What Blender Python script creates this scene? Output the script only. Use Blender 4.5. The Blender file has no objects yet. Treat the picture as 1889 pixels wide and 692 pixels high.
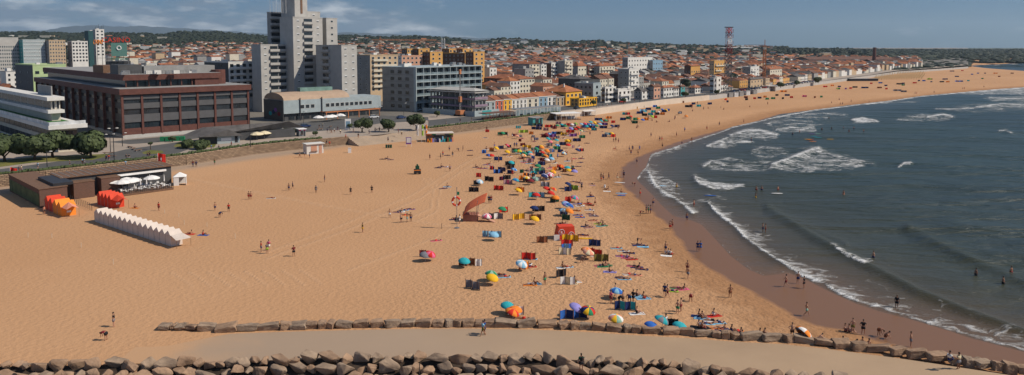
import bpy, bmesh, math, random
import numpy as np
from mathutils import Vector, Matrix
R = math.radians
random.seed(7); RNG = np.random.RandomState(7)
sc = bpy.context.scene
COL = sc.collection
# ------------------------------------------------------------------ camera, world, sun, exposure
F, CX, CY, HC = 1350.0, 944.5, 193.0, 34.0
PITCH = math.atan(107.0 / F)
cam = bpy.data.cameras.new('camera'); camo = bpy.data.objects.new('camera', cam); COL.objects.link(camo)
cam.sensor_fit = 'HORIZONTAL'; cam.sensor_width = 36; cam.lens = 36 * F / 1889
cam.shift_y = -(346 - CY) / 1889; cam.clip_start = 1; cam.clip_end = 60000
camo.location = (0, 0, HC); camo.rotation_euler = (R(90) - PITCH, 0, 0)
sc.camera = camo
SUN_AZ, SUN_EL = R(98), R(43)          # azimuth clockwise from +Y
world = bpy.data.worlds.new('World'); sc.world = world; world.use_nodes = True
wn = world.node_tree; wn.nodes.clear()
def N(nt, t, **kw):
    n = nt.nodes.new(t)
    for k, v in kw.items():
        if k.startswith('i_'):
            n.inputs[k[2:].replace('_', ' ')].default_value = v
        else: setattr(n, k, v)
    return n
wout = N(wn, 'ShaderNodeOutputWorld'); bg = N(wn, 'ShaderNodeBackground')
sky = N(wn, 'ShaderNodeTexSky'); sky.sky_type = 'NISHITA'; sky.sun_disc = False
sky.sun_elevation = SUN_EL; sky.sun_rotation = SUN_AZ; sky.air_density = 1.0; sky.dust_density = 0.3; sky.ozone_density = 3.0
bg.inputs['Strength'].default_value = 0.075
tc = N(wn, 'ShaderNodeTexCoord'); sep = N(wn, 'ShaderNodeSeparateXYZ')
wn.links.new(tc.outputs['Generated'], sep.inputs[0])
def wmath(op, a, b=None, c=None, clamp=False):
    n = N(wn, 'ShaderNodeMath', operation=op, use_clamp=clamp)
    for i, x in enumerate((a, b, c)):
        if x is None: continue
        if isinstance(x, (int, float)): n.inputs[i].default_value = x
        else: wn.links.new(x, n.inputs[i])
    return n.outputs[0]
el = wmath('ARCTANGENT', wmath('DIVIDE', sep.outputs['Z'], wmath('SQRT', wmath('ADD', wmath('MULTIPLY', sep.outputs['X'], sep.outputs['X']), wmath('MULTIPLY', sep.outputs['Y'], sep.outputs['Y'])))))
az = wmath('ARCTAN2', sep.outputs['X'], sep.outputs['Y'])
cmb = N(wn, 'ShaderNodeCombineXYZ')
wn.links.new(wmath('MULTIPLY', az, 7.0), cmb.inputs[0]); wn.links.new(wmath('MULTIPLY', el, 26.0), cmb.inputs[1])
ns = N(wn, 'ShaderNodeTexNoise', i_Scale=1.5, i_Detail=8.0, i_Roughness=0.62); ns.inputs['Distortion'].default_value = 0.15
wn.links.new(cmb.outputs[0], ns.inputs['Vector'])
# cumulus bank low over the land in the left half, thinning upwards and to the right
lowm = N(wn, 'ShaderNodeMapRange', interpolation_type='SMOOTHSTEP'); wn.links.new(el, lowm.inputs[0])
for i, v in zip((1, 2, 3, 4), (0.075, 0.018, 0.0, 1.0)): lowm.inputs[i].default_value = v
lefm = N(wn, 'ShaderNodeMapRange', interpolation_type='SMOOTHSTEP'); wn.links.new(az, lefm.inputs[0])
for i, v in zip((1, 2, 3, 4), (0.12, -0.25, 0.0, 1.0)): lefm.inputs[i].default_value = v
thr = wmath('SUBTRACT', 0.77, wmath('ADD', wmath('MULTIPLY', lowm.outputs[0], 0.20), wmath('MULTIPLY', lefm.outputs[0], 0.29)))
cov = wmath('MULTIPLY', wmath('SUBTRACT', ns.outputs['Fac'], thr), 5.0, clamp=True)
cov = wmath('MULTIPLY', cov, 0.85)
ns2 = N(wn, 'ShaderNodeTexNoise', i_Scale=2.6, i_Detail=5.0); wn.links.new(cmb.outputs[0], ns2.inputs['Vector'])
cl = N(wn, 'ShaderNodeMix', data_type='RGBA'); cl.inputs[6].default_value = (1.9, 2.6, 3.5, 1); cl.inputs[7].default_value = (6.8, 7.2, 7.6, 1)
wn.links.new(wmath('MULTIPLY', wmath('SUBTRACT', ns2.outputs['Fac'], 0.47), 5.0, clamp=True), cl.inputs[0])
# the air close to the horizon is dimmer and bluer than a clear model sky
hz = N(wn, 'ShaderNodeMapRange'); wn.links.new(el, hz.inputs[0])
for i, v in zip((1, 2, 3, 4), (0.0, 0.5, 0.0, 1.0)): hz.inputs[i].default_value = v
tint = N(wn, 'ShaderNodeMix', data_type='RGBA'); tint.inputs[6].default_value = (0.135, 0.290, 0.55, 1); tint.inputs[7].default_value = (1, 1, 1, 1)
wn.links.new(hz.outputs[0], tint.inputs[0])
mul = N(wn, 'ShaderNodeMix', data_type='RGBA', blend_type='MULTIPLY'); mul.inputs[0].default_value = 1
wn.links.new(sky.outputs[0], mul.inputs[6]); wn.links.new(tint.outputs[2], mul.inputs[7])
mx = N(wn, 'ShaderNodeMix', data_type='RGBA'); wn.links.new(cov, mx.inputs[0])
wn.links.new(mul.outputs[2], mx.inputs[6]); wn.links.new(cl.outputs[2], mx.inputs[7])
wn.links.new(mx.outputs[2], bg.inputs['Color']); wn.links.new(bg.outputs[0], wout.inputs[0])
sd = bpy.data.lights.new('sun', 'SUN'); sd.energy = 3.6; sd.angle = R(0.5); sd.color = (1.0, 0.9, 0.76)
so = bpy.data.objects.new('sun', sd); COL.objects.link(so)
sdir = Vector((math.sin(SUN_AZ) * math.cos(SUN_EL), math.cos(SUN_AZ) * math.cos(SUN_EL), math.sin(SUN_EL)))
so.rotation_euler = sdir.to_track_quat('Z', 'Y').to_euler(); so.location = (100, 0, 200)
sc.view_settings.view_transform = 'Standard'; sc.view_settings.look = 'None'; sc.view_settings.gamma = 1
sc.view_settings.exposure = 0.33
sc.cycles.max_bounces = 5; sc.cycles.diffuse_bounces = 2; sc.cycles.glossy_bounces = 2; sc.cycles.volume_bounces = 0

# ------------------------------------------------------------------ photo measurement helpers (pixel of the photo -> place in the world)
SP, CP = math.sin(PITCH), math.cos(PITCH)
def G(u, v, z=0.0):
    a, b = (u - CX) / F, (CY - v) / F
    dx, dy, dz = a, CP + b * SP, -SP + b * CP
    t = (z - HC) / dz
    return Vector((dx * t, dy * t, z))
def Gn(u, v, z=0.0):
    a, b = (u - CX) / F, (CY - v) / F
    dy, dz = CP + b * SP, -SP + b * CP
    t = (z - HC) / dz
    return a * t, dy * t
def PX(x, y, z):
    q = z - HC; fw = y * CP - q * SP; up = y * SP + q * CP
    return CX + F * x / fw, CY - F * up / fw
def hgt(P, v):
    k = (CY - v) / F
    return HC + P[1] * (k * CP - SP) / (CP + k * SP)
def along(P, ang, u2, lo=2):
    dx, dy = math.cos(ang), math.sin(ang); k = (u2 - CX) / F
    t = (k * (P[1] * CP + (HC - P[2]) * SP) - P[0]) / (dx - k * dy * CP)
    return max(t, lo)
# ------------------------------------------------------------------ materials
MATS = {}
def mat(name, col, rough=0.8, var=0.15, scale=1.0, bump=0.0, bscale=None, col2=None, spec=0.3, metal=0.0, detail=4, coords='Object', bdist=0.05, trans=0.0):
    if name in MATS: return MATS[name]
    m = bpy.data.materials.new(name); m.use_nodes = True; nt = m.node_tree; b = nt.nodes['Principled BSDF']
    b.inputs['Roughness'].default_value = rough; b.inputs['Specular IOR Level'].default_value = spec; b.inputs['Metallic'].default_value = metal
    t = N(nt, 'ShaderNodeTexCoord'); n = N(nt, 'ShaderNodeTexNoise', i_Scale=scale, i_Detail=float(detail), i_Roughness=0.6)
    oi = N(nt, 'ShaderNodeObjectInfo'); ad = N(nt, 'ShaderNodeVectorMath', operation='ADD')
    nt.links.new(t.outputs[coords], ad.inputs[0])
    if coords == 'Object': nt.links.new(oi.outputs['Location'], ad.inputs[1])
    nt.links.new(ad.outputs[0], n.inputs['Vector'])
    r = N(nt, 'ShaderNodeValToRGB'); c = Vector(col); 
    c2 = Vector(col2) if col2 else c * (1 + var)
    c1 = c * (1 - var) if not col2 else c
    r.color_ramp.elements[0].position = 0.3; r.color_ramp.elements[1].position = 0.7
    r.color_ramp.elements[0].color = (*c1, 1); r.color_ramp.elements[1].color = (*c2, 1)
    nt.links.new(n.outputs['Fac'], r.inputs[0]); nt.links.new(r.outputs[0], b.inputs['Base Color'])
    if bump:
        n2 = N(nt, 'ShaderNodeTexNoise', i_Scale=bscale or scale * 4, i_Detail=3.0)
        nt.links.new(ad.outputs[0], n2.inputs['Vector'])
        bp = N(nt, 'ShaderNodeBump', i_Strength=bump, i_Distance=bdist); nt.links.new(n2.outputs['Fac'], bp.inputs['Height']); nt.links.new(bp.outputs[0], b.inputs['Normal'])
    MATS[name] = m; return m
def tilemat(name, col, var=0.35):
    if name in MATS: return MATS[name]
    m = mat(name, col, 0.85, var, 0.35, detail=8); nt = m.node_tree; b = nt.nodes['Principled BSDF']
    t = N(nt, 'ShaderNodeTexCoord'); w = N(nt, 'ShaderNodeTexWave', i_Scale=2.0, i_Distortion=0.4); w.bands_direction = 'X'
    nt.links.new(t.outputs['Object'], w.inputs['Vector'])
    bp = N(nt, 'ShaderNodeBump', i_Strength=0.5, i_Distance=0.06); nt.links.new(w.outputs['Fac'], bp.inputs['Height']); nt.links.new(bp.outputs[0], b.inputs['Normal'])
    return m
def brickmat(name, c1, c2, mortar, sx, sy, msize=0.02):
    if name in MATS: return MATS[name]
    m = mat(name, c1, 0.85, 0.1, 1); nt = m.node_tree; b = nt.nodes['Principled BSDF']
    t = N(nt, 'ShaderNodeTexCoord'); br = N(nt, 'ShaderNodeTexBrick', i_Scale=1.0); mp = N(nt, 'ShaderNodeMapping')
    br.inputs['Color1'].default_value = (*c1, 1); br.inputs['Color2'].default_value = (*c2, 1); br.inputs['Mortar'].default_value = (*mortar, 1)
    br.inputs['Brick Width'].default_value = sx; br.inputs['Row Height'].default_value = sy; br.inputs['Mortar Size'].default_value = msize
    sp = N(nt, 'ShaderNodeSeparateXYZ'); cb = N(nt, 'ShaderNodeCombineXYZ'); ad = N(nt, 'ShaderNodeMath', operation='ADD')
    nt.links.new(t.outputs['Object'], sp.inputs[0]); nt.links.new(sp.outputs[0], ad.inputs[0]); nt.links.new(sp.outputs[1], ad.inputs[1])
    nt.links.new(ad.outputs[0], cb.inputs[0]); nt.links.new(sp.outputs[2], cb.inputs[1]); nt.links.new(cb.outputs[0], br.inputs['Vector'])
    nt.links.new(br.outputs['Color'], b.inputs['Base Color']); return m
def fabric(name, col): return mat('fabric_' + name, col, 0.75, 0.12, 2.5, 0.4, 6, spec=0.15)
M = {
 'glass': mat('dark_glass', (0.02, 0.028, 0.035), 0.12, 0.5, 0.3, spec=0.7),
 'glass_blue': mat('blue_glass', (0.17, 0.22, 0.24), 0.15, 0.4, 0.3, spec=0.7),
 'blind': mat('window_blind', (0.55, 0.56, 0.56), 0.5, 0.3, 0.5),
 'white': mat('white_render', (0.62, 0.60, 0.56), 0.8, 0.08, 0.4), 'offwhite': mat('cream_render', (0.55, 0.5, 0.4), 0.8, 0.1, 0.4),
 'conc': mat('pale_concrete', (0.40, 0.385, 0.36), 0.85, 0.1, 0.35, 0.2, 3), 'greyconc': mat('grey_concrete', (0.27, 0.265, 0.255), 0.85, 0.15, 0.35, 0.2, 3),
 'darkgrey': mat('dark_grey_cladding', (0.07, 0.07, 0.072), 0.6, 0.2, 0.5), 'grey': mat('mid_grey_cladding', (0.20, 0.21, 0.22), 0.6, 0.1, 0.5),
 'bluegrey': mat('blue_grey_cladding', (0.33, 0.38, 0.39), 0.5, 0.1, 0.5), 'bricky': mat('red_brown_tile', (0.115, 0.045, 0.034), 0.7, 0.2, 0.8),
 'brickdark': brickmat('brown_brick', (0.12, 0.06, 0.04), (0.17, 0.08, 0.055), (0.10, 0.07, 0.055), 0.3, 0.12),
 'asphalt': mat('asphalt', (0.09, 0.088, 0.085), 0.9, 0.15, 0.2, 0.2, 5), 'metal': mat('grey_metal', (0.3, 0.3, 0.3), 0.4, 0.1, 1, metal=0.6),
 'darkmetal': mat('dark_metal', (0.04, 0.04, 0.045), 0.5, 0.1, 1, metal=0.3), 'wood': mat('weathered_wood', (0.16, 0.09, 0.055), 0.8, 0.25, 2),
 'orangewood': mat('orange_wood', (0.45, 0.17, 0.07), 0.7, 0.2, 2), 'trunk': mat('bark', (0.09, 0.06, 0.04), 0.9, 0.3, 3),
 'rock': mat('boulder_stone', (0.17, 0.105, 0.066), 0.9, 0.3, 1.1, 0.9, 3.0, col2=(0.40, 0.26, 0.165), detail=8, bdist=0.15),
 'rockgrey': mat('boulder_stone_grey', (0.15, 0.105, 0.075), 0.9, 0.3, 1.4, 0.9, 3.0, col2=(0.38, 0.275, 0.19), detail=8, bdist=0.15),
 'leaf': mat('foliage', (0.028, 0.042, 0.015), 0.7, 0.5, 1.2, col2=(0.075, 0.10, 0.035)), 'leafdark': mat('foliage_dark', (0.010, 0.018, 0.009), 0.7, 0.5, 0.02, col2=(0.028, 0.036, 0.016), coords='Generated'),
 'hedge': mat('hedge_green', (0.03, 0.05, 0.015), 0.8, 0.5, 1.0, 0.8, 5, col2=(0.07, 0.09, 0.03)), 'lawn': mat('lawn', (0.06, 0.09, 0.02), 0.9, 0.5, 0.25, 0.4, 4, col2=(0.20, 0.17, 0.04)),
 'turf': mat('turf_green', (0.04, 0.14, 0.03), 0.9, 0.2, 1), 'ochre': mat('ochre_render', (0.55, 0.30, 0.09), 0.8, 0.08, 0.5), 'yellow': mat('yellow_render', (0.72, 0.38, 0.03), 0.8, 0.08, 0.5),
 'red': mat('red_render', (0.50, 0.10, 0.05), 0.8, 0.08, 0.5), 'blueh': mat('blue_render', (0.20, 0.32, 0.42), 0.8, 0.08, 0.5), 'beige': mat('beige_render', (0.45, 0.33, 0.21), 0.8, 0.1, 0.5),
 'pink': mat('pink_render', (0.5, 0.27, 0.18), 0.8, 0.1, 0.5), 'green': mat('pale_green_render', (0.38, 0.48, 0.25), 0.8, 0.1, 0.5), 'teal': mat('teal_render', (0.06, 0.30, 0.30), 0.7, 0.1, 0.5),
 'tile': tilemat('terracotta_tiles', (0.29, 0.11, 0.055)), 'tile2': tilemat('orange_tiles', (0.37, 0.14, 0.06)), 'tile3': tilemat('old_brown_tiles', (0.15, 0.075, 0.05)), 'tile4': tilemat('grey_slate_tiles', (0.10, 0.092, 0.088)),
 'stonewall': brickmat('stone_blocks', (0.36, 0.25, 0.16), (0.22, 0.145, 0.095), (0.07, 0.05, 0.035), 1.3, 0.42, 0.07),
 'whitecloth': mat('white_fabric', (0.75, 0.73, 0.70), 0.7, 0.05, 1), 'tentwhite': mat('white_tent_cloth', (0.62, 0.53, 0.46), 0.75, 0.08, 0.8, 0.3, 3),
 'redcloth': mat('red_tent_cloth', (0.62, 0.055, 0.02), 0.7, 0.12, 1.2, 0.4, 4), 'orangecloth': mat('orange_tent_cloth', (0.85, 0.26, 0.03), 0.7, 0.12, 1.2, 0.4, 4),
 'teal_cl': mat('teal_net', (0.02, 0.07, 0.075), 0.6, 0.2, 1), 'purple': mat('purple_net', (0.27, 0.19, 0.25), 0.7, 0.2, 1), 'tyre': mat('tyre', (0.02, 0.02, 0.02), 0.8),
 'redlet': mat('red_letters', (0.7, 0.05, 0.02), 0.5, 0.05), 'greenlet': mat('green_letters', (0.1, 0.3, 0.15), 0.5, 0.05), 'board': mat('green_board', (0.13, 0.26, 0.22), 0.5, 0.05),
 'skin1': mat('skin_tan', (0.38, 0.19, 0.115), 0.6, 0.08, 3), 'skin2': mat('skin_fair', (0.45, 0.24, 0.155), 0.6, 0.08, 3), 'skin3': mat('skin_brown', (0.22, 0.10, 0.06), 0.6, 0.08, 3),
 'hair1': mat('hair_dark', (0.02, 0.014, 0.01), 0.6), 'hair2': mat('hair_brown', (0.09, 0.05, 0.025), 0.6),
}
CC = {'navy': (0.015, 0.03, 0.11), 'blue': (0.03, 0.12, 0.42), 'lightblue': (0.22, 0.45, 0.62), 'teal': (0.03, 0.34, 0.38), 'green': (0.03, 0.22, 0.10), 'lime': (0.28, 0.45, 0.04),
      'yellow': (0.75, 0.42, 0.02), 'orange': (0.75, 0.22, 0.03), 'red': (0.55, 0.03, 0.02), 'maroon': (0.18, 0.02, 0.025), 'pink': (0.65, 0.12, 0.22), 'purple': (0.20, 0.07, 0.30), 'lilac': (0.27, 0.24, 0.55),
      'black': (0.018, 0.018, 0.022), 'grey': (0.18, 0.18, 0.2), 'white': (0.7, 0.68, 0.65), 'brown': (0.22, 0.08, 0.035), 'olive': (0.16, 0.13, 0.03), 'salmon': (0.70, 0.28, 0.18), 'mauve': (0.38, 0.22, 0.24),
      'cream': (0.68, 0.58, 0.38), 'palegreen': (0.25, 0.42, 0.32), 'darkgreen': (0.015, 0.07, 0.04)}
FB = {k: fabric(k, v) for k, v in CC.items()}
WORD = {'lightblue': 'light blue', 'palegreen': 'pale green', 'darkgreen': 'dark green', 'navy': 'navy blue'}
def cw(c): return WORD.get(c, c)
# ------------------------------------------------------------------ mesh builder and object helpers
class MB:
    def __init__(s): s.v = []; s.f = []; s.m = []; s.sm = False
    def add(s, vs, fs, mi=0):
        o = len(s.v); s.v += [tuple(p) for p in vs]; s.f += [tuple(i + o for i in f) for f in fs]; s.m += [mi] * len(fs); return s
    def box(s, x0, y0, z0, x1, y1, z1, mi=0):
        return s.add([(x0, y0, z0), (x1, y0, z0), (x1, y1, z0), (x0, y1, z0), (x0, y0, z1), (x1, y0, z1), (x1, y1, z1), (x0, y1, z1)],
                     [(0, 3, 2, 1), (4, 5, 6, 7), (0, 1, 5, 4), (1, 2, 6, 5), (2, 3, 7, 6), (3, 0, 4, 7)], mi)
    def prism(s, pts, z0, z1, mi=0):
        n = len(pts); vs = [(x, y, z0) for x, y in pts] + [(x, y, z1) for x, y in pts]
        return s.add(vs, [tuple(range(n - 1, -1, -1)), tuple(range(n, 2 * n))] + [(i, (i + 1) % n, (i + 1) % n + n, i + n) for i in range(n)], mi)
    def tube(s, a, b, r, n=6, r2=None, mi=0):
        a, b = Vector(a), Vector(b); d = (b - a).normalized(); t = d.orthogonal().normalized(); w = d.cross(t); r2 = r if r2 is None else r2
        vs = [a + (t * math.cos(2 * math.pi * i / n) + w * math.sin(2 * math.pi * i / n)) * r for i in range(n)] + [b + (t * math.cos(2 * math.pi * i / n) + w * math.sin(2 * math.pi * i / n)) * r2 for i in range(n)]
        return s.add(vs, [(i, (i + 1) % n, (i + 1) % n + n, i + n) for i in range(n)] + [tuple(range(n - 1, -1, -1)), tuple(range(n, 2 * n))], mi)
    def ball(s, c, r, n=8, m=5, mi=0):
        c = Vector(c); rr = r if hasattr(r, '__len__') else (r, r, r); vs = []; 
        for j in range(1, m):
            a = math.pi * j / m
            for i in range(n): b = 2 * math.pi * i / n; vs.append((c.x + rr[0] * math.sin(a) * math.cos(b), c.y + rr[1] * math.sin(a) * math.sin(b), c.z + rr[2] * math.cos(a)))
        vs += [(c.x, c.y, c.z + rr[2]), (c.x, c.y, c.z - rr[2])]; T = len(vs) - 2
        fs = [(j * n + i, (j + 1) * n + i, (j + 1) * n + (i + 1) % n, j * n + (i + 1) % n) for j in range(m - 2) for i in range(n)]
        fs += [(T, i, (i + 1) % n) for i in range(n)] + [(T + 1, (m - 2) * n + (i + 1) % n, (m - 2) * n + i) for i in range(n)]
        return s.add(vs, fs, mi)
    def mesh(s, name, mats):
        me = bpy.data.meshes.new(name); me.from_pydata(s.v, [], s.f)
        for mm in (mats if isinstance(mats, (list, tuple)) else [mats]): me.materials.append(mm)
        if any(s.m): me.polygons.foreach_set('material_index', s.m)
        if s.sm: me.polygons.foreach_set('use_smooth', [True] * len(me.polygons))
        me.update(); return me
    def build(s, name, mats, parent=None, loc=None, rz=0):
        return put(name, s.mesh(name, mats), parent, loc, rz)
def put(name, me, parent=None, loc=None, rz=0, scale=None):
    o = bpy.data.objects.new(name, me); COL.objects.link(o)
    if parent is not None: o.parent = parent
    if loc is not None: o.location = loc
    if rz: o.rotation_euler = (0, 0, rz)
    if scale is not None: o.scale = scale
    return o
TAGS = []
def tag(o, label, cat, group=None, at=None):
    o['category'] = cat
    if group: o['group'] = group
    TAGS.append((o, label)); return o
def thing(name, label, cat, loc, rz=0, group=None):
    o = put(name, None, None, loc, rz); o.empty_display_size = 0.3; return tag(o, label, cat, group)
def struct(o, kind='structure'): o['kind'] = kind; return o
def setmat(o, m, i=0): o.material_slots[i].link = 'OBJECT'; o.material_slots[i].material = m; return o
def dup(o, parent=None, loc=None, rz=None, scale=None):
    c = o.copy(); COL.objects.link(c)
    if parent is not None: c.parent = parent
    if loc is not None: c.location = loc
    if rz is not None: c.rotation_euler = (0, 0, rz)
    if scale is not None: c.scale = scale
    return c
ORD = ['', 'first', 'second', 'third', 'fourth', 'fifth', 'sixth', 'seventh', 'eighth', 'ninth', 'tenth', 'eleventh', 'twelfth', 'thirteenth', 'fourteenth', 'fifteenth', 'sixteenth', 'seventeenth', 'eighteenth', 'nineteenth', 'twentieth']
def finish_labels():
    by = {}
    for o, l in TAGS: by.setdefault(l, []).append(o)
    for l, os_ in by.items():
        if len(os_) == 1: os_[0]['label'] = l; continue
        def pos(o):
            p = o.location; return PX(p.x, max(p.y, 5), p.z)
        os_.sort(key=lambda o: pos(o)[1])
        bands = [('', os_)]
        if len(os_) > 24:
            k = math.ceil(len(os_) / 24); n = math.ceil(len(os_) / k)
            nm = {2: ['farther half', 'nearer half'], 3: ['farthest third', 'middle third', 'nearest third']}.get(k, ['row %s from the back' % ORD[i + 1] for i in range(k)])
            bands = [(nm[i], os_[i * n:(i + 1) * n]) for i in range(k)]
        for b, lst in bands:
            lst = sorted(lst, key=lambda o: pos(o)[0]); n = len(lst)
            for i, o in enumerate(lst):
                if n == 1: t = 'single one'
                elif n == 2: t = ('left', 'right')[i] + ' of the two'
                elif i == 0: t = 'leftmost'
                elif i == n - 1: t = 'rightmost'
                elif i < n / 2: t = ORD[i + 1] + ' from the left'
                else: t = ORD[min(n - i, 20)] + ' from the right'
                o['label'] = l + ', ' + (b + ', ' if b else '') + t if (n > 1 or b) else l
# ------------------------------------------------------------------ people: one skinned body mesh per pose, clothes and hair as children
def skin_mesh(name, verts, edges, radii, sub=1):
    me = bpy.data.meshes.new(name); me.from_pydata(verts, edges, []); o = bpy.data.objects.new(name, me); COL.objects.link(o)
    md = o.modifiers.new('s', 'SKIN'); md.use_smooth_shade = True
    for i, r_ in enumerate(radii): me.skin_vertices[0].data[i].radius = r_ if isinstance(r_, tuple) else (r_, r_)
    for i in range(len(verts)): me.skin_vertices[0].data[i].use_root = (i == 0)
    if sub: s2 = o.modifiers.new('u', 'SUBSURF'); s2.levels = sub; s2.render_levels = sub
    dg = bpy.context.evaluated_depsgraph_get(); out = bpy.data.meshes.new_from_object(o.evaluated_get(dg)); bpy.data.objects.remove(o); out.name = name; return out
def pose_joints(kind):
    J = dict(pel=(0, 0, .95), wst=(0, 0, 1.1), chs=(0, 0, 1.32), nck=(0, 0, 1.5), hd0=(0, .01, 1.58), hd1=(0, .02, 1.72))
    if kind == 'stand': L = dict(kn=((-.12, .02, .5), (.12, .0, .5)), an=((-.13, 0, .08), (.14, -.02, .08)), to=((-.15, .14, .03), (.16, .12, .03)), el=((-.29, 0, 1.16), (.29, 0, 1.16)), wr=((-.31, .06, .9), (.3, .08, .9)), ha=((-.31, .1, .8), (.3, .12, .8)))
    elif kind == 'walk': L = dict(kn=((-.1, .2, .52), (.1, -.08, .5)), an=((-.1, .28, .1), (.1, -.38, .16)), to=((-.1, .42, .06), (.1, -.3, .04)), el=((-.28, -.14, 1.18), (.28, .12, 1.18)), wr=((-.28, -.1, .94), (.27, .3, 1.0)), ha=((-.28, -.06, .85), (.26, .38, .97)))
    elif kind == 'akimbo': L = dict(kn=((-.14, .02, .5), (.12, .0, .5)), an=((-.18, 0, .08), (.15, -.02, .08)), to=((-.2, .14, .03), (.18, .12, .03)), el=((-.42, -.02, 1.2), (.42, -.02, 1.2)), wr=((-.24, .1, 1.04), (.24, .1, 1.04)), ha=((-.18, .1, 1.0), (.18, .1, 1.0)))
    elif kind == 'sit':
        J = dict(pel=(0, 0, .14), wst=(0, -.05, .3), chs=(0, -.08, .5), nck=(0, -.04, .68), hd0=(0, 0, .76), hd1=(0, .03, .9)); L = dict(kn=((-.14, .42, .42), (.15, .45, .34)), an=((-.13, .72, .08), (.16, .8, .08)), to=((-.13, .86, .05), (.18, .94, .05)), el=((-.27, -.1, .36), (.27, .14, .4)), wr=((-.28, -.28, .14), (.18, .36, .42)), ha=((-.28, -.34, .06), (.16, .44, .42)))
    elif kind == 'crouch':
        J = dict(pel=(0, 0, .3), wst=(0, .06, .46), chs=(0, .2, .62), nck=(0, .34, .74), hd0=(0, .4, .78), hd1=(0, .5, .88)); L = dict(kn=((-.18, .4, .5), (.18, .36, .5)), an=((-.14, .1, .08), (.14, .06, .08)), to=((-.15, .24, .04), (.15, .2, .04)), el=((-.26, .4, .42), (.26, .42, .42)), wr=((-.14, .6, .22), (.14, .6, .22)), ha=((-.1, .66, .14), (.1, .66, .14)))
    elif kind == 'bend':
        J = dict(pel=(0, 0, .9), wst=(0, .12, .98), chs=(0, .32, 1.0), nck=(0, .5, .98), hd0=(0, .56, .94), hd1=(0, .68, .88)); L = dict(kn=((-.14, .04, .48), (.14, 0, .48)), an=((-.17, 0, .08), (.17, -.02, .08)), to=((-.18, .14, .03), (.18, .12, .03)), el=((-.24, .48, .7), (.24, .48, .7)), wr=((-.16, .56, .46), (.16, .56, .46)), ha=((-.14, .58, .36), (.14, .58, .36)))
    elif kind == 'lie':
        J = dict(pel=(0, 0, .12), wst=(0, .16, .12), chs=(0, .36, .13), nck=(0, .54, .13), hd0=(0, .62, .13), hd1=(0, .76, .14)); L = dict(kn=((-.12, -.46, .14), (.13, -.46, .12)), an=((-.13, -.88, .08), (.17, -.88, .08)), to=((-.15, -.98, .14), (.2, -.97, .14)), el=((-.3, .3, .08), (.36, .5, .08)), wr=((-.32, .04, .07), (.2, .72, .08)), ha=((-.32, -.06, .06), (.1, .78, .09)))
    elif kind == 'prop':
        J = dict(pel=(0, 0, .12), wst=(0, .15, .18), chs=(0, .3, .34), nck=(0, .4, .5), hd0=(0, .42, .58), hd1=(0, .42, .72)); L = dict(kn=((-.12, -.36, .4), (.13, -.44, .14)), an=((-.13, -.62, .08), (.17, -.86, .08)), to=((-.15, -.74, .05), (.2, -.97, .12)), el=((-.3, .46, .2), (.3, .46, .2)), wr=((-.26, .54, .06), (.26, .56, .06)), ha=((-.24, .62, .05), (.24, .64, .05)))
    return J, L
PM = {}
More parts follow.
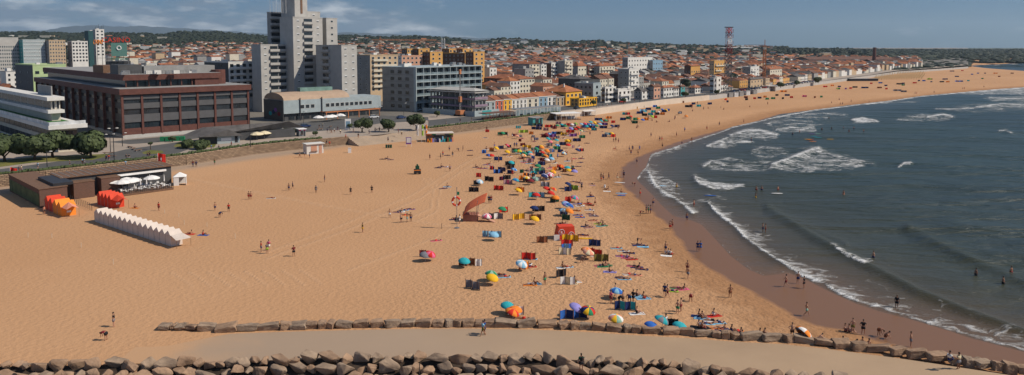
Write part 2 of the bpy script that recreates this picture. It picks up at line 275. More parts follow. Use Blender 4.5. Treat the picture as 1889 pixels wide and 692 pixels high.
def person_mesh(kind):
    J, L = pose_joints(kind); V = [J['pel'], J['wst'], J['chs'], J['nck'], J['hd0'], J['hd1']]; RR = [(.15, .11), (.13, .1), (.16, .11), .06, (.08, .09), (.07, .08)]; E = [(i, i + 1) for i in range(5)]
    ux = Vector(J['chs']); 
    for s_ in (0, 1):
        sg = -1 if s_ == 0 else 1
        hip = Vector(J['pel']) + Vector((sg * .1, 0, -.06 if kind in ('stand', 'walk', 'akimbo', 'bend') else 0)); i0 = len(V); V += [tuple(hip), L['kn'][s_], L['an'][s_], L['to'][s_]]; RR += [.1, .065, .04, (.045, .03)]; E += [(0, i0), (i0, i0 + 1), (i0 + 1, i0 + 2), (i0 + 2, i0 + 3)]
        sh = Vector(J['chs']) * .4 + Vector(J['nck']) * .6 + Vector((sg * .19, 0, -.03)); i0 = len(V); V += [tuple(sh), L['el'][s_], L['wr'][s_], L['ha'][s_]]; RR += [.06, .042, .03, (.035, .02)]; E += [(2, i0), (i0, i0 + 1), (i0 + 1, i0 + 2), (i0 + 2, i0 + 3)]
    body = skin_mesh('body', V, E, RR, 1)
    hip = [Vector(J['pel']) + Vector((sg * .1, 0, -.05)) for sg in (-1, 1)]; pts = [J['pel'], tuple(Vector(J['pel']).lerp(Vector(J['wst']), .55))]; r2 = [(.168, .13), (.15, .12)]; E2 = [(0, 1)]
    for s_ in (0, 1): i0 = len(pts); pts += [tuple(hip[s_]), tuple(hip[s_].lerp(Vector(L['kn'][s_]), .55))]; r2 += [.115, .105]; E2 += [(0, i0), (i0, i0 + 1)]
    shorts = skin_mesh('shorts', pts, E2, r2, 0)
    pts = [J['wst'], J['chs'], tuple(Vector(J['chs']).lerp(Vector(J['nck']), .6))]; r3 = [(.15, .12), (.18, .13), (.12, .09)]; E3 = [(0, 1), (1, 2)]
    for s_ in (0, 1): sg = -1 if s_ == 0 else 1; sh = Vector(J['chs']) * .4 + Vector(J['nck']) * .6 + Vector((sg * .19, 0, -.03)); i0 = len(pts); pts += [tuple(sh), tuple(sh.lerp(Vector(L['el'][s_]), .5))]; r3 += [.075, .06]; E3 += [(1, i0), (i0, i0 + 1)]
    shirt = skin_mesh('shirt', pts, E3, r3, 0)
    pts = [tuple(Vector(J['pel']).lerp(Vector(J['wst']), .5)), J['wst'], J['chs']]; suit = skin_mesh('swimsuit', [J['pel']] + pts[1:], [(0, 1), (1, 2)], [(.17, .125), (.145, .115), (.17, .122)], 0)
    d = (Vector(J['hd1']) - Vector(J['hd0'])).normalized(); hm = MB(); c = Vector(J['hd1']) + d * .02 - Vector((0, .025, 0)) * (1 if kind != 'lie' else 0); hm.ball(c, (.095, .105, .10), 8, 6); hm.ball(c - Vector((0, .05, .07)), (.07, .05, .09), 6, 5)
    hair = hm.mesh('hair', M['hair1'])
    for me, mm in ((body, M['skin1']), (shorts, FB['navy']), (shirt, FB['white']), (suit, FB['black'])): me.materials.clear(); me.materials.append(mm)
    PM[kind] = dict(body=body, shorts=shorts, shirt=shirt, swimsuit=suit, hair=hair)
for k in ('stand', 'walk', 'akimbo', 'sit', 'crouch', 'bend', 'lie', 'prop'): person_mesh(k)
# ------------------------------------------------------------------ shoreline and ground
ZW, ZP = -0.9, 2.5
SHORE = [(1889,648),(1788,622),(1751,609),(1676,587),(1627,575),(1582,560),(1525,534),(1480,511),(1454,503),(1409,508),(1383,497),(1349,471),(1322,441),(1296,414),(1270,404),(1245,399),(1222,378),(1202,356),(1185,340),(1176,331),(1183,319),(1193,309),(1202,285),(1242,272),(1286,257),(1332,242),(1352,234),(1410,221),(1440,211),(1500,203),(1560,195),(1640,186),(1700,177),(1800,168),(1889,161),(2100,151),(2250,144),(2100,137),(1889,131),(1820,126),(1785,121.5),(1889,116),(2300,110)]
SHW = [(400.0, 40.0), (150.0, 60.0)] + [Gn(u, v, ZW) for u, v in SHORE] + [(60000.0, 20000.0), (60000.0, -4000.0), (400, -400)]
SHW[0] = Gn(2500, 800, ZW); SHW[1] = Gn(2150, 715, ZW)
SHA = np.array(SHW)
def polydist(x, y, P, closed=True):
    d = np.full(x.shape, 1e9); n = len(P)
    for i in range(n if closed else n - 1):
        ax, ay = P[i]; bx, by = P[(i + 1) % n]; dx, dy = bx - ax, by - ay; L = dx * dx + dy * dy + 1e-9
        t = np.clip(((x - ax) * dx + (y - ay) * dy) / L, 0, 1)
        d = np.minimum(d, np.hypot(x - ax - t * dx, y - ay - t * dy))
    return d
def inside(x, y, P):
    c = np.zeros(x.shape, bool); n = len(P)
    for i in range(n):
        ax, ay = P[i]; bx, by = P[(i + 1) % n]
        if ay == by: continue
        c ^= ((ay > y) != (by > y)) & (x < (bx - ax) * (y - ay) / (by - ay) + ax)
    return c
def shore_d(x, y):
    d = polydist(x, y, SHA[:-1], False); return np.where(inside(x, y, SHA), -d, d)    # >0 on land
LOWEDGE = [Gn(u, v) for u, v in [(-500,680),(0,672),(240,668),(346,666),(491,662),(558,659),(663,657),(832,656),(930,656),(1018,659),(1097,663),(1200,668),(1264,674),(1324,682),(1425,690),(1600,704),(2000,735)]]
LE = np.array(LOWEDGE)
def beach_z(x, y):
    d = shore_d(x, y)
    z = np.clip(ZW + 0.045 * d, -3.5, 0.0)
    z = np.where(z > -0.25, z * 0.6, z)
    ye = np.interp(x, LE[:, 0], LE[:, 1]); q = np.maximum(ye - y - 0.5, 0)
    return z - np.minimum(q * 0.62, 5.0)
def lattice(name, us, vs, zf, m, zplane=0.0, keep=None, attrs=None):
    U, V = np.meshgrid(us, vs); X, Y = Gn(U, V, zplane); Z = zf(X, Y)
    nu, nv = len(us), len(vs); idx = np.arange(nu * nv).reshape(nv, nu)
    q = np.stack([idx[1:, :-1], idx[1:, 1:], idx[:-1, 1:], idx[:-1, :-1]], -1).reshape(-1, 4)
    if keep is not None:
        k = keep(U, V, X, Y); kk = (k[1:, :-1] | k[1:, 1:] | k[:-1, 1:] | k[:-1, :-1]).reshape(-1); q = q[kk]
    me = bpy.data.meshes.new(name)
    me.from_pydata(np.stack([X, Y, Z], -1).reshape(-1, 3).tolist(), [], q.tolist()); me.materials.append(m)
    me.polygons.foreach_set('use_smooth', [True] * len(me.polygons))
    for an, af in (attrs or {}).items():
        a = me.attributes.new(an, 'FLOAT', 'POINT'); a.data.foreach_set('value', af(U, V, X, Y).reshape(-1).astype(np.float32))
    me.update(); return put(name, me)
def pxwet(u, v):  # dry / wet sand boundary traced as a polygon
    return inside(u, v, np.array(WETPOLY, float))
WETPOLY = [(2300,730),(1889,676),(1799,661),(1729,647),(1659,632),(1613,622),(1566,606),(1503,598),(1475,586),(1450,567),(1394,536),(1342,510),(1295,480),(1262,450),(1245,420),(1216,393),(1179,364),(1152,338),(1148,322),(1150,307),(1170,292),(1193,281),(1228,269),(1265,256),(1323,240),(1390,224),(1440,209),(1500,201.5),(1640,184.5),(1800,167),(1889,160),(2300,148),(2300,300)]
WPW = [Gn(u, v, -0.3) for u, v in WETPOLY] + [(60000, 20000), (60000, -4000)]
FOOT = [Gn(u, v) for u, v in [(880,240),(1060,215),(1300,190),(1889,128),(1889,158),(1640,185),(1400,215),(1260,255),(1150,310),(1180,370),(1300,490),(1500,600),(1660,640),(1500,640),(1250,605),(1100,600),(900,600),(700,600),(880,470),(900,380),(840,300)]]
def sand_mat():
    m = mat('sand', (0.455, 0.253, 0.130), 0.95, 0.1, 0.012, col2=(0.525, 0.305, 0.165), detail=10, spec=0.1); nt = m.node_tree; b = nt.nodes['Principled BSDF']
    base = nt.nodes['Color Ramp'].outputs[0]
    t = nt.nodes['Texture Coordinate']
    def attr(n): a = N(nt, 'ShaderNodeAttribute'); a.attribute_name = n; return a.outputs['Fac']
    def mth(op, a, b_=None, clamp=False):
        n = N(nt, 'ShaderNodeMath', operation=op, use_clamp=clamp)
        for i, x in enumerate((a, b_)):
            if x is None: continue
            if isinstance(x, (int, float)): n.inputs[i].default_value = x
            else: nt.links.new(x, n.inputs[i])
        return n.outputs[0]
    def noise(s, d=3.0, dist=0.0): n = N(nt, 'ShaderNodeTexNoise', i_Scale=s, i_Detail=d); n.inputs['Distortion'].default_value = dist; nt.links.new(t.outputs['Object'], n.inputs['Vector']); return n.outputs['Fac']
    wet, foot, trk, gr = attr('wet'), attr('foot'), attr('track'), attr('gravel')
    wetn = mth('MULTIPLY', mth('SUBTRACT', mth('ADD', wet, mth('MULTIPLY', noise(0.15, 6.0), 0.5)), 0.55), 5.0, True)
    def mix(f, a, col):
        x = N(nt, 'ShaderNodeMix', data_type='RGBA'); nt.links.new(f, x.inputs[0]); nt.links.new(a, x.inputs[6])
        if isinstance(col, tuple): x.inputs[7].default_value = (*col, 1)
        else: nt.links.new(col, x.inputs[7])
        return x.outputs[2]
    damp = mth('MULTIPLY', mth('SUBTRACT', mth('ADD', attr('damp'), mth('MULTIPLY', noise(0.35, 9.0), 0.9)), 0.75), 1.6, True)
    # patchy footprint-churned sand: darker specks scattered by noise
    speck = mth('MULTIPLY', mth('MULTIPLY', mth('SUBTRACT', noise(1.7, 6.0, 0.6), 0.56), 5.0, True), foot)
    c = mix(mth('MULTIPLY', speck, 0.22), base, (0.26, 0.15, 0.085))
    c = mix(mth('MULTIPLY', damp, 0.75), c, (0.29, 0.145, 0.066))
    c = mix(mth('MULTIPLY', trk, 0.2), c, (0.56, 0.39, 0.26))
    c = mix(mth('MULTIPLY', gr, 0.8), c, (0.32, 0.25, 0.19))
    c = mix(wetn, c, (0.19, 0.095, 0.046))
    nt.links.new(c, b.inputs['Base Color'])
    rg = N(nt, 'ShaderNodeMapRange'); nt.links.new(wetn, rg.inputs[0]); rg.inputs[3].default_value = 0.95; rg.inputs[4].default_value = 0.42; nt.links.new(rg.outputs[0], b.inputs['Roughness'])
    sr = N(nt, 'ShaderNodeMapRange'); nt.links.new(wetn, sr.inputs[0]); sr.inputs[3].default_value = 0.1; sr.inputs[4].default_value = 0.25; nt.links.new(sr.outputs[0], b.inputs['Specular IOR Level'])
    hh = mth('ADD', mth('MULTIPLY', noise(1.5, 4.0), mth('ADD', mth('MULTIPLY', foot, 0.9), 0.25)), mth('MULTIPLY', trk, 0.15))
    hh = mth('MULTIPLY', hh, mth('SUBTRACT', 1.0, wetn))
    bp = N(nt, 'ShaderNodeBump', i_Strength=0.9, i_Distance=0.4); nt.links.new(hh, bp.inputs['Height']); nt.links.new(bp.outputs[0], b.inputs['Normal'])
    return m
def gauss_line(U, V, pts, w):
    return np.exp(-(polydist(U, V, np.array(pts, float), False) / w) ** 2)
TR = [[(480,470),(620,420),(760,360),(860,300),(1000,240)],[(490,478),(640,425),(775,366),(870,304)],[(640,500),(800,440),(900,380)],*[[(u_ + 14 * math.cos(a_ * .25 + 1.2) * 2.2 + 30, 525 - 22 * math.sin(a_ * .25 - .2) - (u_ - 320) * .02) for a_ in range(9)] for u_ in range(315, 560, 34)],[(780,330),(800,350),(795,385),(760,400)],[(790,328),(812,350),(806,390),(770,408)],[(350,330),(600,380),(840,420)]]
def a_wet(U, V, X, Y): d = polydist(X, Y, np.array(WPW)); i = inside(X, Y, np.array(WPW)); w = 2.2 + Y * 0.006; return np.clip(0.5 + np.where(i, d, -d) / w * 0.5, 0, 1)
def a_damp(U, V, X, Y): d = polydist(X, Y, np.array(WPW)); return np.exp(-(d / (11 + Y * 0.004)) ** 2)
def a_foot(U, V, X, Y): d = polydist(X, Y, np.array(FOOT)); i = inside(X, Y, np.array(FOOT)); return np.clip(0.5 + np.where(i, d, -d) / 25, 0.22, 1)
def a_track(U, V, X, Y):
    r = np.zeros(U.shape)
    for t in TR: r = np.maximum(r, gauss_line(U, V, t, 1.5))
    return r
GRAV = [(-300,362),(0,352),(340,306),(464,288),(560,276),(650,262),(760,252),(880,238),(1000,224),(1060,217)]
def a_grav(U, V, X, Y): return np.exp(-(polydist(U, V, np.array(GRAV, float), False) / np.clip((V - 86) * 0.035, 3, 12)) ** 4) 
vs_b = np.concatenate([np.arange(88.5, 130, 1.0), np.arange(130, 300, 2.0), np.arange(300, 760, 3.0), [800, 860, 950, 1100]])
us_b = np.concatenate([np.arange(-500, -20, 20.0), np.arange(-20, 1920, 4.0), np.arange(1920, 2400, 20.0)])
beach = lattice('beach_sand', us_b, vs_b, beach_z, sand_mat(), attrs={'wet': a_wet, 'damp': a_damp, 'foot': a_foot, 'track': a_track, 'gravel': a_grav}); struct(beach)
# ------------------------------------------------------------------ sea with breakers, swell ridges and foam
# (polyline in photo pixels, half width px, foam 0..1, ridge height m, trailing foam px)
WAV = [([(1307,377),(1322,394),(1356,420),(1375,441),(1413,469),(1450,491),(1480,508),(1522,524),(1544,539),(1582,555)],4.5,1.0,0.35,22),
 ([(1582,555),(1638,571),(1676,584),(1751,607),(1800,622),(1889,646),(1990,672)],5.0,0.75,0.15,45),
 ([(1540,460),(1560,474),(1580,484),(1595,489)],4.0,1.0,0.3,8),([(1590,476),(1610,481)],3,0.5,0.1,3),
 ([(1196,318),(1208,343),(1228,359),(1248,369),(1268,386),(1278,394)],5.5,0.95,0.3,14),([(1192,322),(1206,342),(1225,356),(1256,360)],12,0.55,0.1,10),
 ([(1176,331),(1183,319),(1193,309),(1202,285),(1242,273),(1286,258),(1332,243),(1352,235),(1410,222)],2.4,0.8,0.1,5),
 ([(1202,286),(1225,279),(1248,271),(1262,266)],5,0.8,0.2,3),([(1410,221),(1500,204),(1640,187),(1700,178),(1800,169),(1889,162),(2100,152)],1.7,0.95,0.1,2.5),
 ([(1281,330),(1290,341),(1310,347)],5,1.0,0.5,6),([(1295,339),(1330,345),(1345,347)],4,0.85,0.2,8),([(1345,345),(1380,341)],4,0.4,0.1,3),
 ([(1298,308),(1312,300),(1325,301),(1335,307)],5,0.95,0.4,6),([(1325,297),(1345,294),(1368,299)],3.5,0.8,0.3,3),([(1335,309),(1380,308),(1430,310)],8,0.5,0.1,3),([(1385,300),(1430,298)],5,0.6,0.1,3),
 ([(1424,308),(1450,299),(1478,287),(1500,279),(1509,278)],4.5,1.0,0.9,8),([(1509,279),(1540,289),(1575,297),(1610,303)],4,0.75,0.5,8),([(1440,311),(1480,303),(1520,306),(1565,312)],10,0.66,0.1,5),([(1480,296),(1520,295),(1560,304)],9,0.6,0.1,3),
 ([(1386,279),(1410,271),(1440,276),(1452,281)],4.5,0.65,0.2,8),([(1400,283),(1445,285)],7,0.45,0.1,4),
 ([(1304,270),(1320,265),(1332,268)],3,0.95,0.3,4),([(1323,262),(1340,256),(1352,261),(1385,264)],3,0.85,0.3,3),
 ([(1347,251),(1375,243),(1400,242),(1432,250)],4.5,0.95,0.4,5),([(1360,251),(1430,253)],2.5,0.75,0.1,2),([(1415,228),(1424,231)],2,0.9,0.1,2),
 ([(1378,238),(1395,235)],3,0.6,0.1,2),([(1432,240),(1460,236),(1490,238)],3.5,0.85,0.3,3),([(1420,226),(1460,222),(1500,225)],2.5,0.7,0.2,3),([(1440,232),(1475,229),(1500,231)],3,0.7,0.2,3),
 ([(1480,212),(1520,210),(1560,213)],2.2,0.8,0.2,3),([(1450,216),(1490,218),(1530,217)],2.5,0.7,0.2,3),([(1573,222),(1590,220),(1617,224)],2.3,1.0,0.4,2),
 ([(1640,222),(1665,222)],1.5,0.6,0.1,2),([(1670,215),(1700,214),(1720,216)],3,0.6,0.1,3),([(1710,217),(1740,212),(1757,217)],2.8,1.0,0.4,3),
 ([(1725,202),(1790,200),(1830,196),(1889,197)],2.2,0.8,0.2,4),([(1800,198),(1850,192),(1889,194)],2.4,0.9,0.3,3),([(1825,181),(1889,183)],2,0.9,0.3,3),([(1750,169),(1800,165),(1889,164)],2,0.9,0.2,3),([(1840,174),(1900,175)],1.6,0.7,0.2,2),
 ([(1842,242),(1853,241),(1866,246)],2,1.0,0.3,2),([(1656,310),(1668,303),(1679,303)],3,1.0,0.4,2),([(1782,254),(1800,254)],1,0.5,0,1),([(1560,195),(1640,190),(1700,188)],1.6,0.7,0.1,3),([(1900,205),(1960,208)],3,0.7,0.1,3),([(1880,118),(1820,121),(1795,121)],0.7,0.9,0,0.5),
 ([(1416,386),(1450,407),(1495,435),(1537,458),(1597,491),(1638,511),(1694,541),(1788,579),(1889,616),(1990,650)],6,0.0,0.55,0),
 ([(1676,424),(1732,450),(1807,488),(1863,511),(1960,550)],7,0.0,0.45,0),([(1450,398),(1500,424),(1560,450)],4,0.0,0.2,0),
 ([(1360,370),(1420,392)],3,0.25,0.05,3),([(1420,500),(1435,503),(1450,501)],0.9,0.8,0,0.5),([(1454,502),(1462,508)],2,0.7,0,1),([(1322,440),(1349,470),(1383,496),(1409,507)],0.8,0.75,0,0.6),([(1202,356),(1245,399),(1296,414),(1322,441)],0.7,0.45,0,0.6)]
FPATCH = [([(1423,312),(1465,293),(1509,277),(1545,288),(1602,302),(1565,314),(1480,317)],.62),([(1297,308),(1312,300),(1340,296),(1380,297),(1425,300),(1423,314),(1340,316)],.56),([(1384,286),(1395,273),(1412,269),(1450,280),(1458,292),(1400,293)],.5),
 ([(1281,330),(1292,328),(1312,338),(1372,342),(1345,350),(1305,348)],.75),([(1196,316),(1225,325),(1260,348),(1245,353),(1250,371),(1228,361),(1208,344)],.62),([(1346,251),(1375,241),(1400,239),(1435,249),(1433,255),(1360,255)],.66),([(1303,270),(1323,261),(1352,255),(1390,263),(1330,272)],.66),
 ([(1436,242),(1500,232),(1506,242),(1450,244)],.66),([(1405,225),(1500,205),(1560,208),(1570,217),(1500,234),(1425,238)],.42),([(1571,222),(1590,218),(1619,225),(1580,225)],.9),([(1655,219),(1700,210),(1765,215),(1745,222),(1660,223)],.55),([(1720,202),(1800,192),(1900,188),(1900,204),(1800,207)],.5),
 ([(1735,170),(1900,159),(1900,172),(1800,174)],.66),([(1815,181),(1900,177),(1900,187),(1830,186)],.6),([(1200,289),(1245,270),(1275,260),(1262,271),(1212,289)],.6),([(1500,530),(1560,545),(1650,570),(1700,590),(1660,585),(1560,560)],.3),([(1640,566),(1740,580),(1889,622),(1889,645),(1750,607)],.42),([(1320,385),(1400,440),(1480,490),(1450,492),(1380,445)],.35)]
def wave_fields(U, V):
    foam = np.zeros(U.shape); ridge = np.zeros(U.shape)
    for pts, hw, fo, rh, tr in WAV:
        u0 = min(p[0] for p in pts) - 60; u1 = max(p[0] for p in pts) + 60; v0 = min(p[1] for p in pts) - 60; v1 = max(p[1] for p in pts) + 60
        mk = (U > u0) & (U < u1) & (V > v0) & (V < v1); u, v = U[mk], V[mk]
        P = np.array(pts, float); order = np.argsort(P[:, 0]); vl = np.interp(u, P[order, 0], P[order, 1])
        d = polydist(u, v, P, False); 
        trail = np.where(v < vl, np.exp(-(d / (hw + tr * 1.3)) ** 1.3) * 0.72, 0)
        f = np.maximum(np.exp(-(d / (hw * .8)) ** 2), trail) * fo
        foam[mk] = np.maximum(foam[mk], f)
        ridge[mk] = np.maximum(ridge[mk], rh * np.exp(-(d / (hw * 1.3)) ** 2))
    for pg, fo in FPATCH:
        P = np.array(pg, float); mk = (U > P[:, 0].min() - 20) & (U < P[:, 0].max() + 20) & (V > P[:, 1].min() - 20) & (V < P[:, 1].max() + 20)
        u, v = U[mk], V[mk]; d = polydist(u, v * 1.0, P); s_ = np.where(inside(u, v, P), 1.0, np.exp(-(d / 4.0))); foam[mk] = np.maximum(foam[mk], s_ * fo)
    return foam, ridge
def sea_mat():
    m = mat('sea_water', (0.018, 0.036, 0.027), 0.2, 0.2, 0.01, spec=0.12, detail=3); nt = m.node_tree; b = nt.nodes['Principled BSDF']; base = nt.nodes['Color Ramp'].outputs[0]; t = nt.nodes['Texture Coordinate']
    def attr(n): a = N(nt, 'ShaderNodeAttribute'); a.attribute_name = n; return a.outputs['Fac']
    def mth(op, a, b_=None, clamp=False):
        n = N(nt, 'ShaderNodeMath', operation=op, use_clamp=clamp)
        for i, x in enumerate((a, b_)):
            if x is None: continue
            if isinstance(x, (int, float)): n.inputs[i].default_value = x
            else: nt.links.new(x, n.inputs[i])
        return n.outputs[0]
    def noise(s, d=3.0, dist=0.0, sc_=(1, 1, 1), rot=0):
        mp = N(nt, 'ShaderNodeMapping'); mp.inputs['Scale'].default_value = sc_; mp.inputs['Rotation'].default_value = (0, 0, rot); nt.links.new(t.outputs['Object'], mp.inputs[0])
        n = N(nt, 'ShaderNodeTexNoise', i_Scale=s, i_Detail=d, i_Roughness=0.65); n.inputs['Distortion'].default_value = dist; nt.links.new(mp.outputs[0], n.inputs['Vector']); return n.outputs['Fac']
    def mix(f, a, col):
        x = N(nt, 'ShaderNodeMix', data_type='RGBA'); nt.links.new(f, x.inputs[0])
        if isinstance(a, tuple): x.inputs[6].default_value = (*a, 1)
        else: nt.links.new(a, x.inputs[6])
        x.inputs[7].default_value = (*col, 1); return x.outputs[2]
    c = mix(attr('mid'), base, (0.058, 0.058, 0.038)); c = mix(attr('shallow'), c, (0.15, 0.09, 0.052))
    rid = mth('MULTIPLY', attr('ridge'), 0.75, True); c = mix(rid, c, (0.035, 0.038, 0.018))
    fn = mth('ADD', mth('MULTIPLY', noise(0.42, 9.0, 1.0, (.8, 1.1, 1)), 1.9), mth('MULTIPLY', noise(0.11, 5.0, 0.8), 0.9))
    foam = mth('MULTIPLY', mth('SUBTRACT', mth('ADD', attr('foam'), fn), 1.90), 2.2, True)
    caps = mth('MULTIPLY', mth('SUBTRACT', noise(0.12, 9.0, 0.3, (0.45, 1.3, 1), 0.5), 0.765), 14.0, True)
    foam = mth('MAXIMUM', foam, mth('MULTIPLY', caps, mth('MULTIPLY', attr('open'), 0.6)))
    c = mix(foam, c, (0.60, 0.60, 0.59)); nt.links.new(c, b.inputs['Base Color'])
    rg = N(nt, 'ShaderNodeMapRange'); nt.links.new(foam, rg.inputs[0]); rg.inputs[3].default_value = 0.28; rg.inputs[4].default_value = 0.9; nt.links.new(rg.outputs[0], b.inputs['Roughness'])
    n1 = noise(0.35, 5.0, 0.4, (0.6, 1.4, 1), 0.5); n2 = noise(0.04, 3.0, 0.3, (0.5, 1.6, 1), 0.45); n3 = noise(2.2, 3.0, 0.5, (0.6, 1.2, 1), 0.5)
    op = attr('open')
    h = mth('ADD', mth('MULTIPLY', mth('ADD', mth('MULTIPLY', n1, 0.9), mth('MULTIPLY', n2, 5.0)), mth('ADD', mth('MULTIPLY', op, 1.0), 0.2)), mth('ADD', mth('MULTIPLY', n3, 0.12), mth('MULTIPLY', foam, 0.25)))
    bp = N(nt, 'ShaderNodeBump', i_Strength=1.0, i_Distance=1.1); nt.links.new(h, bp.inputs['Height']); nt.links.new(bp.outputs[0], b.inputs['Normal'])
    return m
vs_s = np.concatenate([[86.3, 86.6, 87, 87.5, 88, 89, 90], np.arange(91.5, 160, 1.5), np.arange(160, 260, 1.6), np.arange(260, 700, 2.6), [720, 760, 850]])
us_s = np.concatenate([np.arange(1120, 1900, 3.0), np.arange(1900, 2120, 8.0), np.arange(2150, 3400, 60.0)])
WFC = {}
def wf(U, V):
    if U.shape not in WFC: WFC[U.shape] = wave_fields(U, V)
    return WFC[U.shape]
def sea_z(X, Y):
    U, V = PX(X, Y, ZW); r = wf(np.meshgrid(us_s, vs_s)[0], np.meshgrid(us_s, vs_s)[1])[1]
    d = -shore_d(X, Y); op = np.clip(d / 60, 0, 1)
    sw = 0.18 * np.sin((X * 0.55 + Y * 0.35) * 0.22 + 2 * np.sin(Y * 0.03)) * op * np.clip(1 - Y / 900, 0, 1)
    return ZW + 0.012 + r * np.clip(d / 4, 0, 1) + sw
def a_sd(U, V, X, Y): return -shore_d(X, Y)
sea = lattice('sea', us_s, vs_s, sea_z, sea_mat(), zplane=ZW, keep=lambda U, V, X, Y: shore_d(X, Y) < 6, attrs={
    'foam': lambda U, V, X, Y: wf(U, V)[0], 'ridge': lambda U, V, X, Y: np.clip(wf(U, V)[1] * 1.5, 0, 1) * (V > 350),
    'shallow': lambda U, V, X, Y: np.exp(-np.clip(-shore_d(X, Y), 0, None) / 7.0) * np.clip((V - 150) / 250, 0.15, 1),
    'mid': lambda U, V, X, Y: np.clip(np.exp(-np.clip(-shore_d(X, Y), 0, None) / 42.0) * 1.25, 0, 1) * np.clip((V - 150) / 200, 0.1, 1),
    'open': lambda U, V, X, Y: np.clip((-shore_d(X, Y) - 6) / 45, 0, 1)}); struct(sea)
# ------------------------------------------------------------------ town ground behind the promenade wall, hills, mountains
WALL = [(-500,379),(-200,347),(0,325),(82,317),(340,288),(464,270),(532,263),(598,257),(640,253),(700,248.5),(786,239),(880,228),(1000,212.5),(1033,208.5),(1096,203),(1180,191.5),(1220,186),(1307,177.5),(1400,165),(1500,152.5),(1604,139.5),(1656,132),(1734,127),(1786,123)]
WW = np.array([Gn(u, v, ZP) for u, v in WALL])
CREST = np.array([(-500,56),(-100,56),(0,60),(60,58),(150,61),(230,60),(300,62),(345,57),(400,58),(450,62),(500,66),(640,64),(700,67),(780,66),(840,70),(880,76),(925,70),(960,71),(1000,75),(1060,75),(1100,74),(1150,78),(1250,82),(1400,85),(1500,86.5),(1640,88.0),(1889,88.6),(2500,89)], float)
DH = 2600.0
def land_z(X, Y):
    u = CX + F * X / np.maximum(Y, 50); r = Y
    crest = HC + (86 - np.interp(u, CREST[:, 0], CREST[:, 1]) - 3.5) * DH / F
    crest = np.maximum(crest, 5)
    t = np.clip((r - 650) / (DH - 650), 0, 1); z = ZP + (crest - ZP) * t ** 1.5
    back = np.clip((r - DH) / 2500, 0, 1); z = z * (1 - back * 0.6) + back * 3
    lo = np.clip((1786 - u) / 200, 0, 1) * 0 + 1
    return z * lo
def wall_r(U): return np.interp(U, [p[0] for p in WALL] + [2500], list(WW[:, 1]) + [Gn(2200, 116, 1)[1]])
def ground_lattice(name, us, rf0, rf1, n, m, zoff=0.0, power=1.0):
    us = np.array(us, float); t = np.linspace(0, 1, n) ** power
    r0, r1 = rf0(us), rf1(us)
    Y = r0[None] + (r1 - r0)[None] * t[:, None]
    X = np.zeros_like(Y)
    for _ in range(3):
        z = land_z(X if _ else (us[None] - CX) / F * Y, Y); X = (us[None] - CX) / F * (Y * CP + (HC - z) * SP)
    Z = land_z(X, Y) + zoff; nu = len(us); idx = np.arange(nu * n).reshape(n, nu)
    q = np.stack([idx[:-1, :-1], idx[:-1, 1:], idx[1:, 1:], idx[1:, :-1]], -1).reshape(-1, 4)
    me = bpy.data.meshes.new(name); me.from_pydata(np.stack([X, Y, Z], -1).reshape(-1, 3).tolist(), [], q.tolist()); me.materials.append(m)
    me.polygons.foreach_set('use_smooth', [True] * len(q)); me.update(); return struct(put(name, me))
PAVE = mat('paving', (0.30, 0.25, 0.205), 0.9, 0.15, 0.05, 0.15, 2, col2=(0.38, 0.31, 0.25), detail=8)
TOWN = mat('town_ground', (0.12, 0.11, 0.10), 0.9, 0.2, 0.02, col2=(0.2, 0.18, 0.15))
HILL = mat('hill_ground', (0.028, 0.04, 0.018), 0.95, 0.3, 0.004, col2=(0.075, 0.075, 0.035), detail=8)
# columns sit exactly on the wall's measured corners
ua = sorted(set(list(np.arange(-500, 1790, 12.0)) + [float(p[0]) for p in WALL]))
wr = lambda U: np.interp(U, [p[0] for p in WALL], list(WW[:, 1]))
ground_lattice('promenade_pavement', ua, wr, lambda U: wr(U) + 60, 8, PAVE)
ground_lattice('town_ground', ua, lambda U: wr(U) + 60, lambda U: np.maximum(wr(U) + 500, 1500.0), 20, TOWN)
ub = ua
ground_lattice('hills', ub, lambda U: np.maximum(wr(U) + 500, 1500.0), lambda U: 9000.0 + U * 0, 60, HILL, power=1.6)
# flat dunes and fields beyond the far end of the beach
DUNE = mat('far_dune_sand', (0.42, 0.28, 0.18), 0.95, 0.15, 0.005, detail=6)
uc = list(np.arange(1786, 2500, 14.0))
rr = lambda U: np.interp(U, [1786, 1889, 2500], [Gn(1786, 112)[1], Gn(1889, 107.5)[1], Gn(1889, 101)[1]])
ground_lattice('far_fields', uc, rr, lambda U: 12000.0 + U * 0, 40, HILL, power=2)
ground_lattice('far_fields_edge', [1700, 1730, 1760, 1786], lambda U: wr(np.minimum(U, 1786)), lambda U: np.array([9000.0] * 4), 30, HILL, zoff=-0.6, power=2)
# mountains far behind the hills, distance haze put into their bluish colour
mb = MB(); mp = [(-700,52),(-300,50),(0,58),(90,56),(130,49),(180,47),(230,50),(260,48),(330,52),(420,57),(480,62),(560,62),(640,60),(700,62),(800,66),(870,70),(960,72),(1050,77),(1200,82),(1500,87)]
ms = []
for i in range(len(mp) - 1):
    for k in range(6):
        f = k / 6; u = mp[i][0] * (1 - f) + mp[i + 1][0] * f; v = mp[i][1] * (1 - f) + mp[i + 1][1] * f + 0.7 * math.sin(i * 5 + k * 2.1); ms.append((u, v))
D = 14000.0; vsx = []
for u, v in ms:
    x = (u - CX) / F * D; vsx += [(x, D, HC + (86 - v) * D / F), (x * 1.15, D + 2500, 0), (x * 0.87, D - 2200, 0)]
n = len(ms)
mb.add(vsx, [f for i in range(n - 1) for f in ((3 * i + 2, 3 * i + 5, 3 * i + 3, 3 * i), (3 * i, 3 * i + 3, 3 * i + 4, 3 * i + 1))]); mb.sm = True
struct(mb.build('mountains', mat('hazed_mountain_wood', (0.035, 0.055, 0.07), 0.95, 0.3, 0.0006, col2=(0.06, 0.085, 0.10))))
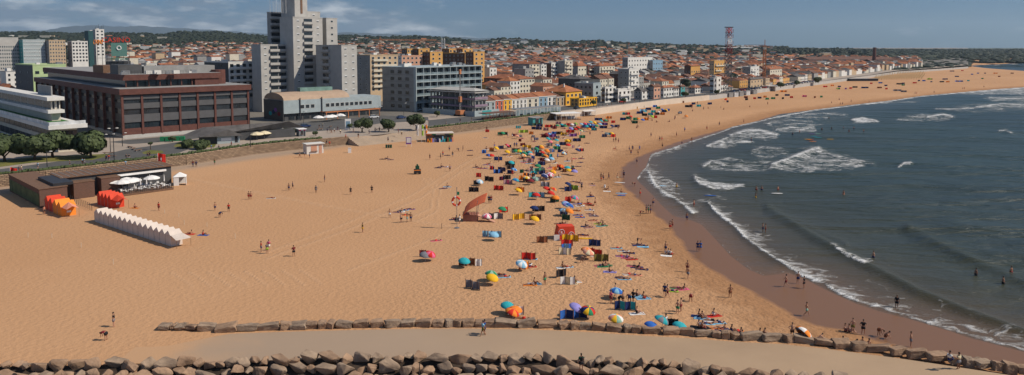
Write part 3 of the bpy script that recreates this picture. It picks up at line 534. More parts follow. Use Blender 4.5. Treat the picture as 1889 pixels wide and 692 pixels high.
# forest: thousands of crowns along the ridge
def clump(mb, x, y, z, r, h, rnd):
    n = 6; vs = []
    for j, (rr_, zz) in enumerate(((0.7, 0.05), (1.0, 0.45), (0.62, 0.82))):
        for i in range(n):
            a = 2 * math.pi * (i + 0.5 * j) / n; k = r * rr_ * rnd.uniform(0.75, 1.2); vs.append((x + k * math.cos(a), y + k * math.sin(a), z + h * zz * rnd.uniform(0.85, 1.15)))
    vs.append((x + rnd.uniform(-.2, .2) * r, y, z + h)); fs = []
    for j in range(2):
        for i in range(n): fs.append((j * n + i, j * n + (i + 1) % n, (j + 1) * n + (i + 1) % n, (j + 1) * n + i))
    fs += [(2 * n + i, 2 * n + (i + 1) % n, 3 * n) for i in range(n)]
    mb.add(vs, fs)
rnd = random.Random(3); fb = MB()
for k in range(13000):
    u = rnd.uniform(-60, 1889); r = DH * rnd.uniform(0.72, 1.06) if rnd.random() < 0.8 else DH * rnd.uniform(0.5, 0.75)
    if u > 1000 and rnd.random() < 0.5: r = rnd.uniform(1500, 3600)
    if u < 240 and r < 1900: r = rnd.uniform(2000, 2700)
    if 300 < u < 700 and r < 1500: r = rnd.uniform(1600, 2600)
    if 980 < u < 1500 and r < 1500: continue
    x = (u - CX) / F * r; z = float(land_z(np.array([x]), np.array([r]))[0]); s = rnd.uniform(5, 11)
    clump(fb, x, r, z - 3, s, (s * rnd.uniform(0.7, 1.2) + 2) * (0.55 if u > 1450 else 1.0), rnd)
o = struct(fb.build('forest', M['leafdark']), 'stuff')
# low scrub between the houses and the far sand
sb_ = MB()
for k in range(2600):
    u = rnd.uniform(1480, 1889); r = rnd.uniform(1250, 2600) if k % 3 else rnd.uniform(880, 1300)
    if u < 1786 and r < wall_r(np.array([u]))[0] + (45 if u < 1650 else 14): continue
    if r < 1250 and u < 1640: continue
    if u > 1786 and r < rr(np.array([u]))[0] + 20: continue
    x = (u - CX) / F * r; s = rnd.uniform(4, 9); clump(sb_, x, r, 1.5, s, s * 0.7, rnd)
struct(sb_.build('scrub', M['leafdark']), 'stuff')
# ------------------------------------------------------------------ breakwater road between its two rows of boulders
UPE = [(285,611),(350,613),(400,615),(560,609),(740,605.5),(859,605),(986,607),(1070,611),(1176,618),(1256,622),(1362,630),(1446,634),(1542,645),(1659,660),(1752,674),(1889,695),(2100,730)]
up_l = [(300,640)] + [(420,616),(560,611),(740,607),(859,606),(986,608),(1070,612),(1176,619),(1256,623),(1362,631),(1446,635),(1542,646),(1659,661),(1752,675),(1889,696),(2100,731)]
road_me = MB(); 
for i in range(60):
    f0, f1 = i / 60, (i + 1) / 60
    q = []
    for f in (f0, f1):
        u = 250 + (2000 - 250) * f
        vu = np.interp(u, [p[0] for p in up_l], [p[1] for p in up_l]); a = G(u, vu, 0.03); 
        yl = np.interp(a.x, LE[:, 0], LE[:, 1]) ; q.append((a, Vector((a.x, min(yl - 0.5, a.y - 1), 0.03))))
    (a, b_), (c, d) = q
    road_me.add([a, c, d, b_], [(3, 2, 1, 0)]) 
rmat = mat('gravel_road', (0.33, 0.228, 0.145), 0.95, 0.2, 0.06, 0.3, 4, col2=(0.43, 0.30, 0.19), detail=9)
rd = struct(road_me.build('breakwater_road', rmat))
gp = MB(); pg = [(430,664),(560,622),(640,618),(900,616),(880,640),(820,655),(640,656),(520,660)]
nt = rmat.node_tree; bs = nt.nodes['Principled BSDF']; rc_ = nt.nodes['Color Ramp'].outputs[0]; tcn = nt.nodes['Texture Coordinate']; sx_ = N(nt, 'ShaderNodeSeparateXYZ'); nt.links.new(tcn.outputs['Object'], sx_.inputs[0])
nz = N(nt, 'ShaderNodeTexNoise', i_Scale=0.16, i_Detail=6.0); nt.links.new(tcn.outputs['Object'], nz.inputs['Vector'])
def rmix(lo, hi, src, col, amt=7.0, k=1.0):
    j = N(nt, 'ShaderNodeMath', operation='MULTIPLY_ADD'); nt.links.new(nz.outputs['Fac'], j.inputs[0]); j.inputs[1].default_value = amt; nt.links.new(sx_.outputs[0], j.inputs[2])
    m_ = N(nt, 'ShaderNodeMapRange', interpolation_type='SMOOTHSTEP'); nt.links.new(j.outputs[0], m_.inputs[0]); m_.inputs[1].default_value = lo + amt / 2; m_.inputs[2].default_value = hi + amt / 2; m_.inputs[4].default_value = k
    x = N(nt, 'ShaderNodeMix', data_type='RGBA'); nt.links.new(m_.outputs[0], x.inputs[0]); nt.links.new(src, x.inputs[6]); x.inputs[7].default_value = (*col, 1); return x.outputs[2]
c_ = rmix(12, -16, rc_, (0.34, 0.25, 0.18), 20, .7); c_ = rmix(-29, -40, c_, (0.48, 0.285, 0.155), 14)
nt.links.new(c_, bs.inputs['Base Color'])
rub = MB(); xs_ = [(-90 + i * 5) for i in range(30)]
for i in range(29):
    a_, b_2 = xs_[i], xs_[i + 1]; ya, yb_ = np.interp(a_, LE[:, 0], LE[:, 1]) - .7, np.interp(b_2, LE[:, 0], LE[:, 1]) - .7; rub.add([(a_, ya, .04), (b_2, yb_, .04), (b_2, yb_ - 8, -4.6), (a_, ya - 8, -4.6)], [(3, 2, 1, 0)])
struct(rub.build('rubble_base', mat('rubble_gap_shade', (0.05, 0.035, 0.025), .95, .4, .8, .8, 3)))  # dark sheet under the boulders paints shade into their gaps
# boulders
from mathutils import noise as mnoise
def boulder(seed, flat=0.62, box=False):
    r = random.Random(seed); bm = bmesh.new()
    for k in range(12):
        p = Vector((r.gauss(0, 1), r.gauss(0, 1), r.gauss(0, 1))).normalized()
        mm = max(abs(p.x), abs(p.y), abs(p.z)); p = p / mm * r.uniform(0.8 if box else .72, 1.0) * (1 if box else (0.7 + 0.3 * mm))
        if box and k < 8: p = Vector(((-1) ** k, (-1) ** (k // 2), (-1) ** (k // 4))) * 1.0; p = Vector((p.x * r.uniform(.8, 1), p.y * r.uniform(.8, 1), p.z * r.uniform(.75, 1)))
        bm.verts.new((p.x * 0.55, p.y * 0.45, p.z * 0.5 * flat * 1.3))
    bmesh.ops.convex_hull(bm, input=bm.verts)
    loose = [v for v in bm.verts if not v.link_faces]; bmesh.ops.delete(bm, geom=loose, context='VERTS')
    bmesh.ops.bevel(bm, geom=list(bm.edges), offset=0.018, segments=1, affect='EDGES')
    bmesh.ops.triangulate(bm, faces=bm.faces)
    for _ in range(2):
        le = [e for e in bm.edges if e.calc_length() > .16]
        if le: bmesh.ops.subdivide_edges(bm, edges=le, cuts=1); bmesh.ops.triangulate(bm, faces=bm.faces)
    off = Vector((seed * 7.3, seed * 3.1, 0))
    for v in bm.verts: v.co *= 1 + .16 * mnoise.noise(v.co * 3.2 + off) + .10 * mnoise.noise(v.co * 8 + off)
    bmesh.ops.smooth_vert(bm, verts=bm.verts, factor=.45 if box else .6, use_axis_x=True, use_axis_y=True, use_axis_z=True)
    me = bpy.data.meshes.new('boulder'); bm.to_mesh(me); bm.free(); me.materials.append(M['rock']); return me
BO = [boulder(s) for s in range(10)]; BX = [boulder(40 + s, box=True) for s in range(7)]
rb = random.Random(11)
def rock(x, y, z, sx, sy, sz, label, group, rz=None):
    o = put('boulder', rb.choice(BX if 'row by' in label else BO), None, (x, y, z), rb.uniform(-0.35, 0.35) + rb.choice((0, math.pi)) if rz is None else rz, (sx, sy, sz))
    if rb.random() < 0.35: setmat(o, M['rockgrey'])
    o.rotation_euler.x = rb.uniform(-.15, .15); o.rotation_euler.y = rb.uniform(-.15, .15)
    tag(o, label, 'rock', group); return o
u = 290.0
while u < 1935:
    v = np.interp(u, [p[0] for p in UPE], [p[1] for p in UPE]); w = rb.choice((1.1, 1.5, 1.8, 2.1, 2.6)) * (0.6 if u < 340 else 1.0)
    p = G(u, v, 0.0); pm = F / (p.y * CP + HC * SP)
    h = (0.75 if u < 340 else rb.uniform(1.25, 1.6)); q = (p.x, p.y + 0.75, 0.30)
    sect = 'west of the walking couple' if u < 880 else ('east of the walking couple' if u < 1300 else 'by the wet sand')
    rock(p.x + w * 0.5, p.y + 0.75, 0.36, w * rb.uniform(.82, 1.0), rb.uniform(1.0, 1.6), h * rb.uniform(.6, .95), 'boulder in the single row by the road, ' + {'west of the walking couple': 'left of the walkers', 'east of the walking couple': 'right of the walkers', 'by the wet sand': 'beside the wet sand'}[sect], 'boulders edging the road')
    if rb.random() < 0.5: rock(p.x + w * rb.uniform(0.2, .8), p.y + 2.0, 0.12, w * 0.75, 0.9, 1.0, 'half-buried boulder behind the single row', 'half buried boulders behind the row')
    u += w * pm * 0.98
for row in range(4):
    u = -60.0 + row * 9
    while u < 1560:
        v = float(np.interp(u, [0,240,346,491,558,663,832,930,1018,1097,1200,1264,1324,1425,1600], [676,673,671,667,664,662,661,661,664,668,673,679,687,694,708]))
        p = G(u, v, 0); pm = F / (p.y * CP + HC * SP); w = rb.choice((rb.uniform(.9, 1.5), rb.uniform(1.5, 2.7)))
        y = p.y - row * 1.2 - .35 + rb.uniform(-.45, .35); z = 0.22 - row * 0.62 + rb.uniform(-.15, .25)
        rock(p.x + w / 2, y, z, w * 1.15, rb.uniform(1.1, 1.9), rb.uniform(.7, 1.1) * min(w, 2.0) + .35, 'boulder in the %s course of rubble' % ('top', 'second', 'third', 'fourth', 'fifth')[row], 'boulders of the rubble slope', rb.uniform(-.6, .6))
        u += w * pm * rb.uniform(0.86, 1.05)
# ------------------------------------------------------------------ buildings
A0 = R(50)
WMESH = {}
def winmesh(w, h, style):
    k = (round(w, 1), round(h, 1), style)
    if k in WMESH: return WMESH[k]
    w, h = k[0], k[1]; m = MB(); fr = {'w': M['white'], 'd': M['darkmetal'], 'g': M['bluegrey'], 'b': M['white'], 'r': M['bricky']}[style]
    m.box(-w/2, -0.05, 0, w/2, 0.0, h, 0); gi = 1
    t = 0.09 if w < 3 else 0.07
    m = MB(); m.box(-w/2, -0.07, 0, w/2, 0, t, 0).box(-w/2, -0.07, h-t, w/2, 0, h, 0).box(-w/2, -0.07, t, -w/2+t, 0, h-t, 0).box(w/2-t, -0.07, t, w/2, 0, h-t, 0)
    n = max(1, int(w / 1.1))
    for i in range(1, n): x = -w/2 + w*i/n; m.box(x-0.04, -0.06, t, x+0.04, 0, h-t, 0)
    if style == 'b': m.box(-w/2+t, -0.03, h*0.45, w/2-t, 0, h-t, 2); m.box(-w/2+t, -0.03, t, w/2-t, 0, h*0.45, 1)
    else: m.box(-w/2+t, -0.03, t, w/2-t, 0, h-t, 1)
    me = m.mesh('window', [fr, M['glass'], M['blind']]); WMESH[k] = me; return me
class Bld:
    """origin = nearest ground corner; +X runs along the lit front, +Y inland along the shaded side"""
    def __init__(s, name, label, cat, u, v, uR, vT, uL=None, D=None, ang=A0, z=ZP, group=None, P=None, W=None, H=None):
        s.P = P or G(u, v, z); s.ang = ang; s.W = W or along(s.P, ang, uR); s.D = D or along(s.P, ang + R(90), uL)
        s.H = H or hgt(s.P, vT) - z; s.t = thing(name, label, cat, s.P, ang, group); s.nw = 0
    def part(s, name, mb, m): return mb.build(name, m, s.t)
    def box(s, name, m, x0, y0, z0, x1, y1, z1): return s.part(name, MB().box(x0, y0, z0, x1, y1, z1), m)
    def win(s, x, z, w, h, style='w', y=0.0, side='F', parent=None):
        me = winmesh(w, h, style)
        if side == 'F': o = put('window', me, s.t, (x, y - 0.003, z))
        else: o = put('window', me, s.t, (y - 0.003, x, z), R(-90))
        s.nw += 1; return o
    def grid(s, floors, cols, w, h, z0=1.2, fh=None, x0=0, x1=None, y=0.0, side='F', style='w', skip=()):
        x1 = x1 if x1 is not None else (s.W if side == 'F' else s.D); fh = fh or (s.H - z0) / floors
        for i in range(floors):
            for j in range(cols):
                if (i, j) in skip: continue
                if s.nw >= 98: return
                s.win(x0 + (x1 - x0) * (j + 0.5) / cols, z0 + i * fh, w, h, style, y, side)
def hiproof(W, D, z, rise, ov=0.4, gable=False, along_x=True):
    m = MB(); x0, y0, x1, y1 = -ov, -ov, W + ov, D + ov; t = 0.12
    if (W >= D) if along_x is None else along_x:
        i = 0 if gable else min((y1 - y0) / 2, (x1 - x0) / 2 * 0.95); a, b = (x0 + i, (y0 + y1) / 2, z + rise), (x1 - i, (y0 + y1) / 2, z + rise)
        vs = [(x0, y0, z), (x1, y0, z), (x1, y1, z), (x0, y1, z), a, b]; fs = [(0, 1, 5, 4), (2, 3, 4, 5), (1, 2, 5), (3, 0, 4), (3, 2, 1, 0)]
    else:
        i = 0 if gable else min((x1 - x0) / 2, (y1 - y0) / 2 * 0.95); a, b = ((x0 + x1) / 2, y0 + i, z + rise), ((x0 + x1) / 2, y1 - i, z + rise)
        vs = [(x0, y0, z), (x1, y0, z), (x1, y1, z), (x0, y1, z), a, b]; fs = [(1, 2, 5, 4), (3, 0, 4, 5), (0, 1, 4), (2, 3, 5), (3, 2, 1, 0)]
    return m.add(vs, fs)
def chimney(B, x, y, z, s=0.6, h=1.6, m='white'): 
    return B.box('chimney', M[m], x, y, z, x + s, y + s, z + h)
def railing(mb, p, q, z, h=1.0, n=8, r=0.03):
    p, q = Vector(p), Vector(q); 
    for i in range(n + 1): a = p.lerp(q, i / n); mb.tube((a.x, a.y, z), (a.x, a.y, z + h), r, 4)
    mb.tube((p.x, p.y, z + h), (q.x, q.y, z + h), r, 4); mb.tube((p.x, p.y, z + h * .5), (q.x, q.y, z + h * .5), r * .7, 4); return mb
def flat_roof(B, W, D, H, m='conc', par=0.6, x0=0, y0=0):
    mb = MB(); mb.box(x0-.1, y0-.1, H, x0+W+.1, y0+.25, H+par).box(x0-.1, y0+D-.25, H, x0+W+.1, y0+D+.1, H+par).box(x0-.1, y0+.25, H, x0+.25, y0+D-.25, H+par).box(x0+W-.25, y0+.25, H, x0+W+.1, y0+D-.25, H+par)
    B.part('parapet', mb, M[m]); return B.box('roof', M['greyconc'], x0+.25, y0+.25, H, x0+W-.25, y0+D-.25, H+0.12)
def ac_units(B, n, W, D, z, seed=0):
    r = random.Random(seed)
    for i in range(n):
        x, y, s = r.uniform(1, W - 3), r.uniform(1, D - 3), r.uniform(0.8, 2.0); B.box('air_conditioner', M['metal'] if i % 2 else M['white'], x, y, z, x + s * 1.4, y + s, z + s * 0.8)

M['panelgrey'] = mat('panel_grey', (0.095, 0.093, 0.095), .6, .12, .5)
# --- brown tiled building, left
B = Bld('office_building', 'large red-brown tiled building with grey panels and pilasters', 'building', 228, 254.5, 459, 164.5, uL=70, ang=R(43.5))
W, D, H = B.W, B.D, B.H
B.box('wall', M['darkgrey'], 0.6, 0.6, 0, W - .6, D, H - 2)
B.box('plinth', M['conc'], -.2, -.2, 0, W + .2, D, 0.9); 
B.box('cornice', M['bricky'], -1.0, -1.0, H - 2.0, W + 1, D, H); B.box('terrace', M['greyconc'], -0.8, -.8, H + .003, W + .8, D - .2, H + .1)
nb = 7; bw = W / nb
for i in range(nb + 1): B.box('pilaster', M['bricky'], i * bw - .35, -.35, 0.9, i * bw + .35, .6, H - 2)
for i in range(1, 13): B.box('pilaster', M['bricky'], -.35, i * D / 12 - .3, 0.9, .6, i * D / 12 + .3, H - 2)
for i in range(nb):
    x = (i + .5) * bw; w = bw - .9
    for z, h, m in ((0.9, 2.2, 'bricky'), (5.2, 2.7, 'panelgrey'), (9.9, 1.9, 'panelgrey'), (13.2, 1.3, 'panelgrey')):
        if z + h < H - 2: B.box('panel', M[m], x - w / 2, -.1, z, x + w / 2, .6, z + h)
    for z, h in ((3.15, 2.0), (7.95, 1.9), (11.85, 1.3)): B.win(x, z, w, h, 'd', 0.35)
for j in range(12):
    for z, h in ((3.15, 2.0), (7.95, 1.9), (11.85, 1.3)): B.win((j + .5) * D / 12, z, D / 12 - .8, h, 'd', 0.6, 'L')
ux0, uy0 = 3.5, 9; h2 = 3.4
B.box('upper_wall', M['glass'], ux0 + 1, uy0 + 1, H + .1, W - 9, D - 2, H + 2.6); B.box('upper_fascia', M['bricky'], ux0 - 1, uy0 - 2, H + 2.6, W - 7, D - 2, H + 4.6)
B.box('upper_roof', M['greyconc'], ux0 - .6, uy0 - 1.6, H + 4.603, W - 7.4, D - 2.4, H + 4.7)
for i in range(9): B.box('column', M['bricky'], ux0 + i * (W - 14) / 8, uy0 - 1.2, H + .1, ux0 + .35 + i * (W - 14) / 8, uy0 - .8, H + 2.6)
B.box('upper_wing', M['bricky'], W - 17, uy0 - 1.5, H + .1, W - 8, uy0 + 9, H + 4.55)
B.part('stair_tower', MB().prism([(W - 6 + 2.6 * math.cos(a * .4), uy0 + 4 + 2.6 * math.sin(a * .4)) for a in range(16)], H + .1, H + 5.6), M['bricky'])
B.box('plant_room', M['greyconc'], 12, uy0 + 6, H + 4.7, 38, uy0 + 16, H + 7.3); B.box('plant_room', M['darkgrey'], 3, uy0 + 5, H + 4.7, 11, uy0 + 15, H + 8.0)
B.box('plant_room', M['wood'], 2, uy0 + 20, H + 4.7, 12, uy0 + 34, H + 7.5)
ac_units(B, 10, W - 14, 14, H + 4.7, 2)
B.part('railing', railing(MB(), (ux0, uy0 - 1.2, 0), (W - 18, uy0 - 1.2, 0), H + 4.7, 1.1, 22, .04), M['darkmetal'])

# --- stepped apartment tower
T = thing('apartment_tower', 'tall stepped grey concrete apartment tower with dark balconies', 'apartment tower', G(560, 218, ZP), A0)
PT = T.location.copy(); cA, sA = math.cos(A0), math.sin(A0)
tw = {'n': 0}
def tower_block(u, v, uR, vT, uL, fl, cols, balc=None, vis_from=0, m='conc', side=0, z0=0.0, style='b'):
    P = G(u, v, ZP); W = along(P, A0, uR); D = along(P, A0 + R(90), uL); H = hgt(P, vT) - ZP if vT is not None else 68
    d = P - PT; ox, oy = d.x * cA + d.y * sA, -d.x * sA + d.y * cA
    MB().box(ox, oy, z0, ox + W, oy + D, H).build('wall', M[m], T); MB().box(ox - .1, oy - .1, H, ox + W + .1, oy + D + .1, H + .35).build('parapet', M['conc'], T)
    fh = 3.28; nf = int((H - z0) / fh)
    for f in range(fl):
        z = H - (f + 1) * fh + 1.25
        if z < z0: break
        for c in range(cols):
            x = ox + W * (c + .5) / cols
            if balc and c in balc:
                bw = W / cols * 1.0
                b = MB().box(x - bw/2, oy - 0.9, z - 1.15, x + bw/2, oy - .003, z + 0.05).build('balcony', M['conc'], T)
                if tw['n'] < 97: o = put('window', winmesh(bw * .85, 1.5, 'd'), T, (x, oy - .004, z)); tw['n'] += 1
            elif tw['n'] < 97:
                o = put('window', winmesh(min(1.5, W / cols * .6), 1.15, style), T, (x, oy - .004, z)); tw['n'] += 1
    return ox, oy, W, D, H
tower_block(484, 207, 531, 83, 467, 9, 3, balc=(1, 2))
tower_block(544, 205, 598, 32, 520, 10, 3, balc=(1,))
tower_block(503, 200, 524, 23, 497, 5, 1, balc=(0,), m='greyconc')
ox, oy, W_, D_, H_ = tower_block(548, 202, 571, None, 523, 0, 1)
tower_block(570, 200, 594, 22, 560, 2, 1)
tower_block(605, 200, 625, 34, 594, 5, 1, style='w')
ox2, oy2, W2_, D2_, H2_ = tower_block(632, 208, 660, 84, 585, 8, 2)
for f in range(8):
    z = H2_ - (f + 1) * 3.28 + 1.25; MB().box(ox2 - 1.0, oy2 + D2_ * .45, z - 1.15, ox2 - .003, oy2 + D2_ * .8, z + .05).build('balcony', M['conc'], T)
    if tw['n'] < 99: put('window', winmesh(4.5, 1.5, 'd'), T, (ox2 - .004, oy2 + D2_ * .62, z), R(-90)); tw['n'] += 1
b = MB()
for i in range(9):
    x, y = ox - 3 - i * 0.9, oy + 3 + (i % 3) * 1.3; z0 = 57; b.tube((x, y, 48), (x, y, z0 + (i * 7 % 4)), .08, 4); b.box(x - .18, y - .1, z0 - 2, x + .18, y + .1, z0, 0)
b.build('antenna_mast', M['white'], T)
MB().box(ox + W_ * .45, oy - .2, 48, ox + W_ * .6, oy, 56).build('ladder_frame', M['wood'], T)

# --- low arched-roof market hall in front of the tower
B = Bld('seafront_hall', 'low grey hall with peach barrel roof and ribbon windows', 'building', 524, 224.5, 703, 186, uL=488, ang=R(43.7))
W, D, H = B.W, B.D, B.H
B.box('wall', M['bluegrey'], 0, 0, 3.2, W, D * .8, H); B.box('ground_floor', M['darkgrey'], .8, 1.2, 0, W - .5, D, 3.2)
arc = [(0.3 + D * .5 * (1 - math.cos(math.pi * k / 10)), H + 3.0 * math.sin(math.pi * k / 10)) for k in range(11)]
mb = MB(); L = W * .66; vs = [(0.2, y, z) for y, z in arc] + [(L, y, z) for y, z in arc]; mb.add(vs, [(i, i + 11, i + 12, i + 1) for i in range(10)] + [tuple(range(11))[::-1], tuple(range(11, 22))]); mb.sm = False
B.part('barrel_roof', mb, mat('peach_roofing', (0.40, 0.285, 0.20), .8, .1, .3))
B.box('skylight', M['teal'] if 0 else mat('green_glass', (0.16, 0.26, 0.23), .3, .2, .4), 12, D * .45, H + 2.2, L - 4, D * .62, H + 4.6)
B.part('end_wall', MB().box(-.25, 0.2, 0, -.003, D, H - .05), M['darkgrey'])
for i, (c, y, z) in enumerate((('maroon', 4, 3), ('navy', 9, 3.6), ('teal', 12, 2.8), ('purple', 7, 4.6))):
    B.part('mural_patch', MB().ball((-.28, y, z), (.06, 1.5, .9), 8, 6), FB[c])
n = 15
for i in range(n):
    if i in (3, 4): continue
    B.win(8.5 + (W - 12) * i / n, 5.0, (W - 12) / n - .5, 1.7, 'w')
for i in range(12): B.win(4 + i * (W - 6) / 12, 0.4, (W - 6) / 12 - .8, 2.4, 'd', 1.2)
for x in (7.2, 17.5): B.box('facade_pipe', M['darkmetal'], x, -.35, 0, x + .4, -.003, H + .8)
px = 17; g = MB(); [g.box(px + i * 5.4, -5, 0, px + i * 5.4 + .3, -4.7, 3) for i in range(6)]; g.box(px - .3, -5.1, 3, px + 27.6, -4.6, 3.5).box(px - .3, -4.6, 3.1, px, -.4, 3.4).box(px + 27.2, -4.6, 3.1, px + 27.6, -.4, 3.4)
B.part('wooden_pergola', g, M['orangewood'])

# --- grey hotel with balcony grid
B = Bld('hotel_building', 'long grey hotel with a grid of glass balconies', 'hotel', 768, 206.5, 889, 125.5, uL=706, ang=R(51))
W, D, H = B.W, B.D, B.H
B.box('wall', M['greyconc'], 0, 1.6, 0, W, D, H); B.box('side_fin', M['bluegrey'], 0, 0, 0, .5, 1.6, H); B.box('side_fin', M['bluegrey'], W - .5, 0, 0, W, 1.6, H); B.box('roof_slab', M['bluegrey'], -.1, -.15, H, W + .1, D, H + .4)
nc, nf = 10, 6; fh = (H - 1.0) / nf; cwid = (W - 1) / nc
for f in range(nf):
    z = 1.0 + f * fh; B.box('floor_slab', M['bluegrey'], .5, 0, z - .35, W - .5, 1.6, z)
    for c in range(nc):
        B.win(.5 + (c + .5) * cwid, z, cwid - .35, fh - .4, 'd' if (c * 7 + f) % 3 else 'g', 1.6)
for c in range(1, nc): B.box('divider', M['bluegrey'], .5 + c * cwid - .12, .05, 0.65, .5 + c * cwid + .12, 1.6, H)
for f in range(1, nf): B.box('glass_balustrade', M['glass_blue'], .5, .1, 1.0 + f * fh, W - .5, .16, 2.0 + f * fh)
for f in range(nf):
    for j in range(3):
        if B.nw < 98: B.win(D * (.25 + .22 * j), 1.5 + f * fh, 2.6, 1.5, 'd', 0, 'L')
    if f: B.box('side_joint', M['darkgrey'], -.06, 1.6, f * fh + .9, -.003, D, f * fh + 1.0)
ac_units(B, 12, W, D, H + .4, 5)

# --- building under construction with its crane-like drilling rig
B = Bld('unfinished_building', 'open concrete building frame under construction with purple netting', 'construction site', 876, 213, 897, 170, uL=794)
W, D, H = B.W, B.D, B.H; nf = 3; fh = (H - .5) / nf
for f in range(nf + 1):
    B.box('floor_slab', M['conc'] if f == nf else M['greyconc'], -.5 - (1.0 if f == nf else 0), -.5 - (1.0 if f == nf else 0), f * fh + (.0 if f else -.1), W + .5, D + .5, f * fh + .4)
cm = 0
for i in range(4):
    for j in range(8):
        for f in range(nf): B.box('column', M['greyconc'], i * (W - .6) / 3, j * (D - .6) / 7, f * fh + .4, i * (W - .6) / 3 + .5, j * (D - .6) / 7 + .5, (f + 1) * fh)
for f in (0, 1, 2): B.box('core_wall', M['greyconc'], W * .35, D * .3, f * fh + .4, W * .7, D * .75, (f + 1) * fh)
for f in (1, 2): B.box('safety_net', M['purple'], -.65, -.7, f * fh + .5, W + .4, -.55, f * fh + 1.5); B.box('safety_net', M['purple'], -.75, -.5, f * fh + .3, -.66, D * .95, f * fh + 1.0)
B.part('roof_tarpaulin', hiproof(W + 1, D, H + .4, 1.2, .6, False, False), M['conc'])
B.box('hoarding', M['bluegrey'], -5, -4.6, 0, W + 4, -4.5, 2.6); B.box('hoarding', M['bluegrey'], -5.1, -4.5, 0, -5, D, 2.4); B.box('hoarding_poster', M['teal'], 0, -4.66, .3, W * .8, -4.603, 2.4)
P = G(849, 214, ZP); t = thing('drilling_rig', 'tall orange drilling rig mast in front of the unfinished building', 'rig', P, A0)
h = hgt(P, 128) - ZP; mb = MB(); mb.tube((-.35, 0, 0), (-.35, 0, h * .97), .12, 5).tube((.35, 0, 0), (.35, 0, h * .97), .12, 5)
for k in range(int(h / 1.2)): mb.tube((-.35, 0, k * 1.2), (.35, 0, k * 1.2 + 1.2), .07, 4)
mb.build('mast', M['greyconc'], t); MB().box(-.6, -.6, h * .3, .6, .6, h * .42).build('drive_unit', M['orangewood'], t); MB().box(-.5, -.4, h * .9, .5, .4, h).build('mast_head', M['orangewood'], t)
MB().box(-1.6, -1.6, .6, 1.6, 1.6, 2.6).build('cab', M['orangewood'], t); MB().box(-2, -2.2, 0, 2, -1.3, .8).box(-2, 1.3, 0, 2, 2.2, .8).build('crawler_track', M['tyre'], t)

# --- generic block of flats / houses, all placed from the photo
def flats(label, u, v, uR, vT, uL, fl, cols, m, sidem=None, roof='flat', style='w', balc=False, z=ZP, rise=2.0, ang=A0, cat='apartment block', rm='tile', sidewin=2, group=None, W=None):
    B = Bld('apartment_building', label, cat, u, v, uR, vT, uL=uL, ang=ang, z=z, group=group, W=W); W, D, H = B.W, B.D, B.H
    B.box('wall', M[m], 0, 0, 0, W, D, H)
    if sidem: B.box('side_wall', M[sidem], -.12, 0.05, 0, -.003, D, H)  # darker side skins put the shade of the left face into the colour
    fh = H / fl if fl < 5 else 3.0; z0 = H - fl * fh + .9
    for f in range(fl):
        for c in range(cols):
            if B.nw > 95: break
            B.win(W * (c + .5) / cols, z0 + f * fh, min(W / cols * .55, 1.9), 1.5, style)
        if balc and f: B.box('balcony', M['offwhite' if m != 'white' else 'white'], W * .08, -1.2, z0 + f * fh - 1.1, W * (.92 if f % 2 else .6), -.003, z0 + f * fh)
        for c in range(sidewin):
            if B.nw > 95: break
            B.win(D * (c + .7) / (sidewin + .4), z0 + f * fh, 1.2, 1.2, style, -.12 if sidem else 0, 'L')
    if roof == 'flat': flat_roof(B, W, D, H, m); ac_units(B, 2, W, D, H + .12, int(u))
    else: B.part('roof', hiproof(W, D, H, rise, .5, roof == 'gable', None), M[rm]); chimney(B, W * .3, D * .3, H, .6, rise + .6)
    return B
flats('beige flats with long open balconies beside the tower', 684, 188, 735, 103, 659, 7, 5, 'beige', 'greyconc', balc=True)
flats('pinkish block of flats behind the grey hotel', 742, 172, 780, 104, 731, 6, 5, 'pink', 'white')
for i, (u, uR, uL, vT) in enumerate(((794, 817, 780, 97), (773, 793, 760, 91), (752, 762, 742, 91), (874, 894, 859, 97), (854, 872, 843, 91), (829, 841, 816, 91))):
    flats('ochre apartment block with dark shaded side behind hotel', u, 170 - (0 if vT > 95 else 7), uR, vT, uL, 7, 2, 'ochre', 'brickdark', group='ochre apartment blocks')  # brown side skin paints the shaded face of the ochre walls
flats('ochre block with long shaded flank between the ochre towers', 858, 166, 862, 99, 812, 5, 2, 'ochre', 'brickdark', sidewin=6)  # brown flank is an ochre wall with its shade put into the colour
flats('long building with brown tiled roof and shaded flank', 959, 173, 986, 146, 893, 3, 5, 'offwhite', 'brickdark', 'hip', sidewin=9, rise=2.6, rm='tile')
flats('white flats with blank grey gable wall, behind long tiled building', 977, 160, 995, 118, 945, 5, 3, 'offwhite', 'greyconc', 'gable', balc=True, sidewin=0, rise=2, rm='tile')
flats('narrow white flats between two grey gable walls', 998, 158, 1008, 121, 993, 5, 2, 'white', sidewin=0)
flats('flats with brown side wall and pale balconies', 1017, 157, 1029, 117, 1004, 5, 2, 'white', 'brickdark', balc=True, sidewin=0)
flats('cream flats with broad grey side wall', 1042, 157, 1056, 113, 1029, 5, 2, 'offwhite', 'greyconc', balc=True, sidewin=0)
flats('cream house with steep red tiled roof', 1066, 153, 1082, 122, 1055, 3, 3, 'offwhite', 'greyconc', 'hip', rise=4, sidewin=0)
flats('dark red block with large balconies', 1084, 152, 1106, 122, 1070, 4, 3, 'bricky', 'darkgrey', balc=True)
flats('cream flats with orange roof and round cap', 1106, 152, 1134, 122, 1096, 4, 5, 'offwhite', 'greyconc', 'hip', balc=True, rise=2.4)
flats('long white office block on the skyline of roofs', 1158, 140, 1203, 107, 1148, 4, 9, 'white', 'greyconc', style='d')
flats('white block with a blue flat roof', 1204, 138, 1222, 112, 1196, 3, 4, 'blueh', 'greyconc')
flats('brown brick gabled house near the white office', 1148, 166, 1160, 137, 1124, 3, 2, 'bricky', 'brickdark', 'gable', rm='tile4')
flats('grey modern house with terraces above promenade', 1160, 168, 1178, 128, 1140, 4, 3, 'white', 'greyconc', balc=True)
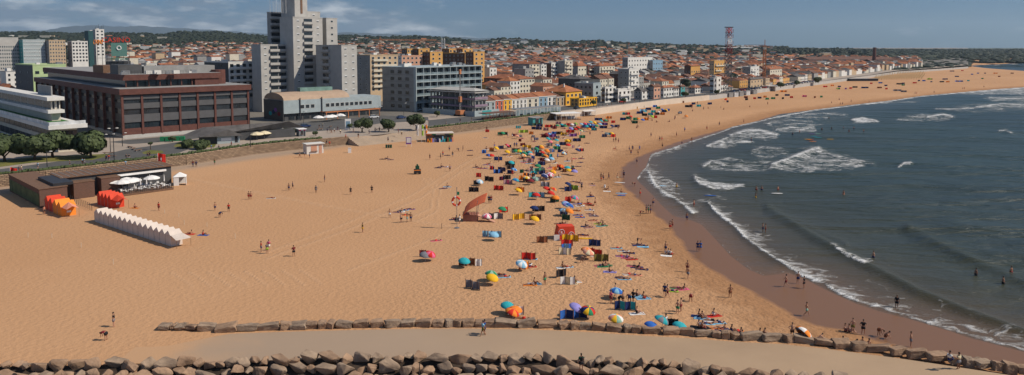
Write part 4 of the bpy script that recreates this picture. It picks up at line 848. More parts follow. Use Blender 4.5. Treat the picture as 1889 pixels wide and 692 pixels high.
flats('yellow gabled house on the far seafront', 1274, 150, 1291, 122, 1262, 2, 4, 'yellow' if 0 else 'ochre', 'brickdark', 'gable', rise=1.6)
flats('bright ochre flats behind the radio mast', 1317, 150, 1337, 113, 1308, 4, 4, 'ochre', 'beige', balc=True)
flats('grey concrete house with white balcony right of mast', 1384, 148, 1400, 124, 1369, 3, 3, 'white', 'greyconc', balc=True)
flats('cream house facing the sand near parked cars', 1384, 164, 1407, 147, 1380, 2, 4, 'beige', None, 'hip', rise=1.4, rm='tile4')
flats('white framed modern house on far promenade', 1316, 172, 1330, 144, 1309, 3, 2, 'white', 'bluegrey', style='d')
flats('cream house row beyond the crane', 1420, 152, 1442, 128, 1412, 3, 5, 'offwhite', 'beige', 'hip', rise=1.8)
# glass-fronted seafront houses
flats('dark domed glass building behind the yellow restaurant', 1070, 176, 1089, 146, 1030, 2, 3, 'darkgrey', 'darkgrey', 'hip', rise=2.5, rm='tile4', style='d', sidewin=6)
flats('grey cube house with bold white frame', 1094, 189, 1108, 155, 1060, 3, 1, 'bluegrey', 'grey', style='d', sidewin=4)
flats('white and grey modern house by the promenade', 1116, 190, 1136, 163, 1110, 3, 3, 'white', 'grey', style='d', balc=True)
flats('low white house with wide balcony by promenade', 1140, 189, 1163, 166, 1136, 2, 3, 'white', 'greyconc', balc=True, style='d')
flats('grey shed-roofed house left of the pink house', 1184, 184, 1205, 168, 1170, 2, 3, 'white', 'greyconc', 'gable', rm='tile4')
flats('pink gabled house on the promenade', 1206, 183, 1218, 160, 1196, 2, 2, 'pink', 'greyconc', 'gable', rm='tile3', rise=1.5)
flats('white terraced house beside the pink house', 1224, 180, 1243, 162, 1219, 2, 4, 'white', None, 'hip', rise=1.4)
flats('second white house with flat balcony', 1243, 178, 1255, 163, 1238, 2, 3, 'white', 'grey', 'hip', rise=1.5, rm='tile3')
flats('teal gabled house on the promenade', 1256, 177, 1263, 160, 1250, 2, 1, 'teal', 'greyconc', 'gable', rise=1.2, rm='tile3')
flats('white shop with teal annex on promenade', 1282, 173, 1296, 162, 1270, 2, 3, 'white', 'greyconc', 'hip', rise=1.6)
# small coloured row
row = [('grey', 'bluegrey', 896, 914, 206.5, 187), ('red', 'red', 914, 929, 205, 185), ('yellow', 'yellow', 929, 944, 203.7, 183), ('white', 'white', 944, 959, 202.4, 183), ('low white', 'white', 959, 972, 201, 181), ('cream', 'offwhite', 972, 994, 200, 180), ('blue', 'blueh', 994, 1010, 198.3, 178), ('white dark-windowed', 'white', 1010, 1026, 197, 177), ('beige', 'beige', 1026, 1041, 196, 179)]
for nm, m, u0, u1, v, vt in row:
    P = G(u0, v, ZP); B = Bld('row_house', nm + ' terraced house in the small coloured row', 'house', u0, v, u1, vt, D=13, ang=math.atan2(G(u1, v - (u1 - u0) * .072, ZP).y - P.y, G(u1, v - (u1 - u0) * .072, ZP).x - P.x), group='small coloured row houses')
    W, H = B.W, B.H; B.box('wall', M[m], 0.02, 0, 0, W - .02, 13, H)
    n = 2
    for f in range(2):
        for c in range(n): B.win(W * (c + .5) / n, (.3 if f == 0 else H * .52), W / n * .36, 2.2 if f == 0 else 1.7, 'd' if 'dark' in nm else 'w')
    B.box('cornice', M['white'], 0.02, -.25, H - .35, W - .02, -.003, H); B.part('roof', hiproof(W - .1, 13, H + .01, 1.9, .0, True, True), M[random.choice(['tile', 'tile3', 'tile2'])])
    chimney(B, W * .6, 7, H + .8)
# yellow restaurant and annex; ochre sides paint the shade on yellow walls
B = flats('big yellow restaurant with wide terracotta roof', 1044, 195, 1073, 170, 1003, 2, 4, 'yellow', 'ochre', 'hip', rise=3.6, rm='tile2', cat='restaurant', sidewin=5)
B = flats('yellow terrace annex of the restaurant', 1068, 198, 1101, 184, 1052, 2, 7, 'yellow', 'ochre', cat='restaurant annex', style='d')
# far-left white terraced building with turf terrace
B = Bld('terraced_building', 'white terraced building with green turf roof terrace, far left', 'building', 100, 283, 154, 231, D=105, ang=R(46))
TERR = ZP + B.H
W, D, H = B.W, B.D, B.H
B.box('wall', M['offwhite'], 1.5, 1.5, 0, W - 1, D, H - 1.2); B.box('roof_slab', M['white'], -1.5, -1.5, H - 1.2, W + 1.0, D, H)
for j in range(14):
    for f in range(2): B.win(1.5 + (j + .5) * (D - 2) / 14, .6 + f * 3.6, D / 14 - .7, 2.3, 'd', 1.5, 'L')
for j in range(3):
    for f in range(2): B.win(3 + j * (W - 4) / 3, .6 + f * 3.6, 2.4, 2.2, 'd', 1.5)
B.box('balcony', M['white'], 1, -.8, 3.3, W - 1, 1.5, 4.3)
B.box('turf_terrace', M['turf'], 1, 1, H + .003, W - 1, D - 1, H + .08); 
B.part('glass_railing', MB().box(-1.2, -1.2, H, W + .6, -1.1, H + 1.0).box(-1.3, -1.1, H, -1.2, D, H + 1.0), M['blind'])
hp = hgt(B.P, 170); 
zt = H + 7.6; y2 = 13; B.box('upper_wall', M['offwhite'], 3, y2, H + .08, W * .7, D, H + 6.5); B.box('upper_roof_slab', M['white'], 1.5, y2 - 2, H + 6.5, W * .8, D, zt)
B.box('upper_balcony', M['white'], 1.6, y2 - 2, H + 2.6, W * .8 - .1, D, H + 3.6)
for j in range(10): B.win(y2 + (j + .5) * (D - y2) / 10, H + 3.7, (D - y2) / 10 - .6, 2.6, 'w', 3, 'L')
for j in range(2): B.win(3 + (W * .7 - 3) * (j + .5) / 2, H + 3.7, (W * .7 - 3) / 2 - .4, 2.6, 'w', y2)
B.box('roof_hut', M['greyconc'], 5, y2 + 6, zt, W * .6, y2 + 22, zt + 3)

# left skyline flats
flats('blue-grey flats at the left edge behind white building', -10, 156, 38, 70, -60, 9, 12, 'conc', 'conc', style='g')
flats('glass-fronted flats with rows of blinds, upper left', 46, 155, 87, 74, 36, 6, 9, 'bluegrey', 'teal', style='b')
flats('beige flats with small square windows, upper left', 94, 154, 124, 75, 86, 7, 6, 'beige', 'greyconc')
flats('white flats with tall windows left of teal tower', 136, 153, 165, 77, 128, 6, 5, 'white', 'greyconc', style='d')
B = flats('slim white block with rooftop antennas beside teal tower', 180, 150, 196, 55, 176, 8, 2, 'white', 'greyconc')
m_ = MB(); [m_.tube((1 + i * 1.3, 2, B.H), (1 + i * 1.3, 2, B.H + 3 + i % 3), .12, 4) for i in range(6)]; B.part('antenna', m_, M['darkmetal'])
B = flats('teal-netted tower block under scaffolding', 167, 148, 183, 58, 160, 1, 1, 'teal_cl', 'teal_cl', sidewin=0)
flats('pale green building with dark left side', 64, 196, 125, 121, 32, 4, 4, 'green', 'darkgrey', style='d')
flats('white house with tiled roof left of casino sign', 120, 172, 185, 136, 105, 3, 9, 'white', 'offwhite', 'hip', rise=2.2, rm='tile')
flats('white block with black awning bands behind brown building', 424, 205, 470, 116, 380, 6, 4, 'white', 'darkgrey', style='d', balc=True)
# casino rooftop sign
P = G(214, 182, ZP); t = thing('rooftop_sign', 'illuminated rooftop casino sign with green board and white ring', 'sign', (P.x, P.y, ZP), R(20))
pm = F / (P.y * CP); 
zt = hgt(P, 79) - ZP; zb = hgt(P, 104) - ZP
MB().box(-5, 1.2, 0, 7, 14, zb - 3).build('support_building', M['darkgrey'], t)
MB().box(-1.5, 0, zb, 7, .4, zt).build('board', M['board'], t)
mb = MB(); 
for k in range(20): a0, a1 = 2 * math.pi * k / 20, 2 * math.pi * (k + 1) / 20; mb.prism([(0, 0), (1, 0), (1, 1)], 0, 0) if 0 else mb.tube((2.75 + 1.15 * math.cos(a0), -.06, (zt + zb) / 2 + .9 + 1.15 * math.sin(a0)), (2.75 + 1.15 * math.cos(a1), -.06, (zt + zb) / 2 + .9 + 1.15 * math.sin(a1)), .32, 5)
mb.build('ring_emblem', M['whitecloth'], t)
mb = MB(); [mb.tube((x, .8, 0), (x, .8, zt + 3.5), .15, 4) for x in (-9, -6.5, -4, -1.5, 2, 5, 8)]; mb.tube((-9, .8, zt + .5), (9, .8, zt + .5), .12, 4).tube((-9, .8, zb - 1), (9, .8, zb - 1), .12, 4); mb.build('frame', M['darkmetal'], t)
def text(s, size, loc, rot, m, parent, name='lettering', ext=.05, align='CENTER'):
    c = bpy.data.curves.new(name, 'FONT'); c.body = s; c.size = size; c.extrude = ext; c.align_x = align; c.resolution_u = 2
    o = bpy.data.objects.new(name + '_src', c); COL.objects.link(o); dg = bpy.context.evaluated_depsgraph_get(); me = bpy.data.meshes.new_from_object(o.evaluated_get(dg)); bpy.data.objects.remove(o)
    me.materials.clear(); me.materials.append(m); o = put(name, me, parent, loc); o.rotation_euler = rot; return o
text('CASINO', 4.2, (1.5, -.1, zt + .3), (R(90), 0, 0), M['redlet'], t, 'red_lettering', .12)
text('CASINO', 4.2, (-8.5, 1.2, zt - 1.0), (R(90), 0, R(-62)), M['orangecloth'], t, 'side_lettering', .12)
text('ESPINHO', 2.3, (2.7, -.1, zb - 2.3), (R(90), 0, 0), M['greenlet'], t, 'green_lettering', .08)

# long factory halls, warehouses, church, chimney, radio mast, cranes
def hall(label, u0, u1, v, vt, D, wm, rm, rise=2):
    P = G(u0, v, ZP); Q = G(u1, v, ZP); W = Q.x - P.x; H = hgt(P, vt) - ZP
    t = thing('factory_hall', label, 'factory hall', P, 0); MB().box(0, 0, 0, W, D, H).build('wall', M[wm], t); hiproof(W, D, H, rise, .5, True, True).build('roof', M[rm], t)
hall('long dark factory hall with dull red roof', 1492, 1652, 123, 110, 60, 'greyconc', 'tile3', 4)
hall('low grey warehouse roof left of the chimney', 1430, 1520, 124, 114, 30, 'greyconc', 'tile4', 2)
hall('long red-roofed shed behind the crane', 1408, 1448, 120, 111, 40, 'wood', 'tile2', 3)
hall('white-roofed sheds beyond the radio mast', 1345, 1405, 107, 104.5, 60, 'white', 'tile4', 1)
hall('white greenhouse line in the far fields', 1700, 1745, 100, 98.3, 80, 'white', 'blind', 1)
hall('short white hall in the far fields', 1660, 1697, 100.5, 99.2, 60, 'white', 'blind', 1)
hall('pale flat warehouse before the wooded ridge', 1262, 1300, 105, 102, 60, 'white', 'tile4', 1)
P = G(1612, 124, ZP); h = hgt(P, 88.5) - ZP; t = thing('factory_chimney', 'tall tapering brick factory chimney', 'chimney', P); MB().tube((0, 0, 0), (0, 0, h), 3.4, 10, 2.1).build('shaft', M['bricky'], t); MB().tube((0, 0, h), (0, 0, h + .8), 2.5, 10).build('cap', M['brickdark'], t); MB().box(-4, -4, 0, 4, 4, 2).build('plinth', M['brickdark'], t)
P = G(818, 117, ZP); P = Vector(((818 - CX) / F * 1500, 1500, float(land_z(np.array([(818 - CX) / F * 1500]), np.array([1500.]))[0]) - 3)); t = thing('church', 'white twin-towered church in front of the wooded hill', 'church', P)
hh = hgt(P, 70) - P.z; MB().box(-3.6, 0, 0, 3.6, 16, hh * .5).build('nave', M['white'], t)
for x in (-3.6, 1.4): MB().box(x, -.5, 0, x + 2.2, 1.7, hh * .9).tube((x + 1.1, .6, hh * .9), (x + 1.1, .6, hh), 1.3, 6, .2).build('bell_tower', M['white'], t)
P = G(1342, 172, ZP); h = hgt(P, 52) - ZP; t = thing('radio_mast', 'red and white lattice radio mast rising over the houses', 'mast', P, R(20))
segs = 15; w0, w1 = 1.9, 1.35
for k in range(segs):
    za, zb_ = h * k / segs, h * (k + 1) / segs; wa, wb = w0 + (w1 - w0) * k / segs, w0 + (w1 - w0) * (k + 1) / segs; mb = MB()
    cn = [(-1, -1), (1, -1), (1, 1), (-1, 1)]
    for i in range(4):
        a, b_ = cn[i], cn[(i + 1) % 4]; mb.tube((a[0] * wa, a[1] * wa, za), (a[0] * wb, a[1] * wb, zb_), .15, 4).tube((a[0] * wa, a[1] * wa, za), (b_[0] * wb, b_[1] * wb, zb_), .1, 4).tube((b_[0] * wa, b_[1] * wa, za), (a[0] * wb, a[1] * wb, zb_), .1, 4).tube((a[0] * wb, a[1] * wb, zb_), (b_[0] * wb, b_[1] * wb, zb_), .13, 4)
    mb.build('lattice_section', M['darkgrey'] if k < 9 else (FB['maroon'] if k in (9, 10, 13) else (M['whitecloth'] if k in (11, 12) else FB['red'])), t)
mb = MB()
for z in (h * .66, h * .75, h * .85, h * .93): mb.box(-1.9, -1.9, z, 1.9, 1.9, z + .15); mb.tube((-2.8, -2.6, z), (-2.8, -2.6, z + 2.2), .15, 5).tube((2.3, -1.6, z), (2.3, -1.6, z + 2.4), .15, 5)
mb.build('antenna_platform', FB['maroon'], t); MB().box(-3.2, -.5, h + .3, 3.2, .5, h + .9).tube((-1, 0, h), (-1, 0, h + .4), .2, 4).tube((1, 0, h), (1, 0, h + .4), .2, 4).build('top_array', M['darkmetal'], t)
def crane(label, u, v, vt, jx, jy, cj=6, m='orangewood', r=.9):
    P = G(u, v, ZP); h = hgt(P, vt) - ZP; t = thing('tower_crane', label, 'crane', P); mb = MB()
    for k in range(int(h / 2.5)):
        z = k * 2.5
        for a in ((-r, -r), (r, -r), (r, r), (-r, r)): mb.tube((a[0], a[1], z), (a[0], a[1], z + 2.5), .26, 4)
        mb.tube((-r, -r, z), (r, -r, z + 2.5), .18, 4).tube((r, -r, z), (r, r, z + 2.5), .18, 4)
    mb.build('mast', M[m], t); d = Vector((jx, jy, 0)); z = h - 3; mb = MB(); n = max(4, int(d.length / 3))
    for k in range(n):
        a = d * (k / n); b_ = d * ((k + 1) / n); mb.tube((a.x, a.y, z), (b_.x, b_.y, z), .2, 4).tube((a.x, a.y, z + 1.2), (b_.x, b_.y, z + 1.2), .16, 4).tube((a.x, a.y, z), (b_.x, b_.y, z + 1.2), .12, 4)
    mb.build('jib', M[m], t); e = -d.normalized() * cj; MB().tube((0, 0, z + .3), (e.x, e.y, z + .3), .35, 4).build('counter_jib', M[m], t); MB().box(e.x - 1, e.y - 1, z - 2, e.x + 1, e.y + 1, z + .5).build('counterweight', M['greyconc'], t)
    MB().tube((0, 0, z), (0, 0, h + 2.5), .3, 4).build('apex', M[m], t); MB().box(-1.1, -1.1, z - 2.5, 1.1, 1.1, z - .3).build('cab', M['offwhite'], t)
crane('orange tower crane right of the radio mast', 1409, 156, 79, -12, 16)
crane('low orange crane between the mast and tall crane', 1383, 128, 92, -30, 15)
crane('orange crane above the houses behind the beige flats', 702, 130, 70, 70, 40, 12)
crane('thin orange crane on the central skyline', 1081, 120, 80, -35, 0, 12)
crane('distant orange crane right of the thin one', 1160, 118, 79, 4, 40, 12)
# ------------------------------------------------------------------ the town: rows of tiled houses along the seafront street grid
BIG = []   # footprints of everything placed so far in plan (world)
for o, l in TAGS:
    if o.get('category') in ('rock',): continue
    P = o.location; xs = []
    for c in o.children:
        if c.data and c.name.split('.')[0] in ('wall', 'support_building'):
            for b_ in c.bound_box:
                q = Matrix.Rotation(o.rotation_euler.z, 4, 'Z') @ Vector(b_); xs.append((q.x + P.x, q.y + P.y))
    if xs:
        ds = [((x * cA + y * sA), (-x * sA + y * cA)) for x, y in xs]
        BIG.append((min(d[0] for d in ds) - 3, max(d[0] for d in ds) + 3, min(d[1] for d in ds) - 3, max(d[1] for d in ds) + 3))
for u, v in ((214, 182),): 
    p = G(u, v, ZP); s_, t_ = p.x * cA + p.y * sA, -p.x * sA + p.y * cA; BIG.append((s_ - 12, s_ + 12, t_ - 12, t_ + 16))
p = G(880, 200, ZP)
def clear(s0, s1, t0, t1): return not any(a < s1 and s0 < b and c < t1 and t0 < d for a, b, c, d in BIG)
rt = random.Random(21)
SW = [(x * cA + y * sA, -x * sA + y * cA) for x, y in WW]     # wall in street coordinates
sw_s = np.array([s for s, t in SW]); sw_t = np.array([t for s, t in SW])
# screen rectangles of tall buildings that hide what is behind
OCC = [(70, 459, 139, 262, 330), (0, 100, 170, 290, 300), (467, 660, 83, 222, 340), (706, 889, 126, 206, 380), (488, 703, 185, 225, 320), (797, 893, 170, 213, 370), (-20, 196, 78, 160, 700), (896, 1041, 181, 206, 400), (893, 986, 146, 173, 500)]
cand = []
s = -420.0
while s < 1500:
    w = rt.choice((7, 8, 9, 10, 12)); t = 0
    base = float(np.interp(s, sw_s, sw_t)); rowt = 34.0
    if s > 330: rowt = 16.0
    k = 0
    while rowt < 1500:
        if (int(s // 62)) * 62 + 9 > s and s < (int(s // 62)) * 62 + 9: pass
        ww = w; d = rt.uniform(10, 14); t0 = base + rowt
        if not (s % 64 < 8):
            x, y = s * cA - t0 * sA, s * sA + t0 * cA
            if y > 150 and math.hypot(x, y) > 180:
                u, v = PX(x, y, 8)
                if -40 < u < 1700 and y < 2000 and clear(s, s + ww, t0, t0 + d):
                    z = float(land_z(np.array([x]), np.array([y]))[0]); h = rt.choice((4, 6.2, 6.5, 7, 9.5)) if rt.random() < .93 else rt.choice((13, 16))
                    if s > 480: h = min(h, 6.2) - (1.5 if rt.random() < .5 else 0)
                    if y > 900: h += rt.uniform(0, 3)
                    u, v = PX(x, y, z + h)
                    gv = PX(x, y, z)[1]; FL = np.interp(u, [-40, 100, 230, 460, 470, 700, 720, 895, 900, 1041, 1060, 1160, 1300], [205, 205, 190, 185, 165, 165, 160, 160, 186, 176, 172, 168, 160])
                    if gv < (FL if u < 1300 else 999) and not any(a < u < b_ and c < v and y > dd for a, b_, c, e, dd in OCC): cand.append((y, s, t0, ww, d, h, z, u, v))
        rowt += (16 if k % 2 == 0 else 27) * (1 if rowt < 420 else 1.35); k += 1
    s += w + (0.0 if rt.random() < .8 else 2)
cand.sort(); cand = [c for c in cand if c[0] < 1350 or rt.random() < .6]
near, far = cand[:265], cand[265:]
NM = {'white': 'white', 'offwhite': 'cream', 'conc': 'pale grey', 'beige': 'beige', 'pink': 'pink', 'greyconc': 'grey', 'ochre': 'ochre', 'blueh': 'blue'}
RN = {'tile': 'terracotta', 'tile2': 'orange', 'tile3': 'old brown', 'tile4': 'grey slate', 'flat': 'flat'}
for (y, s, t0, w, d, h, z, u, v) in near:
    m = rt.choice(['white'] * 4 + ['offwhite'] * 3 + ['conc', 'beige', 'pink', 'greyconc', 'ochre', 'conc', 'offwhite'] + (['blueh'] if rt.random() < .15 else [])); big = h > 12
    rf = 'flat' if big and rt.random() < .7 else rt.choice(['tile'] * 4 + ['tile2'] * 2 + ['tile3'] * 5 + ['tile4'] + ['flat'])
    x, yy = s * cA - t0 * sA, s * sA + t0 * cA
    if u > 1340: m = rt.choice(['offwhite', 'beige', 'beige', 'greyconc', 'conc', 'pink', 'ochre', 'white']); rf = rt.choice(['tile3', 'tile3', 'tile', 'tile', 'tile4', 'tile2'])
    area = 'left of the tower' if u < 480 else ('behind the grey hotel' if u < 900 else ('behind the coloured row' if u < 1150 else ('left of radio mast' if u < 1340 else 'right of radio mast')))
    lab = '%s house with %s roof %s' % (NM[m], RN[rf], area) if not big else '%s block of flats with %s roof %s' % (NM[m], RN[rf], area)
    t = thing('house' if not big else 'apartment_building', lab, 'house' if not big else 'flats', (x, yy, z - .5), A0, 'houses of the town')
    MB().box(0.02, 0, 0, w - .02, d, h).build('wall', M[m], t)
    if rf == 'flat': MB().box(-.1, -.1, h, w + .1, d + .1, h + .4).build('roof', M['greyconc'], t); MB().box(w * .3, d * .4, h + .4, w * .6, d * .8, h + 2.2).build('roof_hut', M[m], t)
    else:
        r_ = hiproof(w - .05, d, h, rt.uniform(1.6, 2.8), .3 if w > 9 else .0, rt.random() < .6, rt.random() < .7).build('roof', M[rf], t)
        if y < 620: MB().box(w * .6, d * .6, h, w * .6 + .7, d * .6 + .7, h + 2.6).build('chimney', M['white'], r_)
    if True:
        nf = max(1, int(h / 3.1)); nc = 3 if w > 8 else 2
        for f in range(nf):
            for c in range(nc): put('window', winmesh(1.2, 1.5, 'w' if m != 'white' else 'd'), t, (w * (c + .5) / nc, -.003, 1.2 + f * 3.0))
# the many farther roofs, past three hundred houses, as one object
fm = MB(); mats = [M['white'], M['offwhite'], M['beige'], M['greyconc'], M['tile'], M['tile2'], M['tile3'], M['tile4']]
def far_house(x, y, z, w, d, h, a, wi, ri, rise):
    m = MB(); m.box(0, 0, -3, w, d, h, wi); r_ = hiproof(w, d, h, rise, .3, rt.random() < .5, rt.random() < .6); m.add(r_.v, r_.f, ri); c, s_ = math.cos(a), math.sin(a)
    fm.v, n0 = fm.v, len(fm.v); fm.v += [(x + px_ * c - py_ * s_, y + px_ * s_ + py_ * c, z + pz) for px_, py_, pz in m.v]; fm.f += [tuple(i + n0 for i in f) for f in m.f]; fm.m += m.m
for (y, s, t0, w, d, h, z, u, v) in far:
    far_house(s * cA - t0 * sA, s * sA + t0 * cA, z, w, d, h, A0, rt.choice((0, 0, 1, 1, 2, 3)), rt.choice((4, 4, 5, 6, 6, 6, 7, 3)), rt.uniform(1.5, 2.8))
for k in range(1000):
    y = rt.uniform(1200, 2350); u = rt.uniform(-40, 1560); 
    if u < 560 and rt.random() < .55: continue
    if u > 1420 and y > 1600: continue
    if 300 < u < 540 and y > 1550: continue
    if y > 1700 and rt.random() < .5: continue
    x = (u - CX) / F * y; z = float(land_z(np.array([x]), np.array([y]))[0]); w = rt.uniform(9, 22)
    if rt.random() < .16: fm.v += [(x + a_, y + b_, z + c_) for c_ in (-3, 12) for a_, b_ in ((0, 0), (w * 1.3, 4), (w * 1.1, 14), (-2, 10))]; k0 = len(fm.v) - 8; fm.f += [(k0, k0 + 1, k0 + 5, k0 + 4), (k0 + 1, k0 + 2, k0 + 6, k0 + 5), (k0 + 3, k0, k0 + 4, k0 + 7), (k0 + 4, k0 + 5, k0 + 6, k0 + 7)]; fm.m += [rt.choice((0, 1, 1, 2))] * 4; continue
    far_house(x, y, z, w, rt.uniform(9, 14), rt.uniform(4, 9), rt.uniform(-.5, 1.2), rt.choice((0, 0, 1, 1, 2, 3)), rt.choice((4, 5, 6, 6, 7, 0)), rt.uniform(1.5, 3))
for k in range(9):
    u = rt.choice((rt.uniform(860, 960), rt.uniform(1180, 1420))); y = rt.uniform(1900, 2400); x = (u - CX) / F * y; z = float(land_z(np.array([x]), np.array([y]))[0]); far_house(x, y, z, rt.uniform(50, 110), 25, 8, 0, 0, rt.choice((0, 7)), 1.5)
struct(fm.build('distant_houses', mats), 'stuff')
# greenery between the distant houses
gm = MB(); rg_ = random.Random(5)
for k in range(5200):
    y = rg_.uniform(560, 2400); u = rg_.uniform(-20, 1600); x = (u - CX) / F * y
    if y < 1000 and rg_.random() < .6: continue
    s_, t_ = x * cA + y * sA, -x * sA + y * cA
    if not clear(s_ - 2, s_ + 2, t_ - 2, t_ + 2): continue
    if t_ < float(np.interp(s_, sw_s, sw_t)) + 40: continue
    z = float(land_z(np.array([x]), np.array([y]))[0]); q = rg_.uniform(2.5, 6) * (1 if y < 1200 else 1.3); clump(gm, x, y, z, q, q * rg_.uniform(1.1, 1.7), rg_)
struct(gm.build('garden_trees', M['leafdark']), 'stuff')
# ------------------------------------------------------------------ promenade wall, hedge, roads, lawns
w_ = MB(); n = len(WALL); k1 = [i for i, p in enumerate(WALL) if p[0] == 640][0]; k2 = [i for i, p in enumerate(WALL) if p[0] == 786][0]; kw = [i for i, p in enumerate(WALL) if p[0] == 1033][0]; k3 = [i for i, p in enumerate(WALL) if p[0] == 1307][0]
def wallseg(i0, i1, name, label, m, top=0.35, th=.9, zb=-0.4):
    mb = MB()
    for i in range(i0, i1):
        a, b_ = Vector((*WW[i], 0)), Vector((*WW[i + 1], 0)); d = (b_ - a).normalized(); nrm = Vector((d.y, -d.x, 0)) * th
        mb.prism([(a.x, a.y), (a.x + nrm.x, a.y + nrm.y), (b_.x + nrm.x, b_.y + nrm.y), (b_.x, b_.y)], zb, ZP + top)
    o = mb.build(name, m); return tag(o, label, 'wall')
wallseg(0, k1, 'retaining_wall', 'stone retaining wall below the left promenade hedge', M['stonewall'])
wallseg(k2, kw, 'retaining_wall', 'stone retaining wall below the hedge in front of the coloured row', M['stonewall'])
wallseg(kw, k3, 'sea_wall', 'smooth white sea wall along the promenade', mat('white_sea_wall', (0.55, 0.47, 0.38), .85, .12, .15), .7, .6)
wallseg(k3, n - 1, 'low_kerb_wall', 'low pale kerb wall between far sand and parked cars', M['conc'], .12, .5)
def hedge(i0, i1, label, r):
    mb = MB()
    for i in range(i0, i1):
        a, b_ = Vector((*WW[i], 0)), Vector((*WW[i + 1], 0)); L = (b_ - a).length; d = (b_ - a).normalized(); nr = Vector((-d.y, d.x, 0)); m = int(L / .7)
        for k in range(m):
            p = a + d * (k * .7) + nr * r.uniform(.1, .9); mb.ball((p.x, p.y, ZP + .45 + r.uniform(0, .25)), (r.uniform(.5, .8), r.uniform(.5, .8), r.uniform(.35, .55)), 5, 4)
    o = mb.build('hedge', M['hedge']); tag(o, label, 'hedge')
hedge(2, k1 - 1, 'long clipped hedge on top of the left stone wall', random.Random(1)); hedge(k2, kw, 'clipped hedge along the promenade before the coloured row', random.Random(2))
# ramp of steps where the wall opens
st_ = MB(); a, b_ = Vector((*WW[k1], 0)), Vector((*WW[k2], 0)); d = (b_ - a).normalized(); nr = Vector((d.y, -d.x, 0))
for k in range(7):
    z1 = ZP - .02 - k * .36; o0, o1 = nr * (k * 1.1), nr * ((k + 1) * 1.1); st_.prism([(a.x + o0.x, a.y + o0.y), (a.x + o1.x, a.y + o1.y), (b_.x + o1.x, b_.y + o1.y), (b_.x + o0.x, b_.y + o0.y)], -.4, z1)
tag(st_.build('beach_steps', mat('pale_step_stone', (0.40, 0.31, 0.23), .9, .1, .3)), 'wide pale stone steps from plaza down to the sand', 'steps')
def patch(name, pts, m, z=0.004, kind='structure'):
    o = MB().add([G(u, v, ZP + z) for u, v in pts], [tuple(range(len(pts)))[::-1]]).build(name, m)
    if kind: struct(o, kind)
    return o
patch('asphalt_road', [(-300,352),(0,312),(90,300),(180,288),(230,276),(330,262),(380,264),(330,282),(230,294),(200,304),(100,312),(0,321),(-300,360)], M['asphalt'], .004)
patch('side_road', [(200,262),(235,258),(460,239),(520,229),(560,226),(700,213),(790,216),(790,222),(700,228),(640,238),(560,244),(520,246),(470,246),(400,252),(300,262),(240,266)], M['asphalt'], .008)
patch('pavement_strip', [(230,257),(300,251),(460,238),(460,236.5),(300,247),(228,255.5)], M['conc'], .06)
patch('promenade_road', [(790,233),(880,223),(1000,208),(1100,197),(1220,184),(1307,176),(1400,163),(1400,160),(1307,172),(1220,178),(1100,190),(1000,201),(880,213),(790,222)], M['asphalt'], .012)
patch('lawn', [(-100,322),(0,308),(60,300),(120,297),(170,295),(206,287),(195,284),(150,286),(60,290),(-100,305)], M['lawn'], .016, 'stuff')
patch('flower_bed', [(262,281),(275,277),(300,278),(302,282),(285,284),(265,284)], M['lawn'], .02, 'stuff')
patch('grass_bed', [(320,270),(330,262),(395,258),(400,264),(395,272),(330,273)], M['lawn'], .02, 'stuff')
patch('beach_path', [(0, 0)] * 0 or [(640,257),(786,243),(786,246),(700,256),(640,262)], PAVE, -ZP * 0 - .02) if 0 else None
# ------------------------------------------------------------------ trees with leaf clumps
def tree_mesh(seed, n=2600, R_=1.0, squash=.8):
    r = random.Random(seed); m = MB(); blobs = [(Vector((r.uniform(-.55, .55), r.uniform(-.55, .55), r.uniform(-.25, .3))), r.uniform(.35, .58)) for _ in range(9)]
    for k in range(n):
        c, br = r.choice(blobs); dv = Vector((r.gauss(0, 1), r.gauss(0, 1), r.gauss(0, 1))).normalized(); p = c + dv * br * r.uniform(.75, 1.05); p.z *= squash
        a = Vector((r.gauss(0, 1), r.gauss(0, 1), r.gauss(0, 1))).normalized(); b = a.cross(dv).normalized(); a = b.cross(dv).normalized(); a = (a + dv * r.uniform(-.4, .6)).normalized(); s_ = r.uniform(.05, .11)
        m.add([p - a * s_ - b * s_, p + a * s_ - b * s_ * .6, p + a * s_ * .8 + b * s_, p - a * s_ * .7 + b * s_ * .8], [(0, 1, 2, 3)])
    for c, br in blobs: m.ball((c.x, c.y, c.z * squash), (br * .8, br * .8, br * .8 * squash), 7, 5)
    return m.mesh('crown', M['leaf'])
CR = [tree_mesh(i) for i in range(4)]
def tree(u, v, wpx, vtop, label, k, cat='tree', name='tree', z=ZP):
    P = G(u, v, z); pm = F / (P.y * CP + (HC - z) * SP); Rr = wpx / pm / 2 * (1.18 if u < 200 else 1.0); H = hgt(P, vtop) - z
    t = thing(name, label, cat, P, k * 1.3); th = max(H - Rr * 1.5, H * .2); m = MB(); m.tube((0, 0, 0), (0.1, 0, th), Rr * .07 + .1, 7, Rr * .05 + .05)
    for i in range(5): a = i * 1.26; m.tube((0.1, 0, th * .8), (math.cos(a) * Rr * .5, math.sin(a) * Rr * .5, th + Rr * .35), Rr * .035 + .04, 5, .03)
    m.build('trunk', M['trunk'], t); put('crown', CR[k % 4], t, (0, 0, H - Rr * .9), 0, (Rr * 1.12, Rr * 1.12, max(Rr * 1.2, .5))); return t
